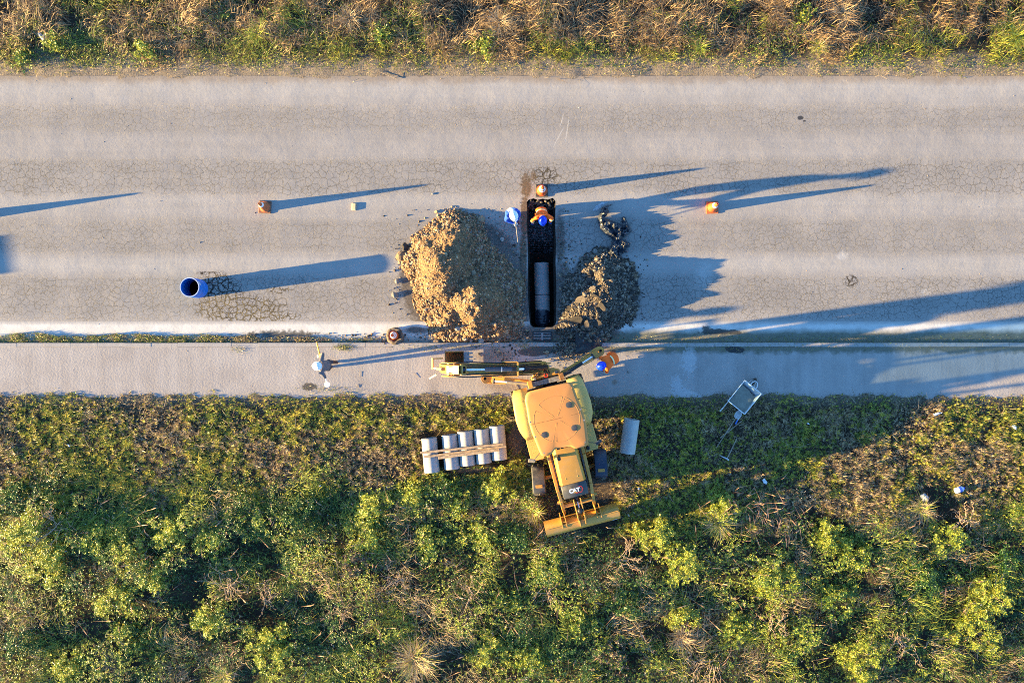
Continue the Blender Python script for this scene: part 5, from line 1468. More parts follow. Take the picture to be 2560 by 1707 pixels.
for x, y in ((-0.735, 0.10), (-0.70, -0.33), (-0.58, -0.82), (0.60, -0.82), (0.715, 0.10), (0.73, -0.22)):
    m = MB(); m.lathe([(0, 0), (0.026, 0), (0.026, 0.010), (0.012, 0.012), (0.0, 0.006)], 12, Matrix.Translation((x, y, 2.795))); m.build('roof_bolt', M['steel'], roof, smooth=True)
for i in range(4):
    x = -0.16 + 0.11 * i; part(MB().lathe([(0, 0), (0.04, 0), (0.05, 0.06), (0, 0.065)], 12, frame_along((x, -0.80, 2.60), (0, -1, 0))), 'work_lamp', DK, smooth=True)

# bonnet, grille with lettering, exhaust
m = MB()
prof_x = [(-0.36, -0.80, 1.25, 0.36), (-0.36, -0.85, 1.72, 0.30)]
secs = [(-0.80, 0.36, 1.76, 0.27), (-1.35, 0.375, 1.72, 0.29), (-1.85, 0.39, 1.63, 0.31), (-2.06, 0.395, 1.56, 0.32)]
vs_ = []
for y, w, z, wt in secs:
    for x, zz in ((-w, 0.80), (-w, z - 0.16), (-w + 0.03, z - 0.05), (-wt, z), (0, z + 0.012), (wt, z), (w - 0.03, z - 0.05), (w, z - 0.16), (w, 0.80)):
        vs_.append((x + 0.03, y, zz))
k = 9
fs = [(i * k + j, i * k + j + 1, (i + 1) * k + j + 1, (i + 1) * k + j) for i in range(3) for j in range(k - 1)] + [tuple(range(k)), tuple(3 * k + j for j in reversed(range(k)))]
m.add(vs_, fs); part(m, 'bonnet', Y_, smooth=True)
for s in (-1, 1):
    m = MB(); m.add([(0.03 + s * 0.20, -1.35, 1.722), (0.03 + s * 0.12, -1.9, 1.612), (0.03 + s * 0.20, -1.93, 1.604), (0.03 + s * 0.175, -1.88, 1.632)], [(0, 1, 3), (0, 3, 2), (1, 2, 3), (0, 2, 1)])
    part(m, 'bonnet_crease', Y_)
m = MB(); vs_ = []
for y, w, z in ((-2.075, 0.385, 1.57), (-2.42, 0.385, 1.44), (-2.50, 0.37, 1.36), (-2.51, 0.36, 0.85)):
    for x in (-w, -w + 0.03, 0, w - 0.03, w): vs_.append((x + 0.03, y, z - (0.03 if abs(x) == w else 0)))
m.add(vs_, [(i * 5 + j, i * 5 + j + 1, (i + 1) * 5 + j + 1, (i + 1) * 5 + j) for i in range(3) for j in range(4)])
m.add([(-0.355, -2.075, 0.85), (0.415, -2.075, 0.85)], [])
gr = part(m, 'grille_panel', M['charcoal'], smooth=True)
gr.modifiers.new('solid', 'SOLIDIFY').thickness = 0.02
part(B(-0.33, 0.39, -2.46, -2.07, 0.82, 1.40), 'radiator', DK, bevel=0.02)
slope = math.atan2(1.44 - 1.57, -(2.42 - 2.075) * -1)
# lettering on the panel, read from the front of the machine's left: upright in the picture
def letters(txt, size, mat, name, loc, rotz, tilt, parent, ext=0.004, off=0.0):
    cu = bpy.data.curves.new(name, 'FONT'); cu.body = txt; cu.size = size; cu.extrude = ext; cu.offset = off; cu.align_x = 'CENTER'; cu.align_y = 'CENTER'; cu.space_character = 0.86
    o = bpy.data.objects.new(name, cu); COL.objects.link(o)
    bpy.context.view_layer.update()
    me = bpy.data.meshes.new_from_object(o.evaluated_get(bpy.context.evaluated_depsgraph_get()))
    bpy.data.objects.remove(o)
    o2 = link_mesh(name, me, mat, parent); o2.location = loc; o2.rotation_euler = (tilt, 0, rotz)
    return o2
tl = math.atan2(0.13, 0.345)
zl = lambda y: 1.57 + (y + 2.075) * (0.13 / 0.345) + 0.016
yl = -2.29
for i, ch in enumerate('CAT'):
    letters(ch, 0.175, M['white'], 'letter', (-0.085 + 0.105 * i, yl, zl(yl)), 0, tl, gr, 0.003, 0.008)
m = MB()
def pz(x, y): return (x, y, zl(y) + 0.006)
m.add([pz(-0.04, yl - 0.075), pz(0.10, yl - 0.075), pz(0.03, yl - 0.01)], [(0, 1, 2)]); m.build('yellow_triangle', Y_, gr)
hexp = [(0.155, yl + 0.10), (0.235, yl + 0.10), (0.275, yl), (0.215, yl - 0.10), (0.03, yl - 0.10), (0.035, yl - 0.085), (0.205, yl - 0.085), (0.255, yl), (0.225, yl + 0.085), (0.155, yl + 0.085)]
m = MB(); m.add([(x, y, zl(y) - 0.006 + 0.006) for x, y in hexp], [(0, 1, 8, 9), (1, 2, 7, 8), (2, 3, 6, 7), (3, 4, 5, 6)]); m.build('red_hexagon', M['red'], gr)
hx2 = [(0.175, yl + 0.078), (0.218, yl + 0.078), (0.245, yl), (0.198, yl - 0.078), (0.12, yl - 0.078), (0.19, yl - 0.02)]
m = MB(); m.add([(x, y, zl(y) - 0.002) for x, y in hx2], [(0, 1, 2, 3, 4, 5)]); m.build('hexagon_face', M['charcoal_red'] if 'charcoal_red' in M else M['charcoal'], gr)
part(MB().tube([(-0.21, -1.15, 1.6), (-0.21, -1.15, 2.12)], 0.045, 14), 'exhaust_stack', M['dark'], smooth=True)
part(MB().tube([(-0.21, -1.15, 2.10), (-0.21, -1.19, 2.20)], 0.055, 14), 'exhaust_tip', M['black'], smooth=True)

# loader arms, cylinders, cross tube
for s in (-1, 1):
    x = 0.04 + s * 0.515
    la = MB(); pts_ = [(x - s * -0.0, -0.80, 1.40), (x, -1.3, 1.46), (x - s * 0.01, -2.2, 1.24), (x - s * 0.03, -2.55, 1.05), (x - s * 0.04, -3.02, 0.62)]
    for i in range(4): la.beam(pts_[i], pts_[i + 1], 0.095, 0.17 if i < 2 else 0.15)
    arm = part(la, 'loader_arm', Y_, bevel=0.012)
    m = MB().tube([(x, -0.95, 0.95), (x, -1.75, 0.86)], 0.055, 12); c_ = part(m, 'lift_cylinder', DK, smooth=True)
    MB().tube([(x, -1.75, 0.86), (x, -2.35, 0.80)], 0.028, 10).build('rod', CH, c_, smooth=True)
    m = MB().tube([(x, -2.62, 1.0), (x + s * 0.09, -2.62, 1.0)], 0.05, 14); part(m, 'pin_boss', Y_, smooth=True)
    for q in range(3):
        hz = 1.56 - q * 0.02
        part(MB().tube([(x - s * 0.11 + s * q * 0.02, -0.85, 1.30 + q * 0.05), (x - s * 0.10 + s * q * 0.02, -1.5, 1.42 + q * 0.01), (x - s * 0.10, -2.3, 1.12)], 0.013, 6), 'hydraulic_line', M['steel'] if q else M['black'], smooth=True)
part(B(-0.42, 0.50, -2.84, -2.73, 0.72, 0.90), 'cross_tube', Y_, bevel=0.015)
for s in (-1, 1):
    x = 0.03 + s * 0.105
    part(MB().beam((x, -2.62, 1.05), (x, -3.10, 1.10), 0.03, 0.16).beam((x, -3.10, 1.10), (x, -3.38, 0.86), 0.03, 0.14), 'tilt_lever', Y_, bevel=0.006)
m = MB().tube([(0.03, -2.30, 0.95), (0.03, -2.72, 1.02)], 0.06, 14); tc_ = part(m, 'tilt_cylinder', DK, smooth=True)
MB().tube([(0.03, -2.72, 1.02), (0.03, -2.98, 1.08)], 0.03, 10).build('rod', CH, tc_, smooth=True)
part(MB().lathe([(0, 0), (0.085, 0), (0.09, 0.05), (0.07, 0.10), (0.045, 0.11), (0.03, 0.13), (0, 0.13)], 18, Matrix.Translation((0.03, -2.98, 1.08))), 'pivot_cap', DK, smooth=True)

# loader bucket, curled down
pr = [(-3.16, 0.42), (-3.17, 0.78), (-3.23, 0.92), (-3.32, 0.97), (-3.46, 0.93), (-3.575, 0.78), (-3.63, 0.52), (-3.66, 0.08)]
th = 0.022
inn = [(y + (0.02 if i < 2 else 0.0) * -1 + (0.02 if i > 5 else 0), z - 0.022 if 1 < i < 6 else z) for i, (y, z) in enumerate(pr)]
bk = MB(); W0, W1 = -1.10, 1.15
vs_ = [(x, y, z) for x in (W0, W1) for y, z in pr] + [(x, y, z) for x in (W0, W1) for y, z in inn]
n_ = len(pr)
fs = [(i, i + 1, n_ + i + 1, n_ + i) for i in range(n_ - 1)] + [(2 * n_ + i + 1, 2 * n_ + i, 3 * n_ + i, 3 * n_ + i + 1) for i in range(n_ - 1)] + [(0, n_, 3 * n_, 2 * n_), (n_ - 1, 2 * n_ + n_ - 1, 3 * n_ + n_ - 1, 2 * n_ - 1)]
bk.add(vs_, fs)
bucket = part(bk, 'loader_bucket', Y_, smooth=True)
for x in (W0 - 0.012, W1 + 0.012):
    m = MB(); poly = [(y, z) for y, z in pr]
    m.add([(x + dx, y, z) for dx in (-0.011, 0.011) for y, z in poly], [tuple(reversed(range(n_))), tuple(range(n_, 2 * n_))] + [(i, (i + 1) % n_, n_ + (i + 1) % n_, n_ + i) for i in range(n_)])
    m.build('side_plate', Y_, bucket)
B(W0, W1, -3.69, -3.655, 0.03, 0.20).build('cutting_edge', M['steel'], bucket, bevel=0.004)
MB().beam((W0, -3.30, 0.975), (W1, -3.30, 0.975), 0.03, 0.03).build('stiffener', Y_, bucket, bevel=0.004)
for x in (-0.52, 0.56):
    br = MB()
    for dx in (-0.065, 0.065): br.add([(x + dx + t, y, z) for t in (-0.012, 0.012) for y, z in ((-2.96, 0.70), (-2.98, 0.84), (-3.24, 1.02), (-3.40, 0.96), (-3.16, 0.55))], [(4, 3, 2, 1, 0), (5, 6, 7, 8, 9)] + [(i, (i + 1) % 5, 5 + (i + 1) % 5, 5 + i) for i in range(5)])
    br.box(x - 0.065, x + 0.065, -3.235, -3.215, 0.93, 1.0)
    br.build('bracket', Y_, bucket, bevel=0.003)
for x in (-0.055, 0.115):
    MB().add([(x + t, y, z) for t in (-0.012, 0.012) for y, z in ((-3.15, 0.80), (-3.20, 1.02), (-3.42, 1.06), (-3.50, 0.92))], [(3, 2, 1, 0), (4, 5, 6, 7)] + [(i, (i + 1) % 4, 4 + (i + 1) % 4, 4 + i) for i in range(4)]).build('hinge_plate', Y_, bucket, bevel=0.003)
B(0.92, 1.06, -3.56, -3.555, 0.84, 0.86).build('sticker', M['white'], bucket)

# steps, tank, mirrors
part(B(-1.01, -0.60, -1.24, -0.56, 0.86, 0.90), 'step_plate', M['perforated'], bevel=0.01)
part(B(-1.00, -0.60, -1.22, -0.58, 0.45, 0.855), 'tool_box', Y_, bevel=0.02)
m = MB(); m.prism([(0.64, -1.36), (1.02, -1.34), (1.06, -1.20), (1.05, -0.56), (0.64, -0.56)], 0.5, 1.0); part(m, 'fuel_tank', M['fender'], bevel=0.02)
part(MB().lathe([(0, 1.0), (0.062, 1.0), (0.062, 1.05), (0.04, 1.07), (0, 1.07)], 20, Matrix.Translation((0.74, -1.24, 0))), 'fuel_cap', M['black'], smooth=True)
for s, mx, my in ((-1, -0.98, -1.10), (1, 1.04, -1.06)):
    part(MB().tube([(s * 0.60, -0.80, 2.2), (s * 0.8, -0.98, 1.95), (mx - s * 0.04, my, 1.85)], 0.012, 8), 'mirror_arm', M['black'], smooth=True)
    mm = MB(); mm.box(-0.10, 0.10, -0.025, 0.025, -0.15, 0.15, Matrix.Translation((mx, my, 1.72)) @ Matrix.Rotation(R(18 * s), 4, 'Z') @ Matrix.Rotation(R(-20), 4, 'X')); part(mm, 'mirror', M['steel'] if s < 0 else M['navy'], bevel=0.015)
for x, y in ((-0.12, 0.9),):
    part(MB().tube([(0.48, 0.86, 1.5), (0.48, 0.86, 2.4)], 0.012, 6), 'grab_rail', M['black'], smooth=True)

# rear frame with the stabilisers
part(B(-0.52, 0.56, 0.98, 1.10, 0.42, 1.16), 'rear_frame', DK, bevel=0.012)
part(MB().beam((-0.46, 1.02, 1.18), (0.50, 1.00, 1.18), 0.14, 0.05), 'slide_rail', M['steel'], bevel=0.008)
for x in (-0.47, 0.50): part(B(x - 0.07, x + 0.07, 0.93, 1.14, 0.30, 1.28), 'stabiliser_post', M['rust'] if x > 0 else Y_, bevel=0.012)
m = MB(); m.prism([(-0.40, 1.12), (0.50, 1.12), (0.52, 1.24), (0.34, 1.34), (0.05, 1.36), (-0.22, 1.30), (-0.42, 1.22)], 0.62, 1.14, inset=0.05); part(m, 'swing_frame', Y_, bevel=0.02)
m = MB(); torus(m, 0.055, 0.010, 20, 6); o = part(m, 'warning_decal', M['red'], smooth=True); o.location = (0.06, 1.18, 1.15)
part(B(0.33, 0.42, 1.16, 1.24, 1.14, 1.20), 'valve_block', M['navy'], bevel=0.01)
part(B(-0.34, -0.26, 1.12, 1.20, 1.14, 1.19), 'valve_cap', M['steel'], bevel=0.01)
rr9 = random.Random(4)
for i in range(9):
    x0 = rr9.uniform(-0.38, 0.2); pts_ = [(x0, 1.10, 1.0), (x0 + rr9.uniform(-0.1, 0.05), 1.25, 1.22 + rr9.uniform(0, 0.08)), (x0 + rr9.uniform(-0.05, 0.12), 1.42, 1.2), (x0 * 0.4 + 0.05, 1.48, 1.0)]
    cu = []
    for q in range(9):
        t = q / 8; a = [Vector(p) for p in pts_]; cu.append(a[0] * (1 - t) ** 3 + a[1] * 3 * t * (1 - t) ** 2 + a[2] * 3 * t * t * (1 - t) + a[3] * t ** 3)
    part(MB().tube(cu, 0.014, 6), 'hydraulic_hose', M['black'] if i % 3 else Y_, smooth=True)

def stabiliser(s, a, e, cyl0, cyl1, rod1, dark, zf):
    st = thing('stabiliser', None, None, (0, 0, 0)); st.parent = BH
    a, e = Vector(a), Vector(e); d_ = (e - a).normalized(); n2 = Vector((-d_.y, d_.x, 0))
    m = MB(); m.beam(a, a.lerp(e, 0.86), 0.16, 0.10, 0.19, 0.08); m.build('arm', Y_, st, bevel=0.012)
    # cheek plates and rounded end
    for q in (-1, 1):
        m = MB(); m.beam(a.lerp(e, 0.52) + n2 * 0.115 * q, a.lerp(e, 0.94) + n2 * 0.125 * q, 0.022, 0.11); m.build('cheek_plate', Y_, st, bevel=0.004)
    m = MB(); poly = []
    for i in range(15):
        t = R(-90 + 180 * i / 14); poly.append((math.cos(t) * 0.15, math.sin(t) * 0.15))
    poly += [(-0.20, 0.15), (-0.20, -0.15)]
    Mf = Matrix.Translation(e) @ Matrix.Rotation(math.atan2(d_.y, d_.x), 4, 'Z') @ Matrix.Rotation(R(zf), 4, 'Y')
    m.prism(poly, -0.012, 0.012, Mf); m.build('foot_plate', Y_, st, bevel=0.004)
    m = MB(); m.lathe([(0.045, 0.0), (0.062, 0.0), (0.062, 0.03), (0.045, 0.03)], 20, Mf @ Matrix.Translation((0.03, 0, 0.012)), close=True); m.build('pin_ring', Y_, st, smooth=True)
    m = MB(); m.lathe([(0.0, 0.0), (0.045, 0.0)], 20, Mf @ Matrix.Translation((0.03, 0, 0.0135))); m.build('pin_hole', M['black'], st)
    m = MB(); m.tube([cyl0, cyl1], 0.056 if dark else 0.05, 16); c_ = m.build('cylinder', M['black'] if dark else M['greycyl'], st, smooth=True)
    m = MB(); m.tube([cyl1, rod1], 0.026, 12); m.build('rod', CH, st, smooth=True)
    m = MB(); m.tube([Vector(rod1) - n2 * 0.08, Vector(rod1) + n2 * 0.08], 0.035, 12); m.build('pin', M['dark'], st, smooth=True)
M['greycyl'] = mat_simple('dusty_cylinder', (0.20, 0.17, 0.13), 0.55, var=0.2, scale=8)
stabiliser(1, (0.54, 1.10, 0.95), (1.80, 1.47, 0.95), (0.52, 1.05, 1.22), (1.20, 1.27, 1.18), (1.56, 1.385, 1.12), True, 8)
stabiliser(-1, (-0.50, 1.10, 0.80), (-1.72, 1.52, 0.72), (-0.52, 1.06, 0.98), (-1.12, 1.27, 0.94), (-1.50, 1.40, 0.88), False, -8)

# digging arm: everything lies in a vertical plane through the swing post
Pv = Vector((0.13, 1.42, 0)); Dv = Vector((math.cos(R(166)), math.sin(R(166)), 0)); Nv = Vector((-Dv.y, Dv.x, 0)) * -1   # Nv points up-picture
def A(r_, z, n=0.0): p = Pv + Dv * r_ + Nv * n; return Vector((p.x, p.y, z))
def plate(m, poly, n0, n1):
    k_ = len(poly); m.add([A(r_, z, n0) for r_, z in poly] + [A(r_, z, n1) for r_, z in poly], [tuple(reversed(range(k_))), tuple(range(k_, 2 * k_))] + [(i, (i + 1) % k_, k_ + (i + 1) % k_, k_ + i) for i in range(k_)])
    return m
part(MB().tube([A(0, 0.55), A(0, 1.30)], 0.09, 16), 'swing_post', Y_, smooth=True)
m = MB(); plate(m, [(-0.14, 0.68), (-0.14, 1.10), (0.20, 1.14), (0.26, 0.86), (0.1, 0.66)], -0.13, -0.09); plate(m, [(-0.14, 0.68), (-0.14, 1.10), (0.20, 1.14), (0.26, 0.86), (0.1, 0.66)], 0.09, 0.13); part(m, 'swing_bracket', Y_, bevel=0.008)
part(MB().lathe([(0, 0), (0.05, 0), (0.05, 0.04), (0.02, 0.05), (0, 0.05)], 18, Matrix.Translation(A(0.0, 1.30))), 'pivot_pin', CH, smooth=True)
# boom: two cheek plates bent at the elbow, closed top and bottom
bo = [(0.04, 0.82), (0.28, 0.86), (0.80, 1.90), (1.25, 2.36), (2.0, 2.50), (2.80, 2.46), (2.86, 2.62), (2.72, 2.74), (1.9, 2.80), (1.05, 2.66), (0.52, 2.05), (0.0, 1.02)]
boom = MB(); plate(boom, bo, -0.165, -0.145); plate(boom, bo, 0.145, 0.165)
boom = part(boom, 'boom', Y_, bevel=0.006)
m = MB()
mid = [(bo[i], bo[len(bo) - 1 - i]) for i in range(6)]
top = [bo[11], bo[10], bo[9], bo[8], bo[7]]; bot = [bo[0], bo[1], bo[2], bo[3], bo[4], bo[5]]
for ln, sgn in ((top, -1), (bot, 1)):
    for i in range(len(ln) - 1):
        (r0, z0), (r1, z1) = ln[i], ln[i + 1]
        o2 = 0.03 * sgn
        m.add([A(r0, z0 + o2, -0.144), A(r1, z1 + o2, -0.144), A(r1, z1 + o2, 0.144), A(r0, z0 + o2, 0.144), A(r0, z0 + o2 + 0.015, -0.144), A(r1, z1 + o2 + 0.015, -0.144), A(r1, z1 + o2 + 0.015, 0.144), A(r0, z0 + o2 + 0.015, 0.144)],
              [(0, 1, 2, 3), (7, 6, 5, 4), (0, 4, 5, 1), (1, 5, 6, 2), (2, 6, 7, 3), (3, 7, 4, 0)])
m.build('web_plate', Y_, boom)
m = MB(); q0, q1 = A(0.86, 2.86, -0.19), A(0.86, 2.86, 0.19)
m.beam(q0, q1, 0.05, 0.20); m.beam(A(0.86, 2.90, -0.20), A(1.30, 2.90, -0.205), 0.03, 0.12); m.beam(A(0.86, 2.90, 0.20), A(1.30, 2.90, 0.205), 0.03, 0.12); m.build('cylinder_yoke', Y_, boom, bevel=0.006)
# boom cylinder (dark) and stick cylinder (blue-black) with rod
c_ = part(MB().tube([A(0.02, 1.45), A(0.70, 2.78)], 0.075, 16), 'boom_cylinder', M['black'], smooth=True)
MB().tube([A(0.70, 2.78), A(0.84, 2.92)], 0.034, 12).build('rod', CH, c_, smooth=True)
c_ = part(MB().tube([A(0.92, 2.96), A(1.78, 3.00)], 0.066, 20), 'stick_cylinder', M['navy'], smooth=True)
MB().tube([A(0.90, 2.96), A(1.02, 2.965)], 0.078, 16).build('base_cap', M['black'], c_, smooth=True)
MB().tube([A(1.30, 2.978), A(1.318, 2.979)], 0.070, 20).build('clamp', CH, c_, smooth=True)
MB().tube([A(1.78, 3.00), A(2.34, 3.03)], 0.031, 14).build('rod', CH, c_, smooth=True)
MB().tube([A(2.32, 3.03), A(2.44, 3.035)], 0.052, 14).build('rod_eye', M['navy'], c_, smooth=True)
# dipper stick hanging at the far end
dp = [(2.30, 3.10), (2.50, 3.16), (2.86, 2.80), (3.06, 2.0), (3.20, 0.95), (3.06, 0.82), (2.92, 1.0), (2.72, 2.1), (2.58, 2.55)]
m = MB(); plate(m, dp, -0.125, -0.10); plate(m, dp, 0.10, 0.125)
dip = part(m, 'dipper_stick', Y_, bevel=0.006)
m = MB()
for ln, nn in (([dp[1], dp[2], dp[3], dp[4]], 1), ([dp[0], dp[8], dp[7], dp[6]], 1)):
    for i in range(len(ln) - 1):
        (r0, z0), (r1, z1) = ln[i], ln[i + 1]
        m.add([A(r0, z0 - 0.01, -0.099), A(r1, z1 - 0.01, -0.099), A(r1, z1 - 0.01, 0.099), A(r0, z0 - 0.01, 0.099), A(r0 - 0.015, z0 - 0.02, -0.099), A(r1 - 0.015, z1 - 0.02, -0.099), A(r1 - 0.015, z1 - 0.02, 0.099), A(r0 - 0.015, z0 - 0.02, 0.099)],
              [(0, 1, 2, 3), (7, 6, 5, 4), (0, 4, 5, 1), (1, 5, 6, 2), (2, 6, 7, 3), (3, 7, 4, 0)])
m.build('web_plate', Y_, dip)
for r_, z in ((2.42, 3.06), (2.62, 2.86)):
    MB().tube([A(r_, z, -0.15), A(r_, z, 0.15)], 0.045, 14).build('pin_boss', Y_, dip, smooth=True)
for n_off in (-0.19, 0.19):
    m = MB(); plate(m, [(2.52, 2.98), (2.80, 2.92), (3.02, 2.62), (2.98, 2.40), (2.70, 2.45), (2.50, 2.72)], n_off - 0.012, n_off + 0.012); m.build('guard_plate', Y_, dip, bevel=0.004)
c_ = part(MB().tube([A(2.98, 2.55), A(3.20, 1.75)], 0.05, 16), 'bucket_cylinder', M['greycyl'], smooth=True)
MB().tube([A(3.20, 1.75), A(3.34, 1.22)], 0.026, 12).build('rod', CH, c_, smooth=True)
m = MB()
for n_off in (-0.02, 0.28): m.beam(A(3.10, 1.05, n_off), A(3.40, 1.16, n_off), 0.03, 0.07); m.beam(A(3.40, 1.16, n_off), A(3.14, 0.62, n_off), 0.03, 0.06)
m.tube([A(3.39, 1.15, -0.04), A(3.39, 1.15, 0.30)], 0.03, 10); part(m, 'bucket_link', Y_, bevel=0.005)
part(MB().beam(A(3.30, 0.9, -0.20), A(3.55, 0.55, -0.34), 0.05, 0.02), 'lock_bar', M['steel'], bevel=0.003)
# digging bucket, mouth up, teeth towards the machine
bs = [(3.06, 0.76), (3.03, 0.42), (2.93, 0.22), (2.76, 0.12), (2.60, 0.16), (2.51, 0.30), (2.48, 0.46)]
m = MB(); NB0, NB1 = -0.08, 0.47
ins_ = [(r_ + (2.76 - r_) * 0.07, z + (0.62 - z) * 0.07) for r_, z in bs]
k_ = len(bs)
vs_ = [A(r_, z, NB0) for r_, z in bs] + [A(r_, z, NB1) for r_, z in bs] + [A(r_, z, NB0) for r_, z in ins_] + [A(r_, z, NB1) for r_, z in ins_]
fs = [(i, i + 1, k_ + i + 1, k_ + i) for i in range(k_ - 1)] + [(2 * k_ + i + 1, 2 * k_ + i, 3 * k_ + i, 3 * k_ + i + 1) for i in range(k_ - 1)] + [(0, k_, 3 * k_, 2 * k_), (k_ - 1, 3 * k_ - 1, 4 * k_ - 1, 2 * k_ - 1)]
m.add(vs_, fs)
db = part(m, 'digging_bucket', M['rust'], smooth=True)
for n_off in (NB0 - 0.011, NB1 + 0.011):
    m = MB(); plate(m, bs, n_off - 0.010, n_off + 0.010); m.build('side_plate', Y_, db)
m = MB(); plate(m, [(2.50, 0.43), (2.50, 0.47), (2.33, 0.52), (2.32, 0.49)], NB0, NB1); m.build('lip', M['steel'], db, bevel=0.004)
for i in range(5):
    n_off = NB0 + 0.04 + (NB1 - NB0 - 0.08) * i / 4
    m = MB(); plate(m, [(2.42, 0.46), (2.42, 0.52), (2.22, 0.56), (2.21, 0.545)], n_off - 0.028, n_off + 0.028); m.build('tooth', M['steel'], db, bevel=0.004)
# hoses along the arm
for n_off, sd_ in ((0.19, 0.0), (-0.19, 0.03), (0.11, 0.05), (-0.12, 0.06), (0.06, 0.10)):
    cu = [A(2.78, 2.95 - sd_, n_off * 0.8), A(2.5, 3.08, n_off), A(2.2, 3.02, n_off * 1.1), A(1.8, 2.92, n_off), A(1.3, 2.86, n_off * 0.9), A(0.9, 2.62, n_off * 0.9), A(0.5, 2.0, n_off), A(0.15, 1.35, n_off)]
    part(MB().tube(cu, 0.017, 8), 'hydraulic_hose', M['black'], smooth=True)
# ------------------------------------------------------------------ vegetation
NPR = np.random.default_rng(101)
GREEN = np.array([(0.13, 0.195, 0.018), (0.20, 0.26, 0.025), (0.29, 0.32, 0.036), (0.075, 0.135, 0.016), (0.38, 0.36, 0.045)])
DEEP = np.array([(0.030, 0.085, 0.012), (0.042, 0.100, 0.014), (0.066, 0.125, 0.018), (0.024, 0.066, 0.012)])
GRASS = 1.12 * np.array([(0.15, 0.19, 0.022), (0.25, 0.27, 0.030), (0.38, 0.33, 0.040), (0.10, 0.150, 0.022), (0.46, 0.37, 0.055)])
STRAW = np.array([(0.33, 0.235, 0.12), (0.42, 0.31, 0.17), (0.26, 0.175, 0.090), (0.36, 0.275, 0.16), (0.46, 0.355, 0.21), (0.19, 0.125, 0.070)])
BROWN = np.array([(0.13, 0.085, 0.05), (0.17, 0.11, 0.065), (0.10, 0.07, 0.045)])

def pick(pal, n, r, v=0.2): return pal[r.integers(len(pal), size=n)] * r.uniform(1 - v, 1 + v, (n, 1))

def blades(base, L, W, az, el, tint, r, segs=2):
    """thin tapering blades; base (n,3), L, W, az, el arrays"""
    n = len(base); ca, sa = np.cos(az), np.sin(az)
    side = np.stack([-sa, ca, np.zeros(n)], 1) * (W / 2)[:, None]
    d1 = np.stack([ca * np.cos(el), sa * np.cos(el), np.sin(el)], 1)
    el2 = el - r.uniform(0.2, 0.9, n); az2 = az + r.normal(0, 0.3, n)
    d2 = np.stack([np.cos(az2) * np.cos(el2), np.sin(az2) * np.cos(el2), np.sin(el2)], 1)
    mid = base + d1 * (L * 0.5)[:, None]; tip = mid + d2 * (L * 0.5)[:, None]
    v = np.stack([base - side, base + side, mid - side * 0.8, mid + side * 0.8, tip], 1)
    f = np.array([(0, 1, 3), (0, 3, 2), (2, 3, 4)])[None] + (np.arange(n) * 5)[:, None, None]
    return v.reshape(-1, 3), f.reshape(-1, 3), np.repeat(tint, 5, 0)
def tris(base, L, W, az, el, tint, r):
    n = len(base); ca, sa = np.cos(az), np.sin(az)
    side = np.stack([-sa, ca, np.zeros(n)], 1) * (W / 2)[:, None]
    d1 = np.stack([ca * np.cos(el), sa * np.cos(el), np.sin(el)], 1)
    v = np.stack([base - side, base + side, base + d1 * L[:, None]], 1)
    f = np.arange(n * 3).reshape(n, 3)
    return v.reshape(-1, 3), f, np.repeat(tint, 3, 0)
def rosettes(c, R_, nleaf, tint, r, elmin=0.0, elmax=0.9, wid=0.5):
    """leaf rosettes: nleaf pointed leaves round each centre"""
    n = len(c)
    az0 = r.uniform(0, 6.28, n)
    A_ = (az0[:, None] + np.arange(nleaf)[None] * (2 * math.pi / nleaf) + r.normal(0, 0.25, (n, nleaf))).ravel()
    E_ = r.uniform(elmin, elmax, (n, nleaf)).ravel() + r.normal(0, 0.25, n * nleaf)
    L = (R_[:, None] * r.uniform(0.7, 1.2, (n, nleaf))).ravel()
    C = np.repeat(c, nleaf, 0) + r.normal(0, 0.008, (n * nleaf, 3)) + np.stack([0 * L, 0 * L, r.uniform(-0.5, 0.3, n * nleaf) * L], 1)
    ca, sa = np.cos(A_), np.sin(A_)
    roll = r.normal(0, 0.45, len(A_))
    d = np.stack([ca * np.cos(E_), sa * np.cos(E_), np.sin(E_)], 1)
    s = np.stack([-sa * np.cos(roll), ca * np.cos(roll), np.sin(roll)], 1) * (L * wid / 2)[:, None]
    b = C + d * (L * 0.12)[:, None]; m = C + d * (L * 0.5)[:, None]; tp = C + d * L[:, None] - np.stack([0 * L, 0 * L, L * 0.12], 1)
    v = np.stack([b, m - s, m + s, tp], 1)
    f = np.array([(0, 2, 1), (1, 2, 3)])[None] + (np.arange(n * nleaf) * 4)[:, None, None]
    t = np.repeat(tint, nleaf, 0) * r.uniform(0.85, 1.15, (n * nleaf, 1))
    return v.reshape(-1, 3), f.reshape(-1, 3), np.repeat(t, 4, 0)
def merge(parts):
    vs_, fs, ts = [], [], []; o = 0
    for v, f, t in parts: vs_.append(v); fs.append(f + o); ts.append(t); o += len(v)
    return np.concatenate(vs_), np.concatenate(fs), np.concatenate(ts)

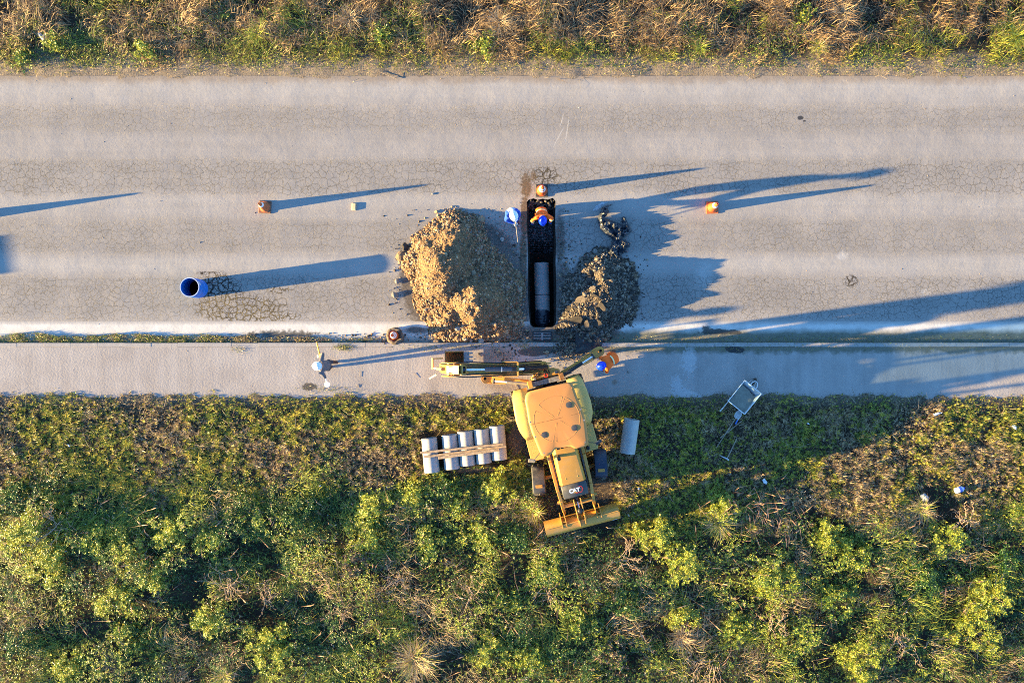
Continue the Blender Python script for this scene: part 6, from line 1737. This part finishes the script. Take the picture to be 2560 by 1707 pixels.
# where nothing grows: under the machine's wheels, bare soil, pipes
def bare_mask(x, y):
    m = np.ones(len(x), bool)
    for px, py, rx, ry in ((1290, 1090, 22, 48), (1492, 1218, 40, 34), (1180, 1175, 95, 8), (1460, 1310, 80, 18), (1840, 1070, 14, 30)):
        c = P(px, py); m &= (((x - c.x) * 80 / rx) ** 2 + ((y - c.y) * 80 / ry) ** 2) > NPR.uniform(0.3, 1.3, len(x))
    # inside the machine's footprint keep the sward low: handled by caller
    return m
def loc_bh(x, y):
    a = R(14.5); dx, dy = x - 1.254, y + 2.17
    return dx * math.cos(a) + dy * math.sin(a), -dx * math.sin(a) + dy * math.cos(a)
def under_bh(x, y):
    u, v = loc_bh(x, y)
    return (np.abs(u) < 1.18) & (v < 1.1) & (v > -3.75)
def under_pipes(x, y):
    a, b = P(1050, 1165), P(1272, 1075)
    return (x > a.x) & (x < b.x) & (y > a.y) & (y < b.y)

def greenness(x, y):
    return fbm(x * 0.55, y * 0.55, 77, 4) * 0.7 + fbm(x * 2.5, y * 2.5, 78, 3) * 0.3

XW = 17.6
# --- short sward south of the sidewalk
def tufts(x, y, z, nb, rad, L, W, tint, r, elo=0.15, ehi=1.2, col_var=0.15):
    """every tuft fans a few blades outwards from its centre"""
    n = len(x); k = nb
    az = r.uniform(0, 6.28, (n, k)).ravel(); q = (np.repeat(rad, k) * np.sqrt(r.random(n * k)))
    bx = np.repeat(x, k) + q * np.cos(az) * 0.6; by = np.repeat(y, k) + q * np.sin(az) * 0.6; bz = np.repeat(z, k)
    a2 = az + r.normal(0, 1.6, n * k)
    t = np.repeat(tint, k, 0) * r.uniform(1 - col_var, 1 + col_var, (n * k, 1))
    return tris(np.stack([bx, by, bz], 1), np.repeat(L, k) * r.uniform(0.6, 1.3, n * k), np.repeat(W, k), a2, r.uniform(elo, ehi, n * k), t, r)
def sward():
    n = 60000; r = NPR
    x = r.uniform(-XW, XW, n); y = Y_S + 0.28 - r.uniform(0, 4.6, n)
    z = hz_south(x, y)
    cl = fbm(x * 4.5, y * 4.5, 34, 3) * 0.6 + fbm(x * 1.2, y * 1.2, 35, 3) * 0.4
    keep = bare_mask(x, y) & ~under_pipes(x, y) & (z > ZS - 0.004 + r.normal(0, 0.006, n)) & ((cl > 0.38) | (r.random(n) < 0.55))
    u = under_bh(x, y); keep &= ~(u & (r.random(n) < 0.35))
    x, y, z, cl = x[keep], y[keep], z[keep], cl[keep]; n = len(x); u = under_bh(x, y); d = Y_S - y
    g = greenness(x, y) + r.normal(0, 0.05, n)
    t = np.where((g > 0.46)[:, None], pick(GRASS, n, r, 0.3), pick(STRAW, n, r, 0.3))
    t = np.where((r.random(n) < 0.15)[:, None], pick(GRASS, n, r), t)
    t = np.where((r.random(n) < 0.10)[:, None], pick(BROWN, n, r), t)
    h = (0.55 + 0.65 * smooth(0.35, 0.7, cl)) * np.where(u, 0.3, 1) * (0.30 + 0.70 * smooth(-0.1, 0.7, d))
    L = r.uniform(0.06, 0.15, n) * h; W = r.uniform(0.008, 0.014, n)
    a = tufts(x, y, z + r.uniform(0, 0.11, n) * h, 10, r.uniform(0.01, 0.04, n), L, W, t, r)
    # a thin mat of litter between the tufts
    n = 90000; x = r.uniform(-XW, XW, n); y = Y_S + 0.28 - r.uniform(0, 4.6, n); z = hz_south(x, y)
    k = (z > ZS - 0.012 + r.normal(0, 0.008, n)) & ~under_pipes(x, y); x, y, z = x[k], y[k], z[k]; n = len(x)
    t = np.where((r.random(n) < 0.7)[:, None], pick(STRAW, n, r, 0.3), pick(BROWN, n, r)) * 0.9
    b = tris(np.stack([x, y, z + 0.004], 1), r.uniform(0.04, 0.12, n), r.uniform(0.004, 0.009, n), r.uniform(0, 6.28, n), r.uniform(0, 0.35, n), t, r)
    return merge([a, b])
v, f, t = sward()
o = mesh_np('short_grass', v, f, t, M['leaf']); tag(o, 'short mixed green and dry grass strip below the sidewalk', kind='stuff')

# --- rough herb layer south
def herb_density(x, y):
    d = Y_S - y
    return smooth(2.0, 3.7, d + (fbm(x * 0.5, y * 0.5, 41) - 0.5) * 2.2 + np.where(x > 2.2, -0.9, 0.25))
def rough():
    r = NPR; parts = []
    # long grass
    n = 110000
    x = r.uniform(-XW, XW, n); y = Y_S - r.uniform(0.3, 10.0, n)
    den = herb_density(x, y)
    cl = fbm(x * 1.1, y * 1.1, 52)
    k = (r.random(n) < (0.10 + 0.90 * den) * smooth(0.36, 0.66, cl)) & ~under_bh(x, y) & bare_mask(x, y) & ~under_pipes(x, y)
    x, y, den, cl = x[k], y[k], den[k], cl[k]; n = len(x)
    z = hz_south(x, y)
    g = fbm(x * 0.8, y * 0.8, 63)
    tt = np.where((g + r.normal(0, 0.08, n) > 0.50)[:, None], pick(STRAW, n, r), pick(GREEN, n, r))
    az = fbm(x * 0.9, y * 0.9, 66) * 14 + r.normal(0, 0.8, n)
    L = r.uniform(0.15, 0.45, n) * (0.5 + 0.7 * den)
    base = np.stack([x, y, z + r.uniform(0, 0.22, n) * den], 1)
    parts.append(blades(base, L, r.uniform(0.005, 0.011, n), az, r.uniform(0.1, 1.2, n), tt, r))
    return merge(parts)
v, f, t = rough()
o = mesh_np('long_grass', v, f, t, M['straw']); tag(o, 'tangled long green and dry grass among the shrubs of the lower bank', kind='stuff')
def cover():
    r = NPR
    n = 135000
    x = r.uniform(-XW, XW, n); y = Y_S - r.uniform(0.8, 10.0, n)
    den = herb_density(x, y); cl = fbm(x * 0.9, y * 0.9, 71, 4)
    k = (r.random(n) < den * (0.30 + 0.80 * smooth(0.34, 0.50, cl))) & ~under_bh(x, y) & bare_mask(x, y) & ~under_pipes(x, y)
    x, y, cl, den = x[k], y[k], cl[k], den[k]; n = len(x)
    lift = (0.05 + 0.75 * smooth(0.34, 0.75, cl) * smooth(0.30, 0.72, fbm(x * 2.2, y * 2.2, 73)) * 1.25) * den
    z = hz_south(x, y) + lift * r.uniform(0.25, 1.0, n) ** 0.4
    g = fbm(x * 0.7, y * 0.7, 75) + r.normal(0, 0.07, n)
    t = np.where((g > 0.49)[:, None], pick(GREEN, n, r, 0.3), pick(DEEP, n, r, 0.3))
    t = np.where((r.random(n) < 0.07)[:, None], pick(STRAW, n, r), t)
    return rosettes(np.stack([x, y, z], 1), r.uniform(0.026, 0.058, n), 5, t, r)
v, f, t = cover()
o = mesh_np('ground_cover', v, f, t, M['leaf']); tag(o, 'low leafy weeds covering the bank between the shrubs', kind='stuff')
# tiny white blossoms
r = NPR; n = 500; x = r.uniform(-XW, XW, n); y = Y_S - r.uniform(2.6, 9.6, n); z = hz_south(x, y) + 0.42
k = ~under_bh(x, y) & (fbm(x * 0.5, y * 0.5, 92) > 0.5); x, y, z = x[k], y[k], z[k]; n = len(x)
v, f, t = rosettes(np.stack([x, y, z + r.uniform(-0.05, 0.1, n)], 1), r.uniform(0.012, 0.020, n), 5, np.tile([[0.62, 0.6, 0.62]], (n, 1)), r, 0.0, 0.4, 0.9)
o = mesh_np('small_blossoms', v, f, t, M['leaf']); tag(o, 'tiny white blossoms scattered over the weeds', kind='stuff')

# --- shrubs, each a thing
def shrub(px, py, rad, hgt, label, tone, seed, dens=1.0):
    c = P(px, py); z0 = gz(c.x, c.y)
    r = np.random.default_rng(seed)
    root = thing('shrub', label, 'shrub', (c.x, c.y, z0), 0, 'leafy shrubs on the roadside banks')
    # many small leafy tips at uneven heights, gaps between them
    nl = int(9 + rad * rad * 34); lobes = []
    for i in range(nl):
        a = r.uniform(0, 6.28); q = rad * math.sqrt(r.uniform(0.0, 1)) * (0.75 + 0.25 * math.sin(3 * a + seed))
        lobes.append((q * math.cos(a), q * math.sin(a), hgt * (1 - 0.55 * (q / rad) ** 2) * r.uniform(0.35, 1.1), r.uniform(0.07, 0.16)))
    pts = []
    for lx, ly, lz, lr in lobes:
        m_ = int(dens * 11 * r.uniform(0.6, 1.3))
        u = r.normal(0, 0.6, (m_, 3))
        q = u * np.array([lr, lr, lr * 0.8]) + np.array([lx, ly, lz - 0.02])
        m2 = m_ // 2; w = r.normal(0, 1, (m2, 3)) * np.array([lr * 1.3, lr * 1.3, lz * 0.25]) + np.array([lx, ly, lz * 0.5])
        pts += [q, w]
    pts = np.concatenate(pts); pts[:, 2] = np.maximum(pts[:, 2], 0.03)
    pal = {'y': GREEN[[1, 2, 4]], 'g': GREEN, 'd': DEEP, 'b': np.concatenate([GREEN[:2], BROWN, STRAW[:1]]), 'm': np.concatenate([GREEN, DEEP])}[tone]
    n = len(pts); t = pick(pal, n, r, 0.25)
    parts = [rosettes(pts, r.uniform(0.042, 0.085, n), 6, t, r, -0.1, 1.0, 0.5)]
    v, f, tt = merge(parts); mesh_np('foliage', v, f, tt, M['leaf'], root)
    mb = MB()
    for lx, ly, lz, lr in lobes[::2]:
        mb.tube([(lx * 0.1, ly * 0.1, 0), (lx * 0.6, ly * 0.6, lz * 0.45), (lx, ly, lz * 0.85)], [0.012, 0.009, 0.004], 5)
    mb.build('stems', M['oldwood'], root, smooth=True)
    return root
SH = [
 (95, 1330, 0.75, 0.75, 'tall bright yellow green shrub near the left edge, just above the widest lit clump', 'y', 1.2),
 (130, 1395, 0.80, 0.75, 'broad yellow green shrub near the left edge, widest of the lit clumps', 'y', 1.2),
 (250, 1345, 0.55, 0.60, 'lit shrub right of the pale dead branches at the left edge', 'g', 1.0),
 (330, 1370, 0.65, 0.65, 'star leaved light green shrub in the left part of the bank', 'y', 1.0),
 (440, 1330, 0.60, 0.60, 'yellow tipped shrub below the dark grass band at left', 'y', 1.0),
 (395, 1430, 0.65, 0.60, 'dense green shrub at the middle of the left bank', 'g', 1.1),
 (300, 1490, 0.60, 0.60, 'pale green shrub above the dry grass patch at lower left', 'y', 1.0),
 (530, 1345, 0.50, 0.55, 'small lit shrub above the straw coloured dead branch', 'g', 1.0),
 (520, 1550, 0.55, 0.60, 'rounded lit shrub standing alone left of the dead twigs, lower left', 'g', 1.3),
 (680, 1610, 0.80, 0.65, 'golden green shrub at the bottom, left of the big grass tussock', 'y', 1.1),
 (330, 1600, 0.60, 0.55, 'mid green shrub near the bottom edge at lower left', 'm', 1.0),
 (60, 1600, 0.55, 0.50, 'dark green shrub in the bottom left corner', 'd', 1.0),
 (50, 1250, 0.60, 0.45, 'low dark green shrub at the left edge under the grass strip', 'd', 1.0),
 (620, 1290, 0.65, 0.50, 'dark leafy shrub below the white scrap in the grass', 'm', 1.0),
 (760, 1270, 0.65, 0.50, 'deep green shrub in the shade left of centre', 'd', 1.1),
 (930, 1260, 0.65, 0.60, 'yellow green shrub below the leftmost concrete pipes', 'y', 1.0),
 (1030, 1235, 0.45, 0.50, 'small star leaved shrub directly below the row of pipes', 'y', 1.1),
 (1140, 1240, 0.60, 0.50, 'green shrub below the right end of the pipe row', 'm', 1.1),
 (1240, 1215, 0.55, 0.55, 'bright leafy shrub touching the left front wheel of the backhoe', 'y', 1.2),
 (1210, 1330, 0.65, 0.55, 'leafy shrub left of the loader bucket', 'g', 1.1),
 (1290, 1330, 0.50, 0.50, 'dark green shrub tucked beside the left end of the loader bucket', 'd', 1.2),
 (920, 1330, 0.70, 0.55, 'wide yellowish shrub at the centre of the lower bank', 'y', 1.0),
 (1070, 1345, 0.60, 0.50, 'leafy shrub midway between the pipes and the bottom edge', 'm', 1.0),
 (880, 1400, 0.60, 0.45, 'brownish thin leaved shrub left of centre', 'b', 0.9),
 (1220, 1620, 0.60, 0.60, 'bright green shrub at the bottom edge below the loader bucket', 'y', 1.2),
 (1320, 1640, 0.60, 0.55, 'pale green shrub right of the bright one at the bottom centre', 'g', 1.1),
 (1270, 1500, 0.50, 0.45, 'thin green shrub above the bottom centre clumps', 'm', 0.9),
 (1370, 1420, 0.55, 0.50, 'shrub growing just below the loader bucket', 'g', 1.0),
 (1630, 1330, 0.60, 0.60, 'yellow green shrub right of the loader bucket', 'y', 1.1),
 (1700, 1400, 0.65, 0.60, 'lit leafy shrub right of the bucket, above the brown patch', 'y', 1.1),
 (1800, 1270, 0.55, 0.50, 'yellow shrub beside the reddish seed heads right of centre', 'y', 1.0),
 (1940, 1440, 0.75, 0.65, 'large golden shrub in the right part of the bank', 'y', 1.2),
 (2060, 1330, 0.60, 0.55, 'bright shrub cluster below the clear plastic bag', 'y', 1.0),
 (2130, 1375, 0.60, 0.50, 'leafy shrub with a pointed right end, right of centre', 'g', 1.1),
 (2090, 1500, 0.70, 0.55, 'broad mid green shrub in the lower right quarter', 'm', 1.1),
 (2360, 1345, 0.65, 0.60, 'lit green shrub with a yellow lower rim near the right edge', 'y', 1.1),
 (2300, 1450, 0.65, 0.50, 'shaded green shrub dotted with blossoms near the right edge', 'd', 1.1),
 (2460, 1480, 0.70, 0.60, 'tall yellow green shrub at the right edge', 'y', 1.1),
 (2430, 1570, 0.80, 0.60, 'wide bright shrub in the lower right corner', 'y', 1.2),
 (2500, 1390, 0.50, 0.45, 'dark shrub at the right edge above the tall yellow one', 'd', 1.0),
 (2150, 1640, 0.75, 0.60, 'green shrub at the bottom edge, right of the dry stalks', 'y', 1.1),
 (1980, 1590, 0.60, 0.45, 'loose green shrub among dead stalks at lower right', 'm', 0.9),
 (1840, 1570, 0.65, 0.50, 'yellow green shrub left of the dead stalks at lower right', 'g', 1.0),
 (1700, 1540, 0.55, 0.45, 'small lit shrub below the brown patch right of centre', 'y', 0.9),
 (1560, 1500, 0.55, 0.45, 'dark shrub below and right of the loader bucket', 'd', 1.0),
 (1530, 1640, 0.65, 0.50, 'dry brownish shrub at the bottom edge right of centre', 'b', 1.0),
 (170, 1660, 0.55, 0.45, 'golden tufted shrub at the bottom edge near the left corner', 'y', 1.0),
 (1450, 1560, 0.50, 0.40, 'low green shrub in the bare patch below the bucket', 'm', 0.9),
]
for i, a in enumerate(SH):
    shrub(a[0], a[1], a[2] * 1.15, a[3] * 1.0, a[4], a[5], 500 + i, a[6] * 1.5)

# --- grass tussocks, each a thing
def tussock(px, py, rad, n, label, pal, seed, h=0.4, name='grass_tussock', cat='grass tussock', az=None):
    c = P(px, py); z0 = gz(c.x, c.y) + 0.03; r = np.random.default_rng(seed)
    b = r.normal(0, rad * 0.10, (n, 3)); b[:, 2] = r.uniform(0, h * 0.4, n)
    A_ = r.uniform(0, 6.28, n) if az is None else r.normal(R(az), 0.7, n)
    L = rad * r.uniform(0.5, 1.25, n)
    v, f, t = blades(b, L, r.uniform(0.009, 0.017, n), A_, r.uniform(0.15, 1.15, n), pick(pal, n, r), r)
    o = mesh_np(name, v, f, t, M['straw']); o.location = (c.x, c.y, z0)
    return tag(o, label, cat, 'grass tussocks on the banks')
YG = np.concatenate([GREEN[[2, 4]], STRAW[:2]]); 
for a in [(1040, 1640, 0.95, 420, 'big pale grass tussock with long arching blades at the bottom left of centre', np.concatenate([YG, STRAW]), 1, 0.6),
          (1332, 1275, 0.50, 170, 'spiky yellow green grass tussock between the left front wheel and the loader bucket', YG, 2, 0.45),
          (880, 1625, 0.60, 190, 'green grass tussock fanning left of the big pale one', GREEN, 3, 0.4),
          (1790, 1300, 0.70, 220, 'pale spreading grass tussock left of the reddish seed heads', YG, 4, 0.5),
          (20, 1350, 0.55, 170, 'yellow straw tussock on the left edge beside the widest shrub', np.concatenate([STRAW, YG]), 5, 0.4),
          (2290, 1265, 0.60, 190, 'grass tussock growing round the clear plastic bag at lower right', YG, 6, 0.4),
          (1880, 1595, 0.50, 160, 'green grass tussock near the bottom, right of centre', GREEN, 7, 0.35),
          (560, 1690, 0.55, 200, 'bright grass tussock cut by the bottom edge at left', YG, 8, 0.35),
          (2540, 1270, 0.60, 190, 'long green grass tussock at the right edge', GREEN, 9, 0.4),
          (1705, 1590, 0.65, 200, 'dry tussock of pale blades near the bottom, right of centre', STRAW, 10, 0.4),
          (2530, 100, 0.70, 260, 'bright green grass tussock at the right end of the top verge', GREEN[[1, 2, 4]], 11, 0.4),
          (655, 95, 0.55, 160, 'yellow green tussock in the left part of the top verge', GREEN[[2, 4, 1]], 12, 0.35),
          (2095, 45, 0.65, 260, 'straw tussock at the right of the top verge', STRAW, 13, 0.4),
          (1745, 125, 0.40, 150, 'green tussock on the top verge above the right cone', GREEN[[1, 2]], 14, 0.3),
          (2040, 125, 0.40, 160, 'yellow green tussock near the road edge at the upper right', YG, 15, 0.3),
          (1250, 70, 0.60, 220, 'straw tussock in the middle of the top verge', STRAW, 16, 0.35),
          (880, 60, 0.60, 200, 'dry tussock left of the middle of the top verge', STRAW, 17, 0.35)]:
    tussock(*a[:5], a[5], 900 + a[6], a[7])

# --- dead branched twigs, each a thing
def deadbush(px, py, rad, label, seed, mat, heading=None, spread=1.0, nbr=16):
    c = P(px, py); rr_ = random.Random(seed); mb = MB()
    for i in range(nbr):
        a = seed * 1.7 + rr_.uniform(-spread, spread) + (3.14 if i % 4 == 0 else 0); el = rr_.uniform(0.15, 0.8); L = rad * rr_.uniform(0.5, 1.1)
        p = Vector((rr_.uniform(-0.22, 0.22) * rad * 1.6, rr_.uniform(-0.22, 0.22) * rad * 1.6, rr_.uniform(-0.1, 0.08))); pts_ = [p.copy()]
        for k in range(4):
            a += rr_.uniform(-0.5, 0.5); el -= 0.14
            p = p + Vector((math.cos(a) * math.cos(el), math.sin(a) * math.cos(el), math.sin(el))) * L / 4; pts_.append(p.copy())
            if k >= 1:
                for _ in range(2):
                    a2 = a + rr_.choice((-1, 1)) * rr_.uniform(0.4, 1.0); q = p + Vector((math.cos(a2), math.sin(a2), rr_.uniform(-0.1, 0.5))) * L * rr_.uniform(0.15, 0.3)
                    mb.tube([p, p.lerp(q, 0.5) + Vector((0, 0, 0.01)), q], [0.005, 0.004, 0.002], 4, cap=False)
        mb.tube(pts_, [0.008, 0.008, 0.007, 0.005, 0.003], 5, cap=False)
    o = mb.build('dead_bush', mat, smooth=True); o.location = (c.x, c.y, gz(c.x, c.y) + 0.30)
    return tag(o, label, 'dead bush', 'dead bushes on the bank')
M['deadwood'] = mat_simple('dead_stems', (0.36, 0.25, 0.17), 0.85, var=0.35, scale=8)
for a in [(150, 1290, 0.95, 'pinkish dead bush with long bare twigs near the left edge'), (565, 1445, 0.70, 'straw coloured dead bush in the left part of the bank'), (670, 1490, 0.55, 'pale dead bush right of the straw coloured one'),
          (2400, 1300, 0.50, 'thin arching dead stem cluster near the right edge'), (1370, 1475, 0.60, 'bare twiggy bush below the left end of the loader bucket'), (1560, 1385, 0.60, 'bare reddish twigs below the right end of the loader bucket'),
          (1780, 1660, 0.75, 'pale dead twigs at the bottom edge right of centre'), (1930, 1560, 0.60, 'dead bush near the bottom in the right half'), (2260, 1600, 0.60, 'reddish dead bush at the lower right'), (850, 1520, 0.5, 'low dead bush left of the big pale tussock'),
          (1180, 1480, 0.5, 'curled dead bush below centre'), (1000, 1440, 0.45, 'small dead bush in the middle of the lower bank')]:
    deadbush(a[0], a[1], a[2], a[3], a[0], M['deadwood'])

# reddish seed heads
def seedheads():
    r = NPR; parts = []
    n = 420
    cx = np.concatenate([r.normal(1900, 55, 60), r.normal(810, 35, 40), r.uniform(0, 2560, n - 100)]); cy = np.concatenate([r.normal(1270, 35, 60), r.normal(1420, 45, 40), r.uniform(1230, 1700, n - 100)])
    x = (cx - 1280) / 80; y = (853.5 - cy) / 80; k = ~under_bh(x, y); x, y = x[k], y[k]; n = len(x)
    z = hz_south(x, y) + r.uniform(0.35, 0.6, n)
    t = np.array([[0.34, 0.19, 0.11]]) * r.uniform(0.7, 1.3, (n, 1))
    az = r.uniform(0, 6.28, n); el = r.uniform(0.1, 0.7, n)
    parts.append(blades(np.stack([x, y, z], 1), r.uniform(0.16, 0.34, n), r.uniform(0.018, 0.032, n), az, el, t, r))
    b = np.stack([x, y, z], 1); d = np.stack([np.cos(az) * np.cos(el), np.sin(az) * np.cos(el), np.sin(el)], 1)
    L = r.uniform(0.3, 0.6, n)
    parts.append(tris(b, L, np.full(n, 0.008), az + math.pi, -el * 0.8, t * 0.9, r))
    return merge(parts)
v, f, t = seedheads(); tag(mesh_np('seed_heads', v, f, t, M['straw']), 'reddish dry seed heads standing among the weeds', kind='stuff')

# --- top verge
def top_verge():
    r = NPR; parts = []
    n = 110000
    x = r.uniform(-XW, XW, n); d = r.uniform(-0.1, 3.2, n)
    edge = 0.16 + (fbm(x * 1.1, x * 0 + 7.7, 15) - 0.5) * 0.8
    cl = fbm(x * 2.4, d * 2.4, 81, 4) * 0.6 + fbm(x * 0.9, d * 0.9, 82, 3) * 0.4
    k = (d > edge) & (r.random(n) < smooth(0.34, 0.62, cl) * smooth(0, 0.5, d - edge) + 0.10)
    x, d, cl = x[k], d[k], cl[k]; n = len(x); y = Y_N + d
    z = hz_north(x, y) + r.uniform(0, 0.25, n) * smooth(0.2, 1.2, d) * (0.4 + cl)
    g = fbm(x * 0.9, y * 0.9, 83) + r.normal(0, 0.05, n) + 0.18 * (1 - smooth(0.3, 1.4, d)) + np.where(x < -6, 0.03, 0)
    t = np.where((g > 0.60)[:, None], pick(GREEN, n, r), pick(STRAW, n, r))
    t = np.where((r.random(n) < 0.30)[:, None], pick(BROWN, n, r) * 0.7, t)
    az = fbm(x * 0.8, y * 0.8, 88) * 16 + r.normal(0, 0.9, n)
    L = r.uniform(0.12, 0.48, n) * (0.35 + 0.75 * smooth(0.1, 1.3, d))
    parts.append(blades(np.stack([x, y, z], 1), L, r.uniform(0.008, 0.015, n), az, r.uniform(-0.1, 0.9, n), t * np.array([1.0, 0.88, 0.72]), r))
    # short litter near the road
    n = 50000
    x = r.uniform(-XW, XW, n); d = r.uniform(0.0, 1.5, n); y = Y_N + d
    k = (fbm(x * 2, y * 2, 84) + r.normal(0, 0.1, n) > 0.66 - 0.28 * smooth(0, 0.7, d)); x, y, d = x[k], y[k], d[k]; n = len(x)
    t = np.where((r.random(n) < 0.35)[:, None], pick(GREEN, n, r), pick(STRAW, n, r))
    parts.append(tris(np.stack([x, y, hz_north(x, y) + r.uniform(0, 0.03, n)], 1), r.uniform(0.03, 0.10, n), r.uniform(0.006, 0.013, n), r.uniform(0, 6.28, n), r.uniform(0, 0.8, n), t, r))
    return merge(parts)
v, f, t = top_verge(); tag(mesh_np('verge_grass', v, f, t, M['straw']), 'dry tangled grass and weeds covering the top verge', kind='stuff')
def top_leaves():
    r = NPR; n = 34000
    x = r.uniform(-XW, XW, n); d = r.uniform(0.25, 3.0, n); y = Y_N + d
    cl = fbm(x * 0.9, y * 0.9, 95, 4)
    w = smooth(0.47, 0.66, cl + np.where(x < -4, 0.06, -0.04) + 0.06 * (1 - smooth(0.5, 2.0, d)))
    k = r.random(n) < w; x, y, d, cl = x[k], y[k], d[k], cl[k]; n = len(x)
    z = hz_north(x, y) + r.uniform(0.03, 0.22, n) * smooth(0.1, 1.0, d)
    t = np.where((r.random(n) < 0.7)[:, None], pick(GREEN, n, r, 0.3), pick(DEEP, n, r, 0.3))
    return rosettes(np.stack([x, y, z], 1), r.uniform(0.020, 0.045, n), 5, t, r)
v, f, t = top_leaves(); tag(mesh_np('verge_weeds', v, f, t, M['leaf']), 'low leafy weeds along the top verge', kind='stuff')
shT = [(150, 115, 0.45, 0.35, 'low leafy plant round the torn plastic bag on the top verge', 'g', 1.0), (365, 130, 0.40, 0.32, 'green leafy plant near the road on the left of the top verge', 'g', 1.0),
       (60, 150, 0.40, 0.3, 'small leafy plant at the left end of the top verge', 'm', 1.0), (1220, 115, 0.45, 0.3, 'green leafy plant in the middle of the top verge', 'g', 1.0), (960, 95, 0.35, 0.3, 'small green plant left of the middle of the top verge', 'm', 0.9),
       (2000, 55, 0.45, 0.3, 'deep green plant among straw on the right of the top verge', 'g', 1.0), (560, 50, 0.4, 0.3, 'leafy plant at the top edge left of the yellow green tussock', 'm', 0.8)]
for i, a in enumerate(shT): shrub(a[0], a[1], a[2], a[3], a[4], a[5], 700 + i, a[6])

# --- weeds in the gutter at left and sprouting along kerb and sidewalk edge
def gutter_weeds():
    r = NPR; n = 26000; parts = []
    px = r.uniform(-20, 830, n); up = np.abs(r.normal(0, 1, n))
    w = 20 * (0.35 + fbm(px * 0.012, px * 0, 18, 4) * 1.1) * np.where(px > 640, 0.8, 1)
    py = 856 - np.minimum(up, 1.5) * w * 0.62
    x = (px - 1280) / 80; y = (853.5 - py) / 80
    cl = fbm(x * 2.6, y * 2.6, 28); k = (cl > 0.40) | (r.random(n) < 0.25); x, y, px, cl = x[k], y[k], px[k], cl[k]; n = len(x)
    z = r.uniform(0.0, 0.07, n) * (0.5 + cl)
    dry = smooth(480, 620, px)
    t = np.where((r.random(n) < 0.50 - 0.35 * dry)[:, None], pick(GREEN, n, r), np.where((r.random(n) < 0.5)[:, None], pick(STRAW, n, r), pick(BROWN, n, r)))
    parts.append(tris(np.stack([x, y, z], 1), r.uniform(0.03, 0.09, n), r.uniform(0.007, 0.014, n), r.uniform(0, 6.28, n), r.uniform(0, 1.0, n), t, r))
    # mounds of silt-bound moss (short tufts) at the right, and tufts by the kerb joint
    for cx, cy, sx, sy, m_ in ((860, 868, 12, 4, 500), (900, 850, 30, 3, 400), (820, 972, 40, 5, 300), (1085, 872, 25, 4, 160), (1130, 866, 90, 4, 300), (1310, 864, 14, 5, 200), (2000, 848, 420, 6, 2600), (1900, 868, 320, 5, 900), (600, 872, 10, 5, 120)):
        xx = (r.normal(cx, sx, m_) - 1280) / 80; pyy = r.normal(cy, sy, m_); yy = (853.5 - pyy) / 80
        zz = np.where(yy < Y_K, ZS, 0.0)
        tt = np.where((r.random(m_) < 0.5)[:, None], pick(GREEN, m_, r), pick(STRAW, m_, r)) * 0.8
        parts.append(tris(np.stack([xx, yy, zz + r.uniform(0, 0.02, m_)], 1), r.uniform(0.02, 0.08, m_), r.uniform(0.006, 0.012, m_), r.uniform(0, 6.28, m_), r.uniform(0, 0.9, m_), tt, r))
    return merge(parts)
v, f, t = gutter_weeds(); tag(mesh_np('gutter_weeds', v, f, t, M['leaf']), 'strip of weeds and moss growing in the gutter against the kerb', kind='stuff')
# long pale stalks creeping over the sidewalk and road edges
def stalks():
    r = NPR; n = 900
    px = r.uniform(0, 2560, n); top = r.random(n) < 0.35
    py = np.where(top, r.uniform(150, 198, n), r.uniform(984, 1150, n))
    x = (px - 1280) / 80; y = (853.5 - py) / 80
    k = ~under_bh(x, y); x, y, top = x[k], y[k], top[k]; n = len(x)
    z = np.where(top, hz_north(x, y), np.where(y > Y_S, ZS, hz_south(x, y) + 0.08)) + 0.03
    return blades(np.stack([x, y, z], 1), r.uniform(0.15, 0.5, n), r.uniform(0.006, 0.012, n), r.uniform(0, 6.28, n), r.uniform(0.0, 0.3, n), pick(STRAW, n, r), r)
v, f, t = stalks(); tag(mesh_np('loose_stalks', v, f, t, M['straw']), 'loose dry stalks lying along the verge edges', kind='stuff')
